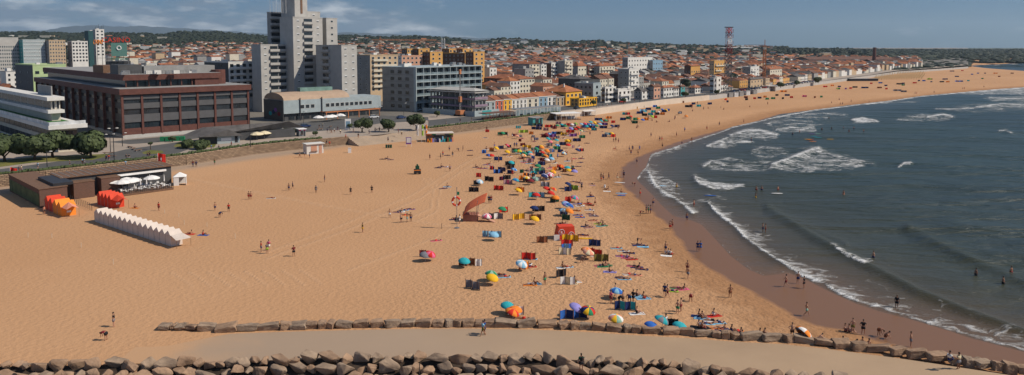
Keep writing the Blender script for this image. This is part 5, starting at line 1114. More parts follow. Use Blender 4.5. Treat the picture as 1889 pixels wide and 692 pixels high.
for i, a in enumerate([(8,298,52,243,'dark round tree at the left edge of the lawn'),(64,296,48,243,'dark round tree left of centre on the lawn'),(97,291,54,234,'broad dark tree behind on the lawn'),(168,291,52,236,'round dark tree standing alone right of the lawn'),
    (668,244,30,215,'round plaza tree beside the white information pillar'),(717,243,28,216,'round plaza tree in the middle of the plaza'),(768,240,34,206,'large round tree by the beach stall flags'),(646,240,10,227,'tiny round shrub tree by white pillar'),
    (345,273,26,254,'low green shrub before the grey hip-roofed cafe'),(375,275,30,255,'low bushy shrub touching the grey cafe'),(522,246,16,232,'dark shrub at the end of the cafe roof'),(540,250,12,236,'shrub beside the pink kiosk'),(583,251,10,241,'yellowish shrub at the end of the hedge'),
    (278,276,8,261,'small palm-like tree on the round flower bed'),(318,262,12,250,'small round bush beside the green bins'),(806,216,12,203,'dark tree before the construction hoarding'),(1265,180,12,168,'dark tree before far teal house'),(1322,175,10,165,'dark tree near the radio mast foot'),
    (1150,192,10,180,'dark tree on the central promenade'),(1095,197,10,184,'small tree before the yellow annex'),(1440,162,14,150,'dark tree behind the parked cars'),(1505,153,16,140,'dark tree among far seafront houses'),(1470,157,12,147,'small tree beside far seafront houses')]): tree(*a[:5], i)
# ------------------------------------------------------------------ promenade and beach structures
def parasol(P, r, m, label, group=None, h=2.4, closed=False, name='parasol', tilt=0, cat='parasol', rz=0, m2=None):
    t = thing(name, label, cat, P, rz, group); a = Vector((0, 0, 0)); top = Vector((math.sin(tilt) * h, 0, math.cos(tilt) * h))
    MB().tube(a, top, .03, 5).build('pole', M['white'], t); mb = MB()
    if closed: mb.tube(top * .45, top * .97, .16, 7, .05)
    else:
        n = 8; q = Matrix.Rotation(tilt, 4, 'Y'); vs = [q @ Vector((0, 0, h + .05))]
        for k in range(n * 2):
            an = math.pi * k / n; rr_ = r * (1 if k % 2 == 0 else .93); vs.append(q @ Vector((rr_ * math.cos(an), rr_ * math.sin(an), h - r * .36 - (0.0 if k % 2 == 0 else .04))))
        for k in range(n * 2): an = math.pi * k / n; vs.append(q @ Vector((r * .55 * math.cos(an), r * .55 * math.sin(an), h - r * .12)))
        for k in range(n * 2): vs.append(vs[k + 1] + (q @ Vector((0, 0, -.1))))
        N2 = n * 2
        for k in range(N2):
            j = (k + 1) % N2; mi = (k // 2) % 2 if m2 else 0
            mb.add([vs[0], vs[1 + N2 + k], vs[1 + N2 + j]], [(0, 1, 2)], mi); mb.add([vs[1 + N2 + k], vs[1 + k], vs[1 + j], vs[1 + N2 + j]], [(0, 1, 2, 3)], mi); mb.add([vs[1 + k], vs[1 + 2 * N2 + k], vs[1 + 2 * N2 + j], vs[1 + j]], [(0, 1, 2, 3)], mi)
    mb.build('canopy', [m, m2] if m2 else m, t); return t
# beach bar with dark timber boxes and a terrace, left
P0 = G(74, 384); a0 = G(18, 360); ab = math.atan2(G(128, 374).y - G(74, 384).y, G(128, 374).x - G(74, 384).x)
B = Bld('beach_bar', 'dark timber beach bar of stepped flat boxes with brick-brown walls', 'beach bar', 74, 384, 128, 350, uL=18, ang=R(46), z=0); D, H = B.D, B.H; B.W = W = 5.2
def rel(u, v, z=0): d = G(u, v, z) - B.P; c, s_ = math.cos(B.ang), math.sin(B.ang); return d.x * c + d.y * s_, -d.x * s_ + d.y * c
B.box('wall', M['brickdark'], 0, 0, 0, W, D, H); B.box('roof', M['wood'], -.15, -.15, H, W + .15, D + .15, H + .15)
B.part('side_mural', MB().box(-.06, .3, .3, -.003, D - .3, H - 1.0), mat('green_mural', (0.03, 0.06, 0.025), .8, .5, .6, col2=(.10, .14, .06)))
B.part('roof_hatch', MB().box(W * .55, 1, H + .15, W + 1.5, D * .5, H + .75), M['darkmetal'])
k1x, k1y = rel(137, 368); k2x, k2y = rel(180, 363); tx, ty = rel(211, 363); ux, uy = rel(324, 351); bx, by = rel(78, 321, 4.6); ex, ey = rel(275, 302, 4.6); H2 = 4.6
yb = (by + ey) / 2
B.box('back_wall', M['darkgrey'], W + 1, yb - 8.5, 0, ex + 2.5, yb - .6, H2); B.box('back_roof', M['wood'], W + .5, yb - 9, H2, ex + 3, yb, H2 + .2)
for i in range(16): x_ = W + 1 + i * (ex + 1 - W) / 16; B.box('roof_board', M['greyconc'], x_, yb - 8.8, H2 + .203, x_ + .12, yb - .2, H2 + .28)
B.box('kiosk_wall', M['brickdark'], k1x, k1y, 0, k1x + 4.2, k1y + 4, H - .3); B.box('kiosk_roof', M['wood'], k1x - .1, k1y - .1, H - .3, k1x + 4.3, k1y + 4.1, H - .15)
B.box('kiosk_wall', M['brickdark'], k2x + 1.0, k2y + .3, 0, k2x + 5.0, k2y + 4, H); B.box('kiosk_roof', M['wood'], k2x + .9, k2y + .2, H, k2x + 5.1, k2y + 4.1, H + .15)
B.box('awning', M['whitecloth'], tx, yb - 9.4, H2 - 1.0, ex + 1, yb - 9.003, H2 - .55)
TX0, TX1, TY0, TY1 = tx + .5, ux, (ty + uy) / 2, (ty + uy) / 2 + 8.5
TY1 = min(TY1, yb - 9.1) if yb - 9.1 > TY0 + 4 else TY0 + 6
B.box('terrace_deck', M['wood'], TX0, TY0, .05, TX1, TY1, .45)
g = MB()
for (p_, q_, n_) in (((TX0, TY0), (TX1, TY0), 26), ((TX1, TY0), (TX1, TY1), 9), ((TX0, TY0), (TX0, TY1 - 3), 6)): railing(g, (*p_, 0), (*q_, 0), .45, 1.1, n_, .045)
B.part('terrace_railing', g, M['darkmetal'])
def bw(x, y, z=.45): c, s_ = math.cos(B.ang), math.sin(B.ang); return Vector((B.P.x + x * c - y * s_, B.P.y + x * s_ + y * c, z))
rr2 = random.Random(4)
for k, (fx, fy, cl) in enumerate([(.08,.78,0),(.3,.85,0),(.16,.45,0),(.27,.5,0),(.72,.62,0),(.47,.4,1),(.57,.35,1),(.74,.9,1),(.93,.5,1),(.38,.62,0)]):
    parasol(bw(TX0 + fx * (TX1 - TX0), TY0 + fy * (TY1 - TY0)), 1.9, M['whitecloth'], ('closed' if cl else 'open') + ' white parasol on the beach bar terrace', 'white parasols of the beach bar', 2.9, bool(cl))
def chairset():
    t = thing('bistro_table', 'small white table on the beach bar terrace', 'table', (0, 0, 0), 0, 'terrace tables'); MB().prism([(.4 * math.cos(a * .785), .4 * math.sin(a * .785)) for a in range(8)], .72, .76).build('tabletop', M['whitecloth'], t); MB().tube((0, 0, 0), (0, 0, .72), .04, 5).build('leg', M['metal'], t)
    c = thing('terrace_chair', 'white chair on the beach bar terrace', 'chair', (0, 0, 0), 0, 'terrace chairs'); MB().box(-.24, -.24, .42, .24, .24, .47).build('seat', M['whitecloth'], c); MB().box(-.24, .2, .47, .24, .25, .9).build('backrest', M['whitecloth'], c)
    for sx in (-.2, .2):
        for sy in (-.2, .2): MB().tube((sx, sy, 0), (sx, sy, .42), .02, 4).build('leg', M['metal'], c)
    return t, c
tb, chh = chairset()
def copy_tree(o, loc, rz=0, scale=None):
    r = o.copy(); COL.objects.link(r); r.location = loc; r.rotation_euler = (0, 0, rz)
    if scale: r.scale = (scale,) * 3
    for c in o.children:
        d = c.copy(); COL.objects.link(d); d.parent = r
        for e in c.children: f = e.copy(); COL.objects.link(f); f.parent = d
    return r
first = True
for i in range(7):
    for j in range(3):
        L = bw(TX0 + 1.6 + i * (TX1 - TX0 - 3) / 6 + rr2.uniform(-.3, .3), TY0 + 1.2 + j * 2.3, .45)
        if first: tb.location = L; t = tb
        else: t = copy_tree(tb, L); tag(t, 'small white table on the beach bar terrace', 'table', 'terrace tables')
        for k in range(2):
            a = rr2.uniform(0, 6.28); Lc = L + Vector((math.cos(a) * .75, math.sin(a) * .75, 0))
            if first: chh.location = Lc; chh.rotation_euler.z = a - R(90); first = False
            else: c = copy_tree(chh, Lc, a - R(90)); tag(c, 'white chair on the beach bar terrace', 'chair', 'terrace chairs')
# red and orange striped changing tents, row of white tents
def tent_row(label, p, q, n, wdt, hw, hr, mats_, name='changing_tents', flap=None, cat='tent row'):
    P, Q = G(*p), G(*q); d = Q - P; L = d.length; an = math.atan2(d.y, d.x); t = thing(name, label, cat, P, an, None); s_ = L / n
    for k in range(n):
        mm = mats_[k % len(mats_)]; x0, x1 = k * s_, (k + 1) * s_
        m = MB(); m.box(x0 + .01, 0, 0, x1 - .01, wdt, hw); m.build('tent_wall', mm, t)
        m = MB(); m.add([(x0, -.12, hw), (x1, -.12, hw), (x1, wdt + .1, hw), (x0, wdt + .1, hw), ((x0 + x1) / 2, .0, hw + hr), ((x0 + x1) / 2, wdt, hw + hr * 1.0)], [(0, 1, 4), (1, 2, 5, 4), (2, 3, 5), (3, 0, 4, 5)]); m.build('tent_roof', mm, t)
        g = MB().tube(((x0 + .02), -.02, 0), ((x0 + .02), -.02, hw), .035, 4); g.build('tent_seam', M['conc'], t)
    return t, L
t, L = tent_row('long row of white pointed beach changing tents', (175, 409), (316, 455), 15, 2.0, 1.9, .75, [M['tentwhite']])
m = MB(); m.add([(L, 0, 1.9), (L + 2.2, -.3, 1.5), (L + 2.2, 2.4, 1.5), (L, 2.0, 2.0), (L, 0, 1.82), (L + 2.2, -.3, 1.42), (L + 2.2, 2.4, 1.42), (L, 2, 1.92)], [(0, 1, 2, 3), (7, 6, 5, 4), (0, 4, 5, 1), (1, 5, 6, 2), (2, 6, 7, 3)]); m.build('awning_flap', M['tentwhite'], t); MB().tube((L + 2.2, -.2, 0), (L + 2.2, -.2, 1.5), .03, 4).tube((L + 2.2, 2.3, 0), (L + 2.2, 2.3, 1.5), .03, 4).build('awning_pole', M['wood'], t)
for lab, p, q, ms in (('row of red and orange peaked tents beside the bar', (83, 385), (114, 400), [M['redcloth'], M['redcloth'], M['orangecloth'], M['orangecloth']]), ('row of bright red peaked tents by the bar terrace', (180, 377), (206, 385), [M['redcloth']])):
    t, L = tent_row(lab, p, q, 4, 2.6, 1.9, 1.0, ms, 'peaked_tents'); m = MB(); m.add([(L, 0, 1.9), (L, 2.6, 1.9), (L, 1.3, 2.8), (L + 2.6, 0.2, 1.8), (L + 2.6, 2.4, 1.8), (L + 2.4, 1.3, 2.3)], [(0, 3, 5, 2), (2, 5, 4, 1), (3, 0, 2, 5)]); m.build('awning_flap', ms[-1] if len(ms) == 1 else FB['salmon'], t)
    MB().tube((L + 2.5, .2, 0), (L + 2.5, .2, 1.8), .03, 4).tube((L + 2.5, 2.4, 0), (L + 2.5, 2.4, 1.8), .03, 4).build('awning_pole', M['wood'], t); MB().box(L + .003, .9, .7, L + .04, 1.7, 1.1).build('white_patch', M['whitecloth'], t)
# white pop-up gazebo
P = G(320, 343); t = thing('pop_up_gazebo', 'white pop-up gazebo with pyramid roof beside the bar terrace', 'gazebo', P, R(20)); s_ = 2.8; hiproof(s_, s_, 2.1, 1.0, .1).build('roof', M['whitecloth'], t); MB().box(0, .02, 0, .05, s_, 2.1).box(.05, s_ - .05, 0, s_, s_, 2.1).box(s_ - .05, .02, 0, s_, s_ * .6, 2.1).box(.06, 0, 0, s_ * .45, .04, 2.1).build('side_cloth', M['whitecloth'], t); MB().tube((0, 0, 0), (0, 0, 2.1), .05, 4).tube((s_, 0, 0), (s_, 0, 2.1), .05, 4).build('pole', M['metal'], t)
# grey hip-roofed cafe
def cafe():
    P = G(401, 266, ZP); t = thing('cafe', 'single-storey cafe with broad grey slate roof and pale gable', 'cafe', P, R(33)); MB().box(0, 0, 0, 7.0, 4.5, 2.8).build('wall', M['bluegrey'], t)
    m = MB(); m.add([(-5.5, -1.2, 2.7), (8.0, -1.2, 2.4), (8.0, 0.5, 2.4), (3.4, -.9, 4.6), (-3, 8, 4.9), (-9, 7, 2.9), (32, 13, 2.6), (26, 9.5, 5.2), (5, 5, 3.0), (30, 16, 2.8), (-5, 14, 2.8)], [(0, 3, 4, 5), (0, 1, 3), (1, 8, 3), (3, 8, 7, 4), (8, 6, 7), (4, 7, 9, 10), (5, 4, 10), (6, 9, 7)]); m.build('roof', M['tile4'], t)
    MB().box(5, 6, 0, 27, 12, 2.5).build('rear_wall', M['darkgrey'], t); MB().box(-4, 1, 0, -.003, 9, 2.5).build('side_wing', M['darkgrey'], t)
    MB().add([(0.2, -.02, 2.8), (6.8, -.02, 2.8), (3.4, -.02, 4.3)], [(0, 1, 2)]).build('gable', M['bluegrey'], t); put('window', winmesh(1.2, .8, 'd'), t, (3.4, -.03, 2.9)); put('window', winmesh(.9, 2.1, 'd'), t, (5.9, -.003, .2)); MB().box(1.2, -.06, 1.0, 4.4, -.003, 1.9).build('wall_sign', M['whitecloth'], t)
cafe()
for i, (u, v, c) in enumerate([(457,256,'cream'),(469,254,'cream'),(481,252,'cream'),(492,251,'cream'),(501,249,'white'),(512,247,'white'),(474,258,'cream'),(488,256,'cream')]): parasol(G(u, v, ZP), 2.3, FB[c], cw(c) + ' square parasol on the cafe terrace', 'cafe terrace parasols', 2.7, rz=.4)
for i, (u, v) in enumerate([(588,225),(606,224),(613,223),(628,221)]): parasol(G(u, v, ZP), 2.4, M['whitecloth'], 'white parasol before the seafront hall', 'hall parasols', 2.7)
parasol(G(99, 216, TERR + .1), 2.6, M['whitecloth'], 'white parasol on the turf roof terrace', None, 2.7)
def kiosk(label, u, v, uR, vT, D, wm, rm, ang, z=0, name='kiosk', open_m='darkmetal', cat='kiosk', stripes=None):
    P = G(u, v, z); W = along(P, ang, uR, .5); H = hgt(P, vT) - z; t = thing(name, label, cat, P, ang); MB().box(0, 0, 0, W, D, H).build('wall', M[wm], t); MB().box(-.3, -.5, H, W + .3, D + .2, H + .2).build('roof', M[rm], t)
    MB().box(W * .25, -.05, .9, W * .6, -.003, H - .4).build('counter_opening', M[open_m], t); MB().box(W * .72, -.05, .1, W * .9, -.003, H - .4).build('door', M[open_m], t); MB().box(W * .22, -.45, .8, W * .63, -.003, .9).build('counter', M['wood'], t)
    for i, c in enumerate(stripes or []): MB().box(W * i / len(stripes), -.08, H - .5, W * (i + 1) / len(stripes), -.055, H - .05).build('fascia_panel', FB[c], t)
    return t, W, D, H
kiosk('white container kiosk standing on the sand below the wall', 566, 285, 597, 267, 3.2, 'white', 'whitecloth' if 0 else 'white', R(35), cat='kiosk', open_m='pink')
kiosk('pink and grey drinks kiosk by the cafe', 552, 252, 564, 239, 3, 'grey', 'whitecloth', R(35), ZP, stripes=['pink', 'white', 'pink'])
t, W, D, H = kiosk('teal and white beach kiosk beside the canopies', 983, 232, 1001, 218, 4, 'teal', 'greyconc', R(30), stripes=['teal', 'white', 'teal'])
t, W, D, H = kiosk('market stall crammed with goods under pale awnings', 788, 262, 836, 247, 4.5, 'wood', 'tentwhite', R(12), stripes=['orange', 'green', 'white', 'cream', 'grey', 'lime'])
rs = random.Random(8)
for i in range(16): c = rs.choice(list(CC)); MB().box(W * i / 16, -.9 - rs.random(), 0, W * i / 16 + .5, -.6, rs.uniform(.5, 2.2)).build('hanging_goods', FB[c], t)
for i in range(3): P = G(774 + i * 14, 262, 0); 
# white canopies beside the wall
def canopy(label, u, v, uR, vT, D, n):
    P = G(u, v); a = R(24); W = along(P, a, uR); H = hgt(P, vT); t = thing('beach_canopy', label, 'canopy', P, a); MB().box(-.2, -.2, H - .3, W + .2, D, H).build('roof', M['whitecloth'], t); MB().box(0, 0, 0.05, W, D, .35).build('deck', M['wood'], t)
    for i in range(n + 1):
        for y in (0, D - .3): MB().tube((W * i / n, y, .3), (W * i / n, y, H - .3), .09, 5).build('post', M['white'], t)
    MB().box(W * .1, D * .5, .35, W * .9, D * .6, 1.6).build('back_screen', M['blind'], t); MB().box(W * .15, 1, .35, W * .5, D * .45, 1.5).build('counter', M['leaf'] if 0 else M['wood'], t)
canopy('white flat canopy on posts, first by the hedge end', 1026, 223, 1072, 210, 7, 5); canopy('second white flat canopy with pale screens', 1078, 215, 1098, 205, 6, 3); canopy('third low white canopy against the sea wall', 1106, 208, 1120, 201, 4, 3)
# glazed pergola in front of coloured row
P = G(952, 215, ZP); a = R(44); W = along(P, a, 1034); t = thing('glazed_pergola', 'long glazed pergola with grey roof before the coloured row', 'pergola', P, a); MB().box(0, 0, 3.0, W, 5, 3.3).build('roof', M['grey'], t)
for i in range(14): MB().box(W * i / 13 - .08, 0, 0, W * i / 13 + .08, .15, 3).build('post', M['white'], t)
for i in range(13): MB().box(W * i / 13 + .1, .05, 1.0 if i % 2 else .2, W * (i + 1) / 13 - .1, .1, 2.8).build('glass_pane', M['glass_blue'], t)
P = G(897, 222, ZP); W = along(P, a, 948); t = thing('terrace_shelter', 'dark brown roofed cafe terrace before the red house', 'shelter', P, a); MB().box(0, 0, 2.6, W, 5, 2.9).build('roof', M['brickdark'], t)
for i in range(9): MB().box(W * i / 8 - .08, 0, 0, W * i / 8 + .08, .15, 2.6).build('post', M['wood'], t)
for i in range(8): MB().box(W * i / 8 + .3, 2, 0, W * i / 8 + 1.8, 3.5, .9).build('table', M['wood'], t)
# poles, lamps, flags, signs
def pole(label, u, v, vT, name='lamp_post', cat='lamp post', z=ZP, r=.12, heads=2, m='darkmetal', at=None):
    P = G(u, v, z); h = hgt(P, vT) - z; t = thing(name, label, cat, P, .5); MB().tube((0, 0, 0), (0, 0, h), r, 7, r * .6).build('post', M[m], t)
    hz_ = h * (at or 1); 
    if heads: MB().tube((-.9 if heads > 1 else 0, 0, hz_ - .2), (.9, 0, hz_ - .2), .05, 5).build('bracket', M[m], t)
    for k in range(heads): s_ = 1 if k else -1; s_ = 1 if heads == 1 else s_; MB().ball((s_ * .95, 0, hz_ - .1), (.42, .2, .14), 8, 5).build('lamp_head', M['white'], t)
    return t
pole('tall mast with two white floodlights beside the lawn', 211, 300, 220, at=.80); pole('tall slim dark pole by the cafe hedge', 462, 272, 187, heads=0); pole('double lamp post by brown building', 204, 282, 247)
pole('thin lamp post at the lawn edge', 87, 308, 279, heads=1); pole('lamp post behind the bar hedge', 226, 270, 245, heads=1)
for u, v, vt in ((745,215,190),(640,222,200),(560,232,205),(700,224,196),(940,220,196),(1020,209,184),(960,214,185),(1062,205,175),(1100,200,180),(1180,190,168),(1250,182,162),(1330,172,155),(1405,164,148),(1470,156,142)): pole('slim dark street lamp along the promenade', u, v, vt, heads=1, r=.09).__setitem__('group', 'promenade street lamps')
def flagpole(label, u, v, vT, col, z=0, w=1.6, h=2.6, name='flag', cat='flag'):
    P = G(u, v, z); H_ = hgt(P, vT) - z; t = thing(name, label, cat, P, 0); MB().tube((0, 0, 0), (0, 0, H_), .05, 6).build('pole', M['white'], t); m = MB(); n = 7
    vs = [(w * i / n + .05, .18 * math.sin(i * 1.1), H_ - .1 - .35 * (i / n) ** 1.5) for i in range(n + 1)] + [(w * i / n + .05, .18 * math.sin(i * 1.1 + .4), H_ - h - .35 * (i / n) ** 1.5) for i in range(n + 1)]
    m.add(vs, [(i, i + 1, i + n + 2, i + n + 1) for i in range(n)]); m.build('banner', FB[col], t); MB().ball((w * .5, -.12, H_ - h * .5), (.3, .06, .45), 7, 5).build('emblem', M['whitecloth'], t); return t
flagpole('red banner flag flying at the right end of the bar', 292, 318, 282, 'red', 0, 2.0, 3.4); flagpole('red banner flag on pole left of the bar', 20, 340, 308, 'red', 0, 1.6, 3.2)
for u, v, c in ((769,264,'white'),(778,264,'lime'),(785,262,'orange')): flagpole(c + ' slim banner flag beside the market stall', u, v, 229, c, 0, .6, 4)
P = G(642, 240, ZP); t = thing('information_pillar', 'upright white and blue information pillar on the plaza', 'pillar', P, .3); MB().box(-1.1, -.25, 0, 1.1, .25, 4.2).build('body', M['whitecloth'], t); MB().box(-.8, -.27, .8, .8, -.253, 3.4).build('panel', M['blueh'], t)
P = G(754, 271); t = thing('notice_board', 'framed notice board on two legs on the sand', 'notice board', P, .1); MB().box(-.9, -.06, .9, .9, .06, 3.3).build('board', FB['purple'], t); MB().box(-.7, -.08, 1.4, .7, -.063, 3.1).build('poster', M['whitecloth'], t); MB().tube((-.9, 0, 0), (-.9, 0, 3.4), .06, 5).tube((.9, 0, 0), (.9, 0, 3.4), .06, 5).build('leg', M['whitecloth'], t)
P = G(645, 282); t = thing('information_box', 'small white pillar box standing alone on the sand', 'box', P, .2); MB().box(-.5, -.3, 0, .5, .3, 1.5).build('body', M['whitecloth'], t); MB().box(-.55, -.35, 1.5, .55, .35, 1.6).build('cap', M['white'], t)
def barrels(label, u, v, c, n=3):
    P = G(u, v); t = thing('bin_row', label, 'bins', P, .05)
    for i in range(n): MB().tube((i * .75, 0, 0), (i * .75, 0, 1.05), .32, 10, .34).build('bin', FB[c], t); MB().tube((i * .75, 0, 1.05), (i * .75, 0, 1.15), .35, 10, .2).build('lid', M['darkmetal'], t)
barrels('row of three dark bins standing on open sand', 713, 273, 'darkgreen'); barrels('row of three blue-green bins below the hedge wall', 953, 237, 'teal')
P = G(295, 261, ZP); t = thing('recycling_bins', 'row of green recycling bins beside the road', 'bins', P, R(10)); [(MB().box(i * 1.6, 0, 0, i * 1.6 + 1.3, 1, 1.5).build('bin', FB['green'], t)) for i in range(5)]
# stone benches on the plaza
for i, (u, v) in enumerate([(200,284),(205,290),(240,273),(247,276),(255,279),(335,273),(350,271),(700,240),(712,239),(723,238),(610,235),(590,240)]):
    P = G(u, v, ZP); t = thing('stone_bench', 'low dark stone bench on the promenade', 'bench', P, .3 - i * .5, 'plaza benches'); MB().box(-1.5, -.3, .38, 1.5, .3, .5).build('seat', M['wood'], t)
    for x in (-1.1, .9): MB().box(x, -.25, 0, x + .25, .25, .38).build('leg', M['greyconc'], t)
# volleyball and fence posts
for i, (u, v) in enumerate([(52,438),(96,440),(150,457),(209,488),(304,394),(330,401),(382,419),(434,440),(340,415)]):
    P = G(u, v); t = thing('sand_post', 'thin white post standing in the open sand', 'post', P, 0, 'thin posts in the sand'); MB().tube((0, 0, 0), (0, 0, .9), .035, 5).build('post', M['offwhite'], t)
for i in range(12):
    u, v = 130 + i * 3.6, 372 + i * 1.5; P = G(u, v); t = thing('fence_post', 'dark post of the walkway fence by the bar', 'post', P, 0, 'walkway fence posts'); MB().tube((0, 0, 0), (0, 0, 1.5), .06, 5).build('post', M['darkmetal'], t)
for u, v, vt, l in ((774,692,671,'slim pole leaning among the rubble slope boulders'),(815,422,412,'short thin post beside the lifebuoy mast')): P = G(u, v); t = thing('thin_pole', l, 'pole', P); MB().tube((0, 0, 0), (0, 0, hgt(P, vt)), .05, 5).build('post', M['darkmetal'], t)
# lifeguard platform
P = G(868, 409); t = thing('lifeguard_platform', 'wooden lifeguard platform with curved orange sunshade and ramp', 'lifeguard platform', P, R(-6))
MB().box(-1.5, 0, 0, 1.3, 2.2, 1.25).build('base', M['orangewood'] if 0 else mat('worn_red_timber', (.30, .13, .09), .8, .2, 1.5), t); MB().box(-1.6, -.1, 1.25, 1.4, 2.3, 1.35).build('deck', mat('worn_red_timber', (.3, .13, .09)), t)
MB().add([(1.3, .1, 1.3), (4.8, -.3, .05), (4.8, .9, .05), (1.3, 1.4, 1.3), (1.3, .1, 1.1), (4.8, -.3, -.1), (4.8, .9, -.1), (1.3, 1.4, 1.1)], [(0, 1, 2, 3), (7, 6, 5, 4), (0, 4, 5, 1), (2, 6, 7, 3), (1, 5, 6, 2)]).build('ramp', M['pink'], t)
railing(MB(), (1.3, .05, 0), (-1.5, .05, 0), 1.35, .6, 5, .04).build('railing', M['wood'], t)
m = MB(); n = 10; vs = []
for k in range(n + 1):
    a = math.pi * .5 * k / n; x = -1.5 + 4.4 * math.sin(a * .95) ** 1.1; z = 1.5 + 2.9 * math.sin(a) ** .75
    vs += [(x, -.5, z - .35), (x, 3.0, z + .75), (x, -.5, z - .42), (x, 3.0, z + .68)]
for k in range(n): a = 4 * k; m.add([vs[a], vs[a + 1], vs[a + 5], vs[a + 4], vs[a + 2], vs[a + 3], vs[a + 7], vs[a + 6]], [(3, 2, 1, 0), (4, 5, 6, 7), (0, 4, 7, 3), (1, 2, 6, 5)])
m.build('sunshade', FB['salmon'] if 0 else fabric('sunshade_orange', (.75, .17, .07)), t); MB().tube((1.1, .2, 1.35), (1.4, -.1, 4.2), .05, 5).tube((1.1, 2, 1.35), (1.4, 2.2, 4.2), .05, 5).tube((-1.4, .1, 1.3), (-1.4, .1, 1.9), .05, 5).build('pole', M['metal'], t)
# lifebuoy mast
P = G(843, 421); t = thing('lifebuoy_mast', 'tall mast with giant red and white lifebuoy and small flag', 'mast', P); H_ = hgt(P, 345); MB().tube((0, 0, 0), (0, 0, H_), .06, 6).tube((0, 0, 0), (0, 0, .12), .5, 8).build('post', M['metal'], t)
zc = hgt(P, 371)
for k in range(16):
    a0, a1 = 2 * math.pi * k / 16, 2 * math.pi * (k + 1) / 16; mm = M['whitecloth'] if k % 4 == 0 else M['redcloth']; MB().tube((-.1 + .72 * math.cos(a0), -.2, zc + .78 * math.sin(a0)), (-.1 + .72 * math.cos(a1), -.2, zc + .78 * math.sin(a1)), .2, 7).build('ring_segment', mm, t)
MB().box(.05, -.02, H_ - 1.5, .5, .02, H_ - .9).build('small_flag', FB['green'], t)
# orange club tent with two round emblems
P = G(1027, 443); t = thing('club_tent', 'big orange-red beach tent with two white ring emblems', 'tent', P, R(8)); w, d, h = 3.4, 2.6, 2.3
MB().add([(0, 0, 0), (w, 0, 0), (w * .94, .2, h), (w * .12, .2, h), (0, d, 0), (w, d, 0), (w * .94, d - .2, h * .98), (w * .12, d - .2, h * .98)], [(0, 1, 2, 3), (1, 5, 6, 2), (5, 4, 7, 6), (3, 2, 6, 7)]).build('tent_body', M['redcloth'], t)
MB().add([(0, 0, 0), (w * .12, .2, h), (w * .12, d - .2, h), (0, d, 0)], [(0, 1, 2, 3)]).build('left_wall', M['redcloth'], t)
for cx_, cz, cs in ((.9, 1.35, 1), (w - .75, .85, 1)):
    for k in range(14): a0, a1 = 2 * math.pi * k / 14, 2 * math.pi * (k + 1) / 14; e = MB().tube((cx_ + .5 * math.cos(a0), .02 + cz * .07, cz + .5 * math.sin(a0)), (cx_ + .5 * math.cos(a1), .02 + cz * .07, cz + .5 * math.sin(a1)), .06, 4); e.build('ring_emblem', M['whitecloth'], t)
    text('R', .75, (cx_, -.03, cz - .27), (R(85), 0, 0), M['whitecloth'], t, 'letter', .02)
MB().box(-.55, -.3, 0, .45, -.2, 1.0).build('white_board', M['whitecloth'], t)
# beach vendor cart on open sand
P = G(770, 321); t = thing('beach_buggy', 'small dark beach buggy with orange band parked on open sand', 'buggy', P, .2); MB().box(-.9, -.6, .35, .9, .6, 1.3).build('body', M['darkmetal'], t); MB().box(-.92, -.62, 1.0, .92, .62, 1.2).build('band', M['orangecloth'], t); MB().box(-.5, -.4, 1.3, .5, .4, 2.2).ball((0, 0, 2.45), .25, 8, 6).build('covered_load', FB['darkgreen'], t)
for x in (-.6, .6):
    for y in (-.62, .62): MB().tube((x, y - .1, .35), (x, y + .1, .35), .35, 10).build('wheel', M['tyre'], t)
# rows of beach poles for tents at the far end
for r_ in range(7):
    for c in range(20):
        u = 1612 + c * 4.6 + r_ * 1.6 - (6 if r_ > 4 else 0); v = 148.5 - r_ * 1.9 - c * .12; P = G(u, v)
        t = put('beach_stake', PO_ME if 'PO_ME' in globals() else None, None, P) if 'PO_ME' in globals() else None
        if t is None: PO_ME = MB().tube((0, 0, 0), (0, 0, 2.6), .26, 4).tube((-.7, 0, 2.3), (.7, 0, 2.3), .22, 4).mesh('beach_stake', fabric('straw', (.62, .50, .24))); t = put('beach_stake', PO_ME, None, P)
        TAGS.append((t, '')); TAGS.pop(); t['category'] = 'stake'; t['group'] = 'rows of tent stakes'; t['label'] = 'straw-coloured tent stake in the regular rows on the far beach'
P = G(1570, 148, 1.0); t = thing('far_beach_shed', 'long low dark shed on the far beach', 'shed', P, .1); W = G(1603, 148).x - P.x; MB().box(0, 0, -1, W, 6, 1.3).build('wall', M['darkmetal'], t); MB().box(-.3, -.3, 1.3, W + .3, 6.3, 1.5).build('roof', M['greyconc'], t)
P = G(1418, 169); t = thing('beach_hut', 'white cubic hut with open front at the sand edge', 'hut', P, .3); MB().box(0, 0, 0, .4, 5, 4).box(6, 0, 0, 6.4, 5, 4).box(.4, 4.7, 0, 6, 5, 4).build('wall', M['white'], t); MB().box(-.2, -.2, 4, 6.6, 5.2, 4.4).build('roof', M['white'], t)
for i, (u, v) in enumerate([(1345,180),(1355,179),(1365,178),(1377,176),(1390,174)]):
    P = G(u, v); t = thing('beach_tent_box', 'grey box tent in row at the foot of far promenade', 'tent', P, .5, 'box tents at the far wall'); MB().box(0, 0, 0, 3.6, 3, 3).build('wall', M['blind' if i % 2 else 'greyconc'], t); MB().box(-.1, -.1, 3, 3.7, 3.1, 3.2).build('roof', M['greyconc'], t)
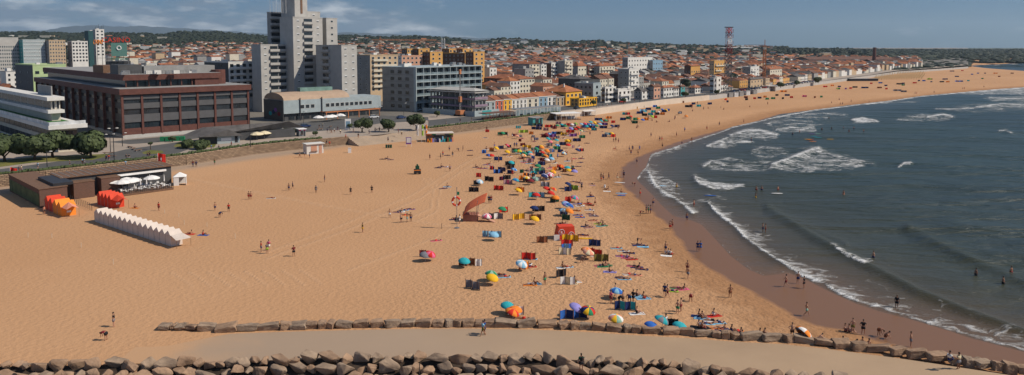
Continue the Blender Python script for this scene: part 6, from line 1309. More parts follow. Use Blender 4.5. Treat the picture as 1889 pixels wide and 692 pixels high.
# cars
def car_proto():
    t = put('parked_car', None, None, (0, 0, 0)); m = MB(); prof = [(-2.1, .35), (2.1, .35), (2.15, .8), (1.2, .95), (-1.9, .98), (-2.15, .8)]
    m.add([(x, -.85, z) for x, z in prof] + [(x, .85, z) for x, z in prof], [(0, 1, 2, 3, 4, 5), (11, 10, 9, 8, 7, 6)] + [(i, i + 6, (i + 1) % 6 + 6, (i + 1) % 6) for i in range(6)]); m.build('body', mat('car_paint', (.5, .5, .52), .3, .02, spec=.6), t)
    m = MB(); m.add([(-1.8, -.75, .97), (1.1, -.75, .95), (.5, -.62, 1.42), (-1.4, -.62, 1.42), (-1.8, .75, .97), (1.1, .75, .95), (.5, .62, 1.42), (-1.4, .62, 1.42)], [(0, 1, 2, 3), (7, 6, 5, 4), (1, 5, 6, 2), (4, 0, 3, 7)]); m.build('windows', M['glass'], t)
    MB().box(-1.38, -.6, 1.421, .48, .6, 1.46).build('roof', mat('car_paint', (.5, .5, .52)), t)
    for x in (-1.35, 1.35):
        for y in (-.87, .69): MB().tube((x, y, .33), (x, y + .18, .33), .33, 10).build('wheel', M['tyre'], t)
    return t
CP_ = car_proto(); CPAINT = {'silver': (.45, .46, .48), 'white': (.7, .7, .7), 'black': (.02, .02, .025), 'dark blue': (.02, .04, .12), 'red': (.45, .03, .02), 'grey': (.15, .15, .16)}
for k, v_ in CPAINT.items(): MATS['car_' + k] = mat('car_paint_' + k.replace(' ', '_'), v_, .3, .02, spec=.6)
def car(u, v, c, rz, label, first_=[True]):
    P = G(u, v, ZP + .02); t = CP_ if first_[0] else copy_tree(CP_, P); first_[0] = False; t.location = P; t.rotation_euler = (0, 0, rz)
    for ch in t.children:
        if ch.name.split('.')[0] in ('body', 'roof'): setmat(ch, MATS['car_' + c])
    tag(t, label, 'car', 'parked cars'); return t
rc = random.Random(9)
car(563, 235, 'dark blue', .5, 'dark car parked before the seafront hall'); car(1064, 201, 'black', 1.0, 'black car beside the yellow restaurant'); car(1148, 189.5, 'red', .6, 'red car on the central promenade'); car(740, 219, 'dark blue', .9, 'dark blue car by the grey hotel corner'); car(690, 218, 'white', .6, 'white car left of the grey hotel'); car(775, 222, 'black', .8, 'black car before construction hoarding')
for i in range(34):
    u = 1350 + i * 4.9; v = float(np.interp(u, [p[0] for p in WALL], [p[1] for p in WALL])) - 1.2 - (i % 2) * 1.1; c = rc.choice(list(CPAINT)); car(u, v, c, A0 + R(90) + rc.uniform(-.1, .1), c + ' car parked along the far promenade')
ACT = {'stand': 'standing', 'walk': 'walking', 'akimbo': 'hands on hips', 'sit': 'sitting', 'crouch': 'crouching', 'bend': 'bending over', 'lie': 'lying', 'prop': 'reclining'}
rp = random.Random(77)
def person(u, v, kind='stand', top=None, bot='navy', skin=None, z=0.0, rz=None, h=1.0, where='on the sand', P=None, group=None, hair=None, suit=None):
    P = P or G(u, v, z); 
    if P.y > 60 and z == 0: 
        zz = float(beach_z(np.array([P.x]), np.array([P.y]))[0]); P.z = max(zz, -1.6)
        if zz < -.1: P = G(u, v, P.z)
    wear = (cw(top) + ' top and ' + cw(bot) + ' shorts') if top else (cw(suit) + ' swimsuit' if suit else cw(bot) + ' shorts')
    t = thing('person', 'person in %s %s %s' % (wear, ACT[kind], where), 'person', P, rp.uniform(0, 6.28) if rz is None else rz, group or 'people ' + where)
    t.scale = (h * 1.02,) * 3; sk = skin or rp.choice(('skin1', 'skin1', 'skin2', 'skin3')); pm = PM[kind]
    b = put('body', pm['body'], t); setmat(b, M[sk]); 
    if suit and not top: c = put('swimsuit', pm['swimsuit'], t); setmat(c, FB[suit])
    else: c = put('shorts', pm['shorts'], t); setmat(c, FB[bot])
    if top: c = put('shirt', pm['shirt'], t); setmat(c, FB[top])
    c = put('hair', pm['hair'], t); setmat(c, M[hair] if hair else M[rp.choice(('hair1', 'hair1', 'hair2'))])
    return t
# ------------------------------------------------------------------ people read off the photo (pixel of the feet)
W1 = 'on open sand'
for a in """210 603 stand black grey|196 628 bend maroon black|459 368 stand - red|463 368 stand - maroon|533 352 walk - navy|540 349 walk navy black|583 356 stand grey grey|599 336 stand maroon grey|647 359 stand black black|686 356 akimbo black black|397 389 walk - navy|422 391 stand red black|405 401 bend navy grey|669 429 stand olive yellow|482 465 stand red navy|493 468 stand grey lime|496 462 walk pink white|542 473 akimbo maroon black|293 389 stand red maroon|82 396 stand salmon black|356 308 stand maroon navy|362 308 stand navy black|396 304 stand olive green|829 279 stand - navy|846 279 bend - grey|854 279 stand navy black|817 289 stand red navy|813 294 stand navy black|793 295 stand black maroon|835 290 stand black grey|830 316 stand - black|881 238 walk maroon navy|898 241 stand maroon black|960 228 stand navy black|937 254 stand white blue|945 254 stand navy white|949 272 stand navy navy|953 272 stand blue black|980 261 stand maroon navy|719 402 akimbo - white|740 411 stand - black|751 410 stand - teal|758 409 stand - navy|902 375 stand navy black|906 375 stand maroon navy|848 413 stand white white""".split('|'):
    u, v, k, tp, bt = a.split(); person(float(u), float(v), k, None if tp == '-' else tp, bt, where=W1)
person(891, 620, 'walk', 'lightblue', 'olive', where='on the breakwater road', rz=1.9, h=1.02); person(894, 617, 'stand', 'blue', 'navy', where='on the breakwater road', rz=1.9)
t = person(1072, 684, 'stand', 'darkgreen', 'black', z=.9, where='on the rubble boulders', rz=.3); MB().ball((0, -.2, 1.3), (.17, .12, .25), 7, 5).build('backpack', FB['black'], t)
person(1752, 664, 'sit', 'white', 'navy', z=1.2, where='on the boulder row', rz=-1.2, h=1.0); person(1768, 681, 'stand', 'cream', 'grey', z=0.05, where='beside the boulder row', rz=.4, h=1.0)
W2 = 'near the waterline'
for a in """1109 335 stand - red|1113 333 stand - navy|1109 331 stand - black|1123 331 walk - navy|1139 333 stand - cream|1151 328 stand navy black|1171 344 bend - maroon|1181 362 stand - red|1115 347 crouch white white|1205 380 walk - navy|1192 394 stand navy black|1196 394 stand palegreen green|1200 394 stand - navy|1236 425 stand - red|1240 422 stand - maroon|1287 464 stand navy navy|1292 464 stand blue blue|1228 465 walk - navy|1233 469 sit white navy|1237 470 sit white red|1268 502 stand - maroon|1269 514 walk - grey|1347 549 akimbo - brown|1488 583 walk - palegreen|1461 623 akimbo - brown|1592 617 akimbo black black|1621 620 bend - brown|1632 624 crouch - brown|1680 640 akimbo - grey|1559 611 sit - maroon|1566 612 sit - navy|1573 614 stand - olive|1450 529 walk - maroon|1472 523 stand - navy|1483 532 stand black black|1201 253 stand - navy|1217 260 stand - navy|1221 260 stand - red|1248 252 stand - maroon|1263 243 stand blue navy|1304 240 stand - red|1222 273 stand - black|1258 268 walk - navy|1276 262 stand - orange|1327 232 stand - navy|1372 227 stand - maroon|1161 279 stand - navy|1167 278 stand navy navy|1164 286 stand maroon navy|1180 278 stand blue blue|1177 286 stand - black|1175 302 stand - navy|1150 327 stand - red|1534 192 walk - black|1548 186 stand - navy|1550 194 stand - maroon|1554 194 stand - navy|1570 189 stand - black|1603 191 stand navy black|1688 174 stand - navy|1691 174 stand - red|1723 172 stand - black|1776 165 stand - navy|1779 165 stand - red|1815 162 stand - black|1132 262 stand - navy|1136 262 stand navy black|1141 264 stand - maroon""".split('|'):
    u, v, k, tp, bt = a.split(); person(float(u), float(v), k, None if tp == '-' else tp, bt, where=W2)
person(1495, 585, 'walk', None, 'navy', where=W2, h=.6) if 0 else None
for a in """1407 429 stand navy|1412 430 stand maroon|1280 383 stand maroon|1267 408 stand navy|1654 569 stand black|1248 350 stand yellow|1386 262 stand navy""".split('|'):
    u, v, k, bt = a.split(); person(float(u), float(v), k, 'black' if bt == 'black' else None, bt, z=-1.0, where='wading in shallow water')
for a in """1611 483 navy|1800 516 black|1850 532 black|1865 512 maroon|1395 356 maroon|1405 356 navy|1394 370 yellow|1435 356 maroon|1556 365 salmon|1516 243 black|1534 242 black|1556 241 navy|1575 241 navy|1566 246 red|1593 246 navy|1529 222 black|1462 252 navy|1475 247 maroon""".split('|'):
    u, v, bt = a.split(); person(float(u), float(v), 'stand', None, bt, P=G(float(u), float(v), ZW - .55) , where='bathing in the sea')
SWL = 'on the crowded sand near the breakwater'
for a in """1226 547 walk navy navy|1231 549 walk - maroon|1274 557 bend - maroon|1250 579 stand - green|1256 575 stand - maroon|1135 546 stand - brown|1127 560 stand pink maroon|1142 560 bend black black|1149 560 stand - black|1161 559 bend - navy|1168 559 walk black black|1098 380 walk - brown|1073 350 stand navy black|1005 525 stand - green|1073 484 bend - grey|1228 606 stand white white|1603 640 sit - maroon|1591 637 sit - black|1555 634 sit - navy|1572 638 crouch - black|1511 630 crouch - maroon|1176 450 bend - black""".split('|'):
    u, v, k, tp, bt = a.split(); person(float(u), float(v), k, None if tp == '-' else tp, bt, where='among sunbathers')
# sitting and lying sunbathers, each on a towel that is a thing of its own
TW = MB(); n = 8; TW.v = [(x * .45, -1 + 2 * i / n, .035 + .015 * math.sin(i * 2.1 + x)) for i in range(n + 1) for x in (-1, 1)] + [(x * .45, -1 + 2 * i / n, .0) for i in range(n + 1) for x in (-1, 1)]
for i in range(n): a = 2 * i; b_ = a + 2 * (n + 1); TW.f += [(a, a + 1, a + 3, a + 2), (a, a + 2, b_ + 2, b_), (a + 3, a + 1, b_ + 1, b_ + 3)]; TW.m += [0 if i % 2 else 1, 0, 0]
TWM = TW.mesh('towel', [FB['white'], FB['white']])
def towel(u, v, c, rz, c2=None, P=None, where='among sunbathers'):
    P = P or G(u, v); zz = float(beach_z(np.array([P.x]), np.array([P.y]))[0]); P = Vector((P.x, P.y, max(zz, 0 if zz > -.05 else zz)))
    o = put('towel', TWM, None, P, rz); setmat(o, FB[c]); setmat(o, FB[c2 or c], 1); tag(o, '%s towel spread %s' % ((cw(c) + (' and ' + cw(c2) + ' striped' if c2 else '')), where), 'towel', 'beach towels'); return P
def bather(u, v, kind, tc_, bt, rz=None, suit=False, where='among sunbathers', c2=None):
    rz = rp.uniform(-1.9, -1.2) if rz is None else rz; P = towel(u, v, tc_, rz, c2, where=where) if tc_ else G(u, v); person(u, v, kind, None, bt, P=P + Vector((0, 0, .03)), rz=rz, where=where + (' on %s towel' % cw(tc_) if tc_ else ''), group='sunbathers', suit=bt if suit else None)
for a in """1175 493 prop navy black|1168 491 lie pink navy|1184 496 lie navy maroon|1161 506 lie white red|1172 508 lie salmon navy|1152 515 lie lightblue black|1147 513 lie navy navy|1249 531 lie green pink|1258 533 prop pink maroon|1238 537 lie lime navy|1295 588 sit lightblue brown|1290 584 sit navy maroon|1303 597 lie lightblue navy|1317 583 sit red white|1324 596 lie lightblue navy|1312 592 lie white black|1289 604 sit black brown|1296 606 sit black maroon|1326 605 lie orange brown|1332 609 prop navy maroon|1350 613 sit navy navy|1358 612 lie orange red|1367 619 sit red brown|1402 620 sit teal maroon|1411 620 sit white brown|1175 579 sit white black|1175 547 sit lightblue black|1187 551 sit lightblue red|1113 492 sit green black|1118 490 sit green maroon|1125 502 sit lilac brown|1108 490 lie pink navy|1176 451 lie navy black|1186 454 lie lightblue navy|1137 458 lie lightblue red|1150 463 lie white navy|1160 466 lie navy brown|1147 472 lie purple red|1157 476 prop pink navy|1165 478 lie red brown|1100 472 lie white navy|1066 307 lie navy brown|1058 314 lie navy black|1068 337 prop navy maroon|1058 335 lie brown navy|1060 344 lie lightblue red|1065 376 prop blue maroon|1070 380 prop white brown|1084 375 sit red maroon|1088 378 lie red brown|1087 387 lie white blue|1095 398 sit navy white|1089 395 lie mauve navy|1063 389 lie orange brown|1066 397 lie blue navy|1070 401 lie blue red|1081 418 sit navy black|1086 420 lie mauve brown|1094 407 lie salmon brown|1105 413 prop lime maroon|1112 416 sit green navy|1109 417 prop teal brown|1076 434 lie maroon navy|1038 414 sit purple brown|1032 413 lie brown black|986 524 sit lightblue brown|978 526 lie orange brown|1038 494 sit white brown|1046 493 lie lightblue red|920 507 lie navy brown|930 511 lie lightblue red|964 588 lie - red|970 487 lie white red|978 492 lie red navy|980 478 lie lightblue white|1060 521 sit white olive|1053 523 sit cream brown|818 348 lie navy maroon|825 345 sit lightblue navy|805 444 lie pink red|814 308 sit navy black|808 310 lie navy black|826 308 lie blue white|825 287 lie navy black|867 278 lie navy navy|867 287 lie black brown|706 294 lie black black|713 293 prop navy black|720 295 lie navy brown|703 256 sit black navy|757 249 sit black maroon|643 257 sit navy maroon|745 388 lie lightblue navy|738 391 prop white black|733 392 lie mauve navy|757 386 lie purple navy|748 397 lie orange red|838 405 prop navy maroon|375 434 sit blue red|350 432 prop red maroon|249 384 sit orange maroon|500 366 lie white maroon|878 309 sit navy maroon|886 311 prop red brown|893 311 lie purple navy|897 304 lie blue red|902 303 prop mauve brown|905 307 lie white navy|1181 398 bend - maroon|1040 417 prop mauve brown|1228 468 sit white white|1089 362 sit navy maroon|1146 356 sit blue brown|1119 350 prop white brown|1134 275 prop brown red|1003 316 lie red navy|1476 627 sit - maroon|1070 300 lie navy navy|1091 340 lie mauve black""".split('|'):
    u, v, k, tc_, bt = a.split(); bather(float(u), float(v), k, None if tc_ == '-' else tc_, bt, suit=rp.random() < .45)
# surfboards and swimmers' boards
BM = MB(); n = 10; ou = [(.28 * math.sin(math.pi * min(1, (i + .3) / (n + .3))) ** .6, -1.1 + 2.2 * i / n) for i in range(n + 1)]
BM.prism([(x, y) for x, y in ou] + [(-x, y) for x, y in reversed(ou)], 0, .07)
BMM = BM.mesh('surfboard', FB['white'])
for u, v, c, rz, w_ in [(1310,361,'blue',1.4,'floating beside a breaking wave'),(1219,343,'lightblue',1.3,'in the shore break'),(1433,357,'white',1.5,'beside a bather in the sea'),(1432,250,'lightblue',1.2,'in the whitewater'),(1490,257,'yellow',1.3,'in the surf school group'),(1494,258,'red',1.5,'in the surf school group'),(1499,261,'orange',1.6,'in the surf school group'),(1531,257,'yellow',1.5,'in the surf school group'),(1509,254,'teal',1.4,'in the surf school group'),(1507,247,'palegreen',1.5,'in the surf school group'),(1501,252,'teal',1.3,'in the surf school group'),(1498,247,'purple',1.4,'in the surf school group'),(1143,337,'white',1.3,'lying on sand near the waterline'),(1146,357,'lightblue',1.4,'lying on sand near the waterline'),(1078,440,'yellow',1.5,'lying beside the club tent'),(1265,216,'orange',1.5,'on the sand')]:
    P = G(u, v, ZW + .1 if u > 1200 and v > 230 else .05); o = put('surfboard', BMM, None, P, rz, (1.25, 1.25, 1)); setmat(o, FB[c]); tag(o, '%s board %s' % (cw(c), w_), 'board', 'boards')
for u, v in [(1490,256),(1497,260),(1531,256),(1509,253),(1503,250),(1527,254)]: person(u, v, 'lie', None, 'black', P=G(u, v, ZW + .18), rz=1.4, where='paddling on a surf school board')
# ------------------------------------------------------------------ windbreaks and beach umbrellas
def wb_mesh(n, seed):
    r = random.Random(seed); xs = [i / n for i in range(n + 1)]; ys = [(.09 if i % 2 else -.09) + r.uniform(-.03, .03) for i in range(n + 1)]; V = []; Fc = []; mi = []; sub = 4
    for i in range(n):
        for k in range(sub + (1 if i == n - 1 else 0)):
            f = k / sub; x = xs[i] + f / n; y = ys[i] * (1 - f) + ys[i + 1] * f + .05 * math.sin(math.pi * f); sag = .05 * math.sin(math.pi * f)
            V += [(x, y, .03), (x, y, 1.0 - sag), (x, y + .02, .03), (x, y + .02, 1.0 - sag)]
    m = len(V) // 4
    for k in range(m - 1): a = 4 * k; Fc += [(a, a + 4, a + 5, a + 1), (a + 2, a + 3, a + 7, a + 6), (a + 1, a + 5, a + 7, a + 3)]; mi += [(k // sub) % 2] * 3
    mb = MB(); mb.v, mb.f, mb.m = V, Fc, mi; fm_ = mb.mesh('fabric', [FB['navy'], FB['navy']]); pl = []
    for i in range(n + 1): pl.append(MB().tube((xs[i], ys[i], 0), (xs[i], ys[i], 1.12), .02, 4).mesh('pole', M['wood']))
    return fm_, pl
WB = [wb_mesh(3, 1), wb_mesh(4, 2), wb_mesh(4, 3), wb_mesh(5, 4)]
def windbreak(u, v, wpx, c, where, c2=None, rz=None, h=1.15, small=False):
    P = G(u, v); P.z = min(0, float(beach_z(np.array([P.x]), np.array([P.y]))[0])); pm = F / (P.y * CP + HC * SP); w = wpx / pm; rz = rp.choice((rp.uniform(-.2, .2), rp.uniform(-.65, .65))) if rz is None else rz
    fm_, pl = WB[1 if small else min(3, max(0, int(w / 1.1) - 1))]; c0 = Vector((-math.cos(rz) * w / 2, -math.sin(rz) * w / 2, 0))
    t = thing('windbreak', '%s windbreak %s' % (cw(c) + (' and ' + cw(c2) + ' striped' if c2 else ''), where), 'windbreak', P + c0, rz, 'beach windbreaks'); t.scale = (w, w * .8, h)
    o = put('fabric', fm_, t); setmat(o, FB[c]); setmat(o, FB[c2 or c], 1)
    for q in (pl if not small else []): put('pole', q, t)
    return t
UMB = {}
def umbrella_parts(stripes):
    if stripes in UMB: return UMB[stripes]
    n = 16; m = MB(); rings = [(0.0, 0.0), (.45, -.07), (.8, -.27), (1.0, -.52)]
    V = [(0, 0, 0)]
    for r_, z in rings[1:]:
        for k in range(n): a = 2 * math.pi * k / n; q = r_ * (1 if k % 2 == 0 else .965); V.append((q * math.cos(a), q * math.sin(a), z - (0 if k % 2 == 0 else -.02)))
    for k in range(n): a = 2 * math.pi * k / n; V.append((.985 * math.cos(a), .985 * math.sin(a), -.62))
    Fc = []; mi = []
    for k in range(n):
        j = (k + 1) % n; Fc.append((0, 1 + k, 1 + j)); mi.append((k // 2) % 4)
        for rr_ in range(3): a = 1 + rr_ * n; Fc.append((a + k, a + n + k, a + n + j, a + j)); mi.append((k // 2) % 4)
    m.v, m.f, m.m = V, Fc, mi; me = m.mesh('canopy', [FB['red']] * 4); me.polygons.foreach_set('use_smooth', [True] * len(me.polygons)); UMB[stripes] = (me, MB().tube((0, 0, -1.9), (0, 0, .08), .022, 5).mesh('pole', M['whitecloth'])); return UMB[stripes]
def umbrella(u, v, c, where, cs=None, r=.95, tilt=None, low=False, dirn=None):
    me, pl = umbrella_parts(0); low = low or v > 586; zt_ = 1.0 if low else 1.5; P = G(u, v, zt_ - .15); pz = min(0, float(beach_z(np.array([P.x]), np.array([P.y]))[0])); tilt = rp.uniform(.1, .5) if tilt is None else tilt; dr = rp.uniform(-.9, .5) if dirn is None else dirn
    cu_ = list(dict.fromkeys([c] + (cs or []))); nm = 'multicoloured striped' if len(cu_) > 2 else ((' and '.join(cw(x) for x in cu_) + ' striped') if cs else cw(c))
    t = thing('beach_umbrella', '%s beach umbrella %s' % (nm, where), 'umbrella', (P.x, P.y, pz), dr, 'beach umbrellas')
    cm_ = put('canopy', me, t, (math.sin(tilt) * .0, 0, zt_ - pz), 0, (r, r, r)); cm_.rotation_euler = (0, tilt, 0)
    allc = [c] + (cs or [])
    for i in range(4): setmat(cm_, FB[allc[i % len(allc)]], i)
    p_ = put('pole', pl, t, (0, 0, zt_ - pz)); p_.rotation_euler = (0, tilt * .25, 0); p_.scale = (1, 1, (zt_ - pz) / 1.85); return t
def pair_group(where, wbs, umbs):
    for a in wbs.split('|') if wbs else []:
        s_ = a.split(); windbreak(float(s_[0]), float(s_[1]), float(s_[2]), s_[3], where, s_[4] if len(s_) > 4 else None)
    for a in umbs.split('|') if umbs else []:
        s_ = a.split(); umbrella(float(s_[0]), float(s_[1]), s_[2], where, s_[3:] or None)
pair_group('near the boulder row', '1057 588 51 blue navy|1153 572 38 navy teal|1241 605 19 black', '1066 564 lilac|1087 569 red navy yellow green|1138 533 blue lightblue|1137 583 white salmon yellow palegreen|1205 597 blue|1224 586 teal grey|1257 597 teal')
pair_group('left of the striped windbreak', '951 581 30 white navy|940 578 14 grey', '938 560 teal|951 567 orange|948 572 orange red')
pair_group('around the club tent', '1052 445 30 yellow|1046 454 21 red|1045 462 20 blue lightblue|1042 470 22 cream white|1097 454 21 navy|1098 472 30 red|1109 482 26 olive|1000 448 20 brown|956 405 26 yellow|987 406 22 brown|993 390 23 black|990 364 29 teal lightblue|1023 373 17 darkgreen|1006 344 19 white grey|1048 353 14 navy|1058 350 19 lime|1048 372 16 red|1040 396 14 navy|1044 406 15 darkgreen|895 437 10 lightblue' , '1083 458 orange salmon|1087 463 salmon cream|988 401 yellow|1010 346 red|1022 347 orange red|1018 354 red|1025 362 orange|990 357 red|1050 338 navy|1061 362 teal pink|1045 374 lilac lightblue|1053 377 blue|1040 386 lightblue grey|1052 387 orange|986 381 navy')
pair_group('near the lifeguard platform', '913 438 24 lightblue|975 479 25 red|966 497 20 orange|861 490 29 brown|883 491 12 white|873 533 32 grey|1035 511 24 black|1047 525 27 white cream|780 474 12 maroon|920 351 18 red|929 392 17 red|911 404 33 white grey|874 354 18 black|880 341 13 black|903 334 20 black|960 354 14 orange|937 340 16 mauve pink', '912 430 lightblue|964 484 white lightblue|857 478 teal|910 509 yellow|907 501 green palegreen|796 466 red pink|886 333 lightblue white|958 349 yellow|928 383 green|899 396 pink white|785 467 grey')
pair_group('amid the crowd', '883 327 9 red|919 320 17 blue navy|926 316 16 navy|935 331 15 black|966 332 17 orange|941 312 17 black|941 305 18 black|919 296 15 navy blue|978 299 13 mauve|907 279 9 orange|924 275 12 navy|972 274 16 yellow|927 249 18 darkgreen|965 245 18 lime|980 248 8 orange|990 239 20 navy|899 244 7 red|952 280 16 black|966 278 12 grey|1010 329 16 orange|1023 315 12 orange|994 318 22 palegreen|999 305 14 navy|1027 276 14 green|1041 286 11 orange|1064 261 15 navy|1074 255 11 green|1052 245 15 red|1057 252 15 purple|1005 253 13 maroon|1019 253 14 purple|1038 268 12 navy|1013 270 14 grey|1048 263 12 yellow|1040 250 11 yellow|1032 248 11 black|994 288 14 navy|1005 290 12 navy|978 336 16 maroon|991 334 13 grey|1000 322 12 navy|893 283 8 blue', '944 298 teal|949 311 blue lightblue|917 272 yellow|937 267 red pink|952 277 green|958 277 yellow lime|991 273 green|970 282 green|979 283 teal lightblue|902 285 blue navy|907 285 red|928 244 green|972 326 cream yellow|979 331 maroon|989 328 grey palegreen|993 304 green|966 285 orange cream|1006 322 lilac white|1016 320 pink white|1021 315 orange yellow|1036 305 orange red|994 311 darkgreen green|1002 280 red|1041 281 cream lightblue|1004 285 green|1000 269 yellow|1030 267 blue lightblue|1016 260 salmon pink|1027 257 teal|1014 246 blue lightblue|1009 247 maroon|1063 227 lime green|1048 258 yellow|1048 266 red|968 325 orange|1060 314 lilac|952 330 teal blue|1120 246 grey')
pair_group('in the crowd below the canopies', '1113 237 14 navy|1104 222 14 navy|1115 231 13 purple|1117 225 11 red|1123 219 11 orange|1131 253 10 red|1115 253 9 navy grey|1012 235 14 red|1007 241 10 mauve|1023 238 8 maroon|995 234 12 navy|989 232 16 darkgreen|1038 235 8 navy|1080 236 13 navy|1092 238 12 navy|1085 232 14 blue|1060 240 12 black|1138 235 10 navy|1069 238 10 salmon|1131 227 8 red|1096 241 10 teal|1050 232 10 red|1030 229 10 mauve', '1073 228 lightblue|1080 227 red pink|1088 229 blue lightblue|1095 230 blue|1101 231 green|1098 225 yellow|1067 234 red|1054 227 salmon|1090 224 teal|1108 228 lightblue|1118 221 green|1110 222 teal|1054 236 purple lilac|1062 237 red|1078 233 navy|1130 231 navy|1043 231 green|1073 240 cream green')
for u, v, w, c in [(1158,212,9,'red'),(1152,212,8,'teal'),(1160,220,11,'green'),(1149,222,11,'navy'),(1192,222,9,'orange'),(1171,228,11,'darkgreen'),(1172,222,10,'green'),(1180,210,16,'navy'),(1187,206,14,'lightblue'),(1172,201,9,'yellow'),(1182,199,13,'navy'),(1189,214,10,'black'),(1200,213,9,'blue'),(1205,208,9,'teal'),(1209,218,7,'red'),(1196,203,10,'navy'),(1208,198,9,'blue'),(1214,201,8,'green'),(1225,207,10,'navy'),(1222,212,9,'orange'),(1231,205,9,'blue'),(1212,212,9,'black'),(1270,198,13,'black'),(1275,197,6,'red'),(1289,197,9,'teal'),(1309,193,10,'navy'),(1255,210,6,'grey'),(1279,193,9,'navy'),(1259,190,6,'brown'),(1339,185,5,'orange'),(1342,189,4,'navy'),(1376,181,7,'maroon'),(1377,185,6,'black'),(1392,183,5,'red'),(1401,182,7,'navy'),(1411,180,6,'orange'),(1415,184,7,'green'),(1426,183,8,'green'),(1433,177,6,'black'),(1444,183,6,'black'),(1452,177,9,'navy'),(1460,181,6,'red'),(1445,170,12,'orange'),(1484,179,8,'pink'),(1503,181,6,'brown'),(1515,180,5,'green'),(1522,161,9,'red'),(1535,159,7,'orange'),(1548,161,8,'navy'),(1547,165,5,'green'),(1569,164,8,'red'),(1577,162,9,'black'),(1560,165,5,'purple'),(1595,163,14,'navy'),(1607,155,5,'red'),(1624,154,7,'blue'),(1634,159,6,'navy'),(1622,163,9,'brown'),(1635,165,5,'red'),(1659,156,11,'black'),(1666,158,6,'green'),(1666,155,6,'navy'),(1687,154,8,'red'),(1695,150,7,'navy'),(1704,150,6,'blue'),(1715,147,9,'lime'),(1718,152,6,'grey'),(1743,147,12,'navy'),(1737,152,10,'black'),(1748,152,7,'orange'),(1769,151,14,'blue'),(1786,150,5,'teal'),(1756,132,8,'navy'),(1775,131,5,'red'),(1793,138,5,'blue'),(1804,136,4,'blue'),(1817,136,4,'navy'),(1765,142,7,'navy'),(1836,136,8,'orange'),(1867,136,5,'brown'),(1812,146,6,'green'),(1843,142,5,'maroon'),(1655,168,14,'grey'),(1667,170,10,'grey')]:
    windbreak(u, v, w, c, 'on the far sand ' + ('before the white sea wall' if u < 1260 else 'before the radio mast' if u < 1470 else 'beyond the parked cars'), small=True, h=1.3)
for u, v, c in [(1266,213,'orange'),(1254,207,'grey'),(1190,205,'teal'),(1199,210,'green'),(1216,206,'white'),(1164,214,'red'),(1230,202,'yellow'),(1339,183,'red'),(1715,144,'lime'),(1178,218,'orange'),(1204,214,'lime'),(1186,220,'blue'),(1222,201,'blue'),(1545,163,'lime')]: umbrella(u, v, c, 'on the far sand')
umbrella(1489, 612, 'white', 'right of the boulder sunbathers', ['orange'], 1.15, .9, dirn=.3)
rw = random.Random(55)
for k in range(62):
    v = rw.uniform(226, 335); cu = np.interp(v, [226, 260, 300, 335], [1085, 1015, 985, 975]); u = rw.gauss(cu, 42)
    if not 885 < u < 1140: continue
    windbreak(u, v, 900 / max(v - 86, 1) * rw.uniform(.5, 1) * (v - 86) / 75, rw.choice(('navy', 'navy', 'black', 'blue', 'red', 'maroon', 'teal', 'green', 'brown', 'grey', 'orange', 'darkgreen', 'mauve')), 'squeezed into the crowd', rw.choice((None, None, 'white', 'navy')), h=1.0, small=True)
    if k % 3 == 0: umbrella(u + rw.uniform(-12, 12), v - 4, rw.choice(('green', 'red', 'yellow', 'lightblue', 'orange', 'teal', 'salmon', 'navy', 'white')), 'squeezed into the crowd')
# a few people on the dense middle part, sitting or lying between the windbreaks
rq = random.Random(31)
for k in range(70):
    v = rq.uniform(228, 335); cu = np.interp(v, [228, 260, 300, 335], [1080, 1020, 985, 975]); u = rq.gauss(cu, 38)
    if not 880 < u < 1150: continue
    kd = rq.choice(('sit', 'lie', 'prop', 'stand', 'sit')); c = rq.choice(('navy', 'maroon', 'black', 'brown', 'red', 'white', 'blue'))
    if kd in ('sit', 'lie', 'prop'): bather(u, v, kd, rq.choice(('white', 'lightblue', 'red', 'navy', 'pink')), c, rz=rq.uniform(-2.5, -.5), where='between the windbreaks', suit=rq.random() < .4)
    else: person(u, v, kd, None if rq.random() < .6 else c, c, where='between the windbreaks')
for k in range(26):
    u = rq.uniform(1140, 1420); v = float(np.interp(u, [1140, 1300, 1420], [240, 200, 186])) + rq.uniform(-12, 10); person(u, v, rq.choice(('stand', 'walk', 'sit')), None, rq.choice(('navy', 'maroon', 'black')), where='on the far sand')
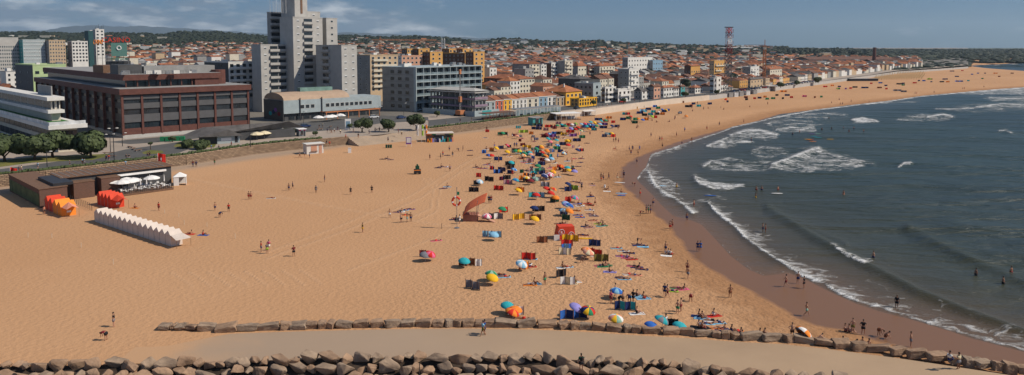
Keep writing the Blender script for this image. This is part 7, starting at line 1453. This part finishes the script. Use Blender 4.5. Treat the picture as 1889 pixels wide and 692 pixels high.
# promenade strollers
for a in """609 245|617 245|623 242|612 247|589 238|595 235|652 245|661 255|681 248|692 244|604 244|628 247|735 247|741 250|716 262|404 278|390 277|427 271|232 308|129 307|152 304|156 304|196 297|201 297|460 236|70 312|40 318|36 319|272 291|276 291|233 296|238 296|553 291|562 290|571 292|603 268|608 270|638 257|823 232|849 226|870 224|905 221|921 218|700 243|757 233|763 233|790 226|1140 191|1152 190|1160 189|1170 188|1105 199|1112 198|1120 197|1085 201|1128 195|1190 187|1204 185|1216 184|1230 182|1245 181|1262 179|1281 178|1300 176""".split('|'):
    u, v = map(float, a.split()); person(u, v, rq.choice(('stand', 'walk', 'walk')), rq.choice(('white', 'navy', 'grey', 'red', 'black', 'lightblue', 'cream')), rq.choice(('navy', 'black', 'grey', 'brown')), z=ZP + .02 if not (550 < u < 575 and v > 286) else 0.0, where='on the promenade', group='promenade strollers')

# past three hundred people: the smallest in view become one distant crowd
def dist_px(o): return -o.location.length
ppl = [(o, l) for o, l in TAGS if o.get('category') == 'person']
ppl.sort(key=lambda q: q[0].location.length)
bpy.context.view_layer.update()
cv, cf, cmi, cmats = [], [], [], []
for o, l in ppl[292:]:
    TAGS.remove((o, l)); mw = Matrix.LocRotScale(o.location, o.rotation_euler, o.scale)
    for c in list(o.children):
        mm = c.material_slots[0].material
        if mm not in cmats: cmats.append(mm)
        k = len(cv); cv += [tuple(mw @ v.co) for v in c.data.vertices]; cf += [tuple(i + k for i in p.vertices) for p in c.data.polygons]; cmi += [cmats.index(mm)] * len(c.data.polygons); bpy.data.objects.remove(c)
    bpy.data.objects.remove(o)
mb = MB(); mb.v, mb.f, mb.m = cv, cf, cmi; struct(mb.build('distant_crowd', cmats), 'stuff')

# ------------------------------------------------------------------ sea air: one even, very thin haze round the whole scene
hm_ = bpy.data.materials.new('sea_haze'); hm_.use_nodes = True; nt = hm_.node_tree; nt.nodes.clear(); o_ = N(nt, 'ShaderNodeOutputMaterial'); pv = N(nt, 'ShaderNodeVolumePrincipled'); pv.inputs['Color'].default_value = (0.66, 0.84, 1.0, 1); pv.inputs['Density'].default_value = 0.00004; pv.inputs['Anisotropy'].default_value = 0.2
nt.links.new(pv.outputs[0], o_.inputs['Volume'])
MB().box(-16000, -3000, -6, 30000, 20000, 700).build('haze', hm_); struct(bpy.data.objects['haze'], 'stuff')
finish_labels()
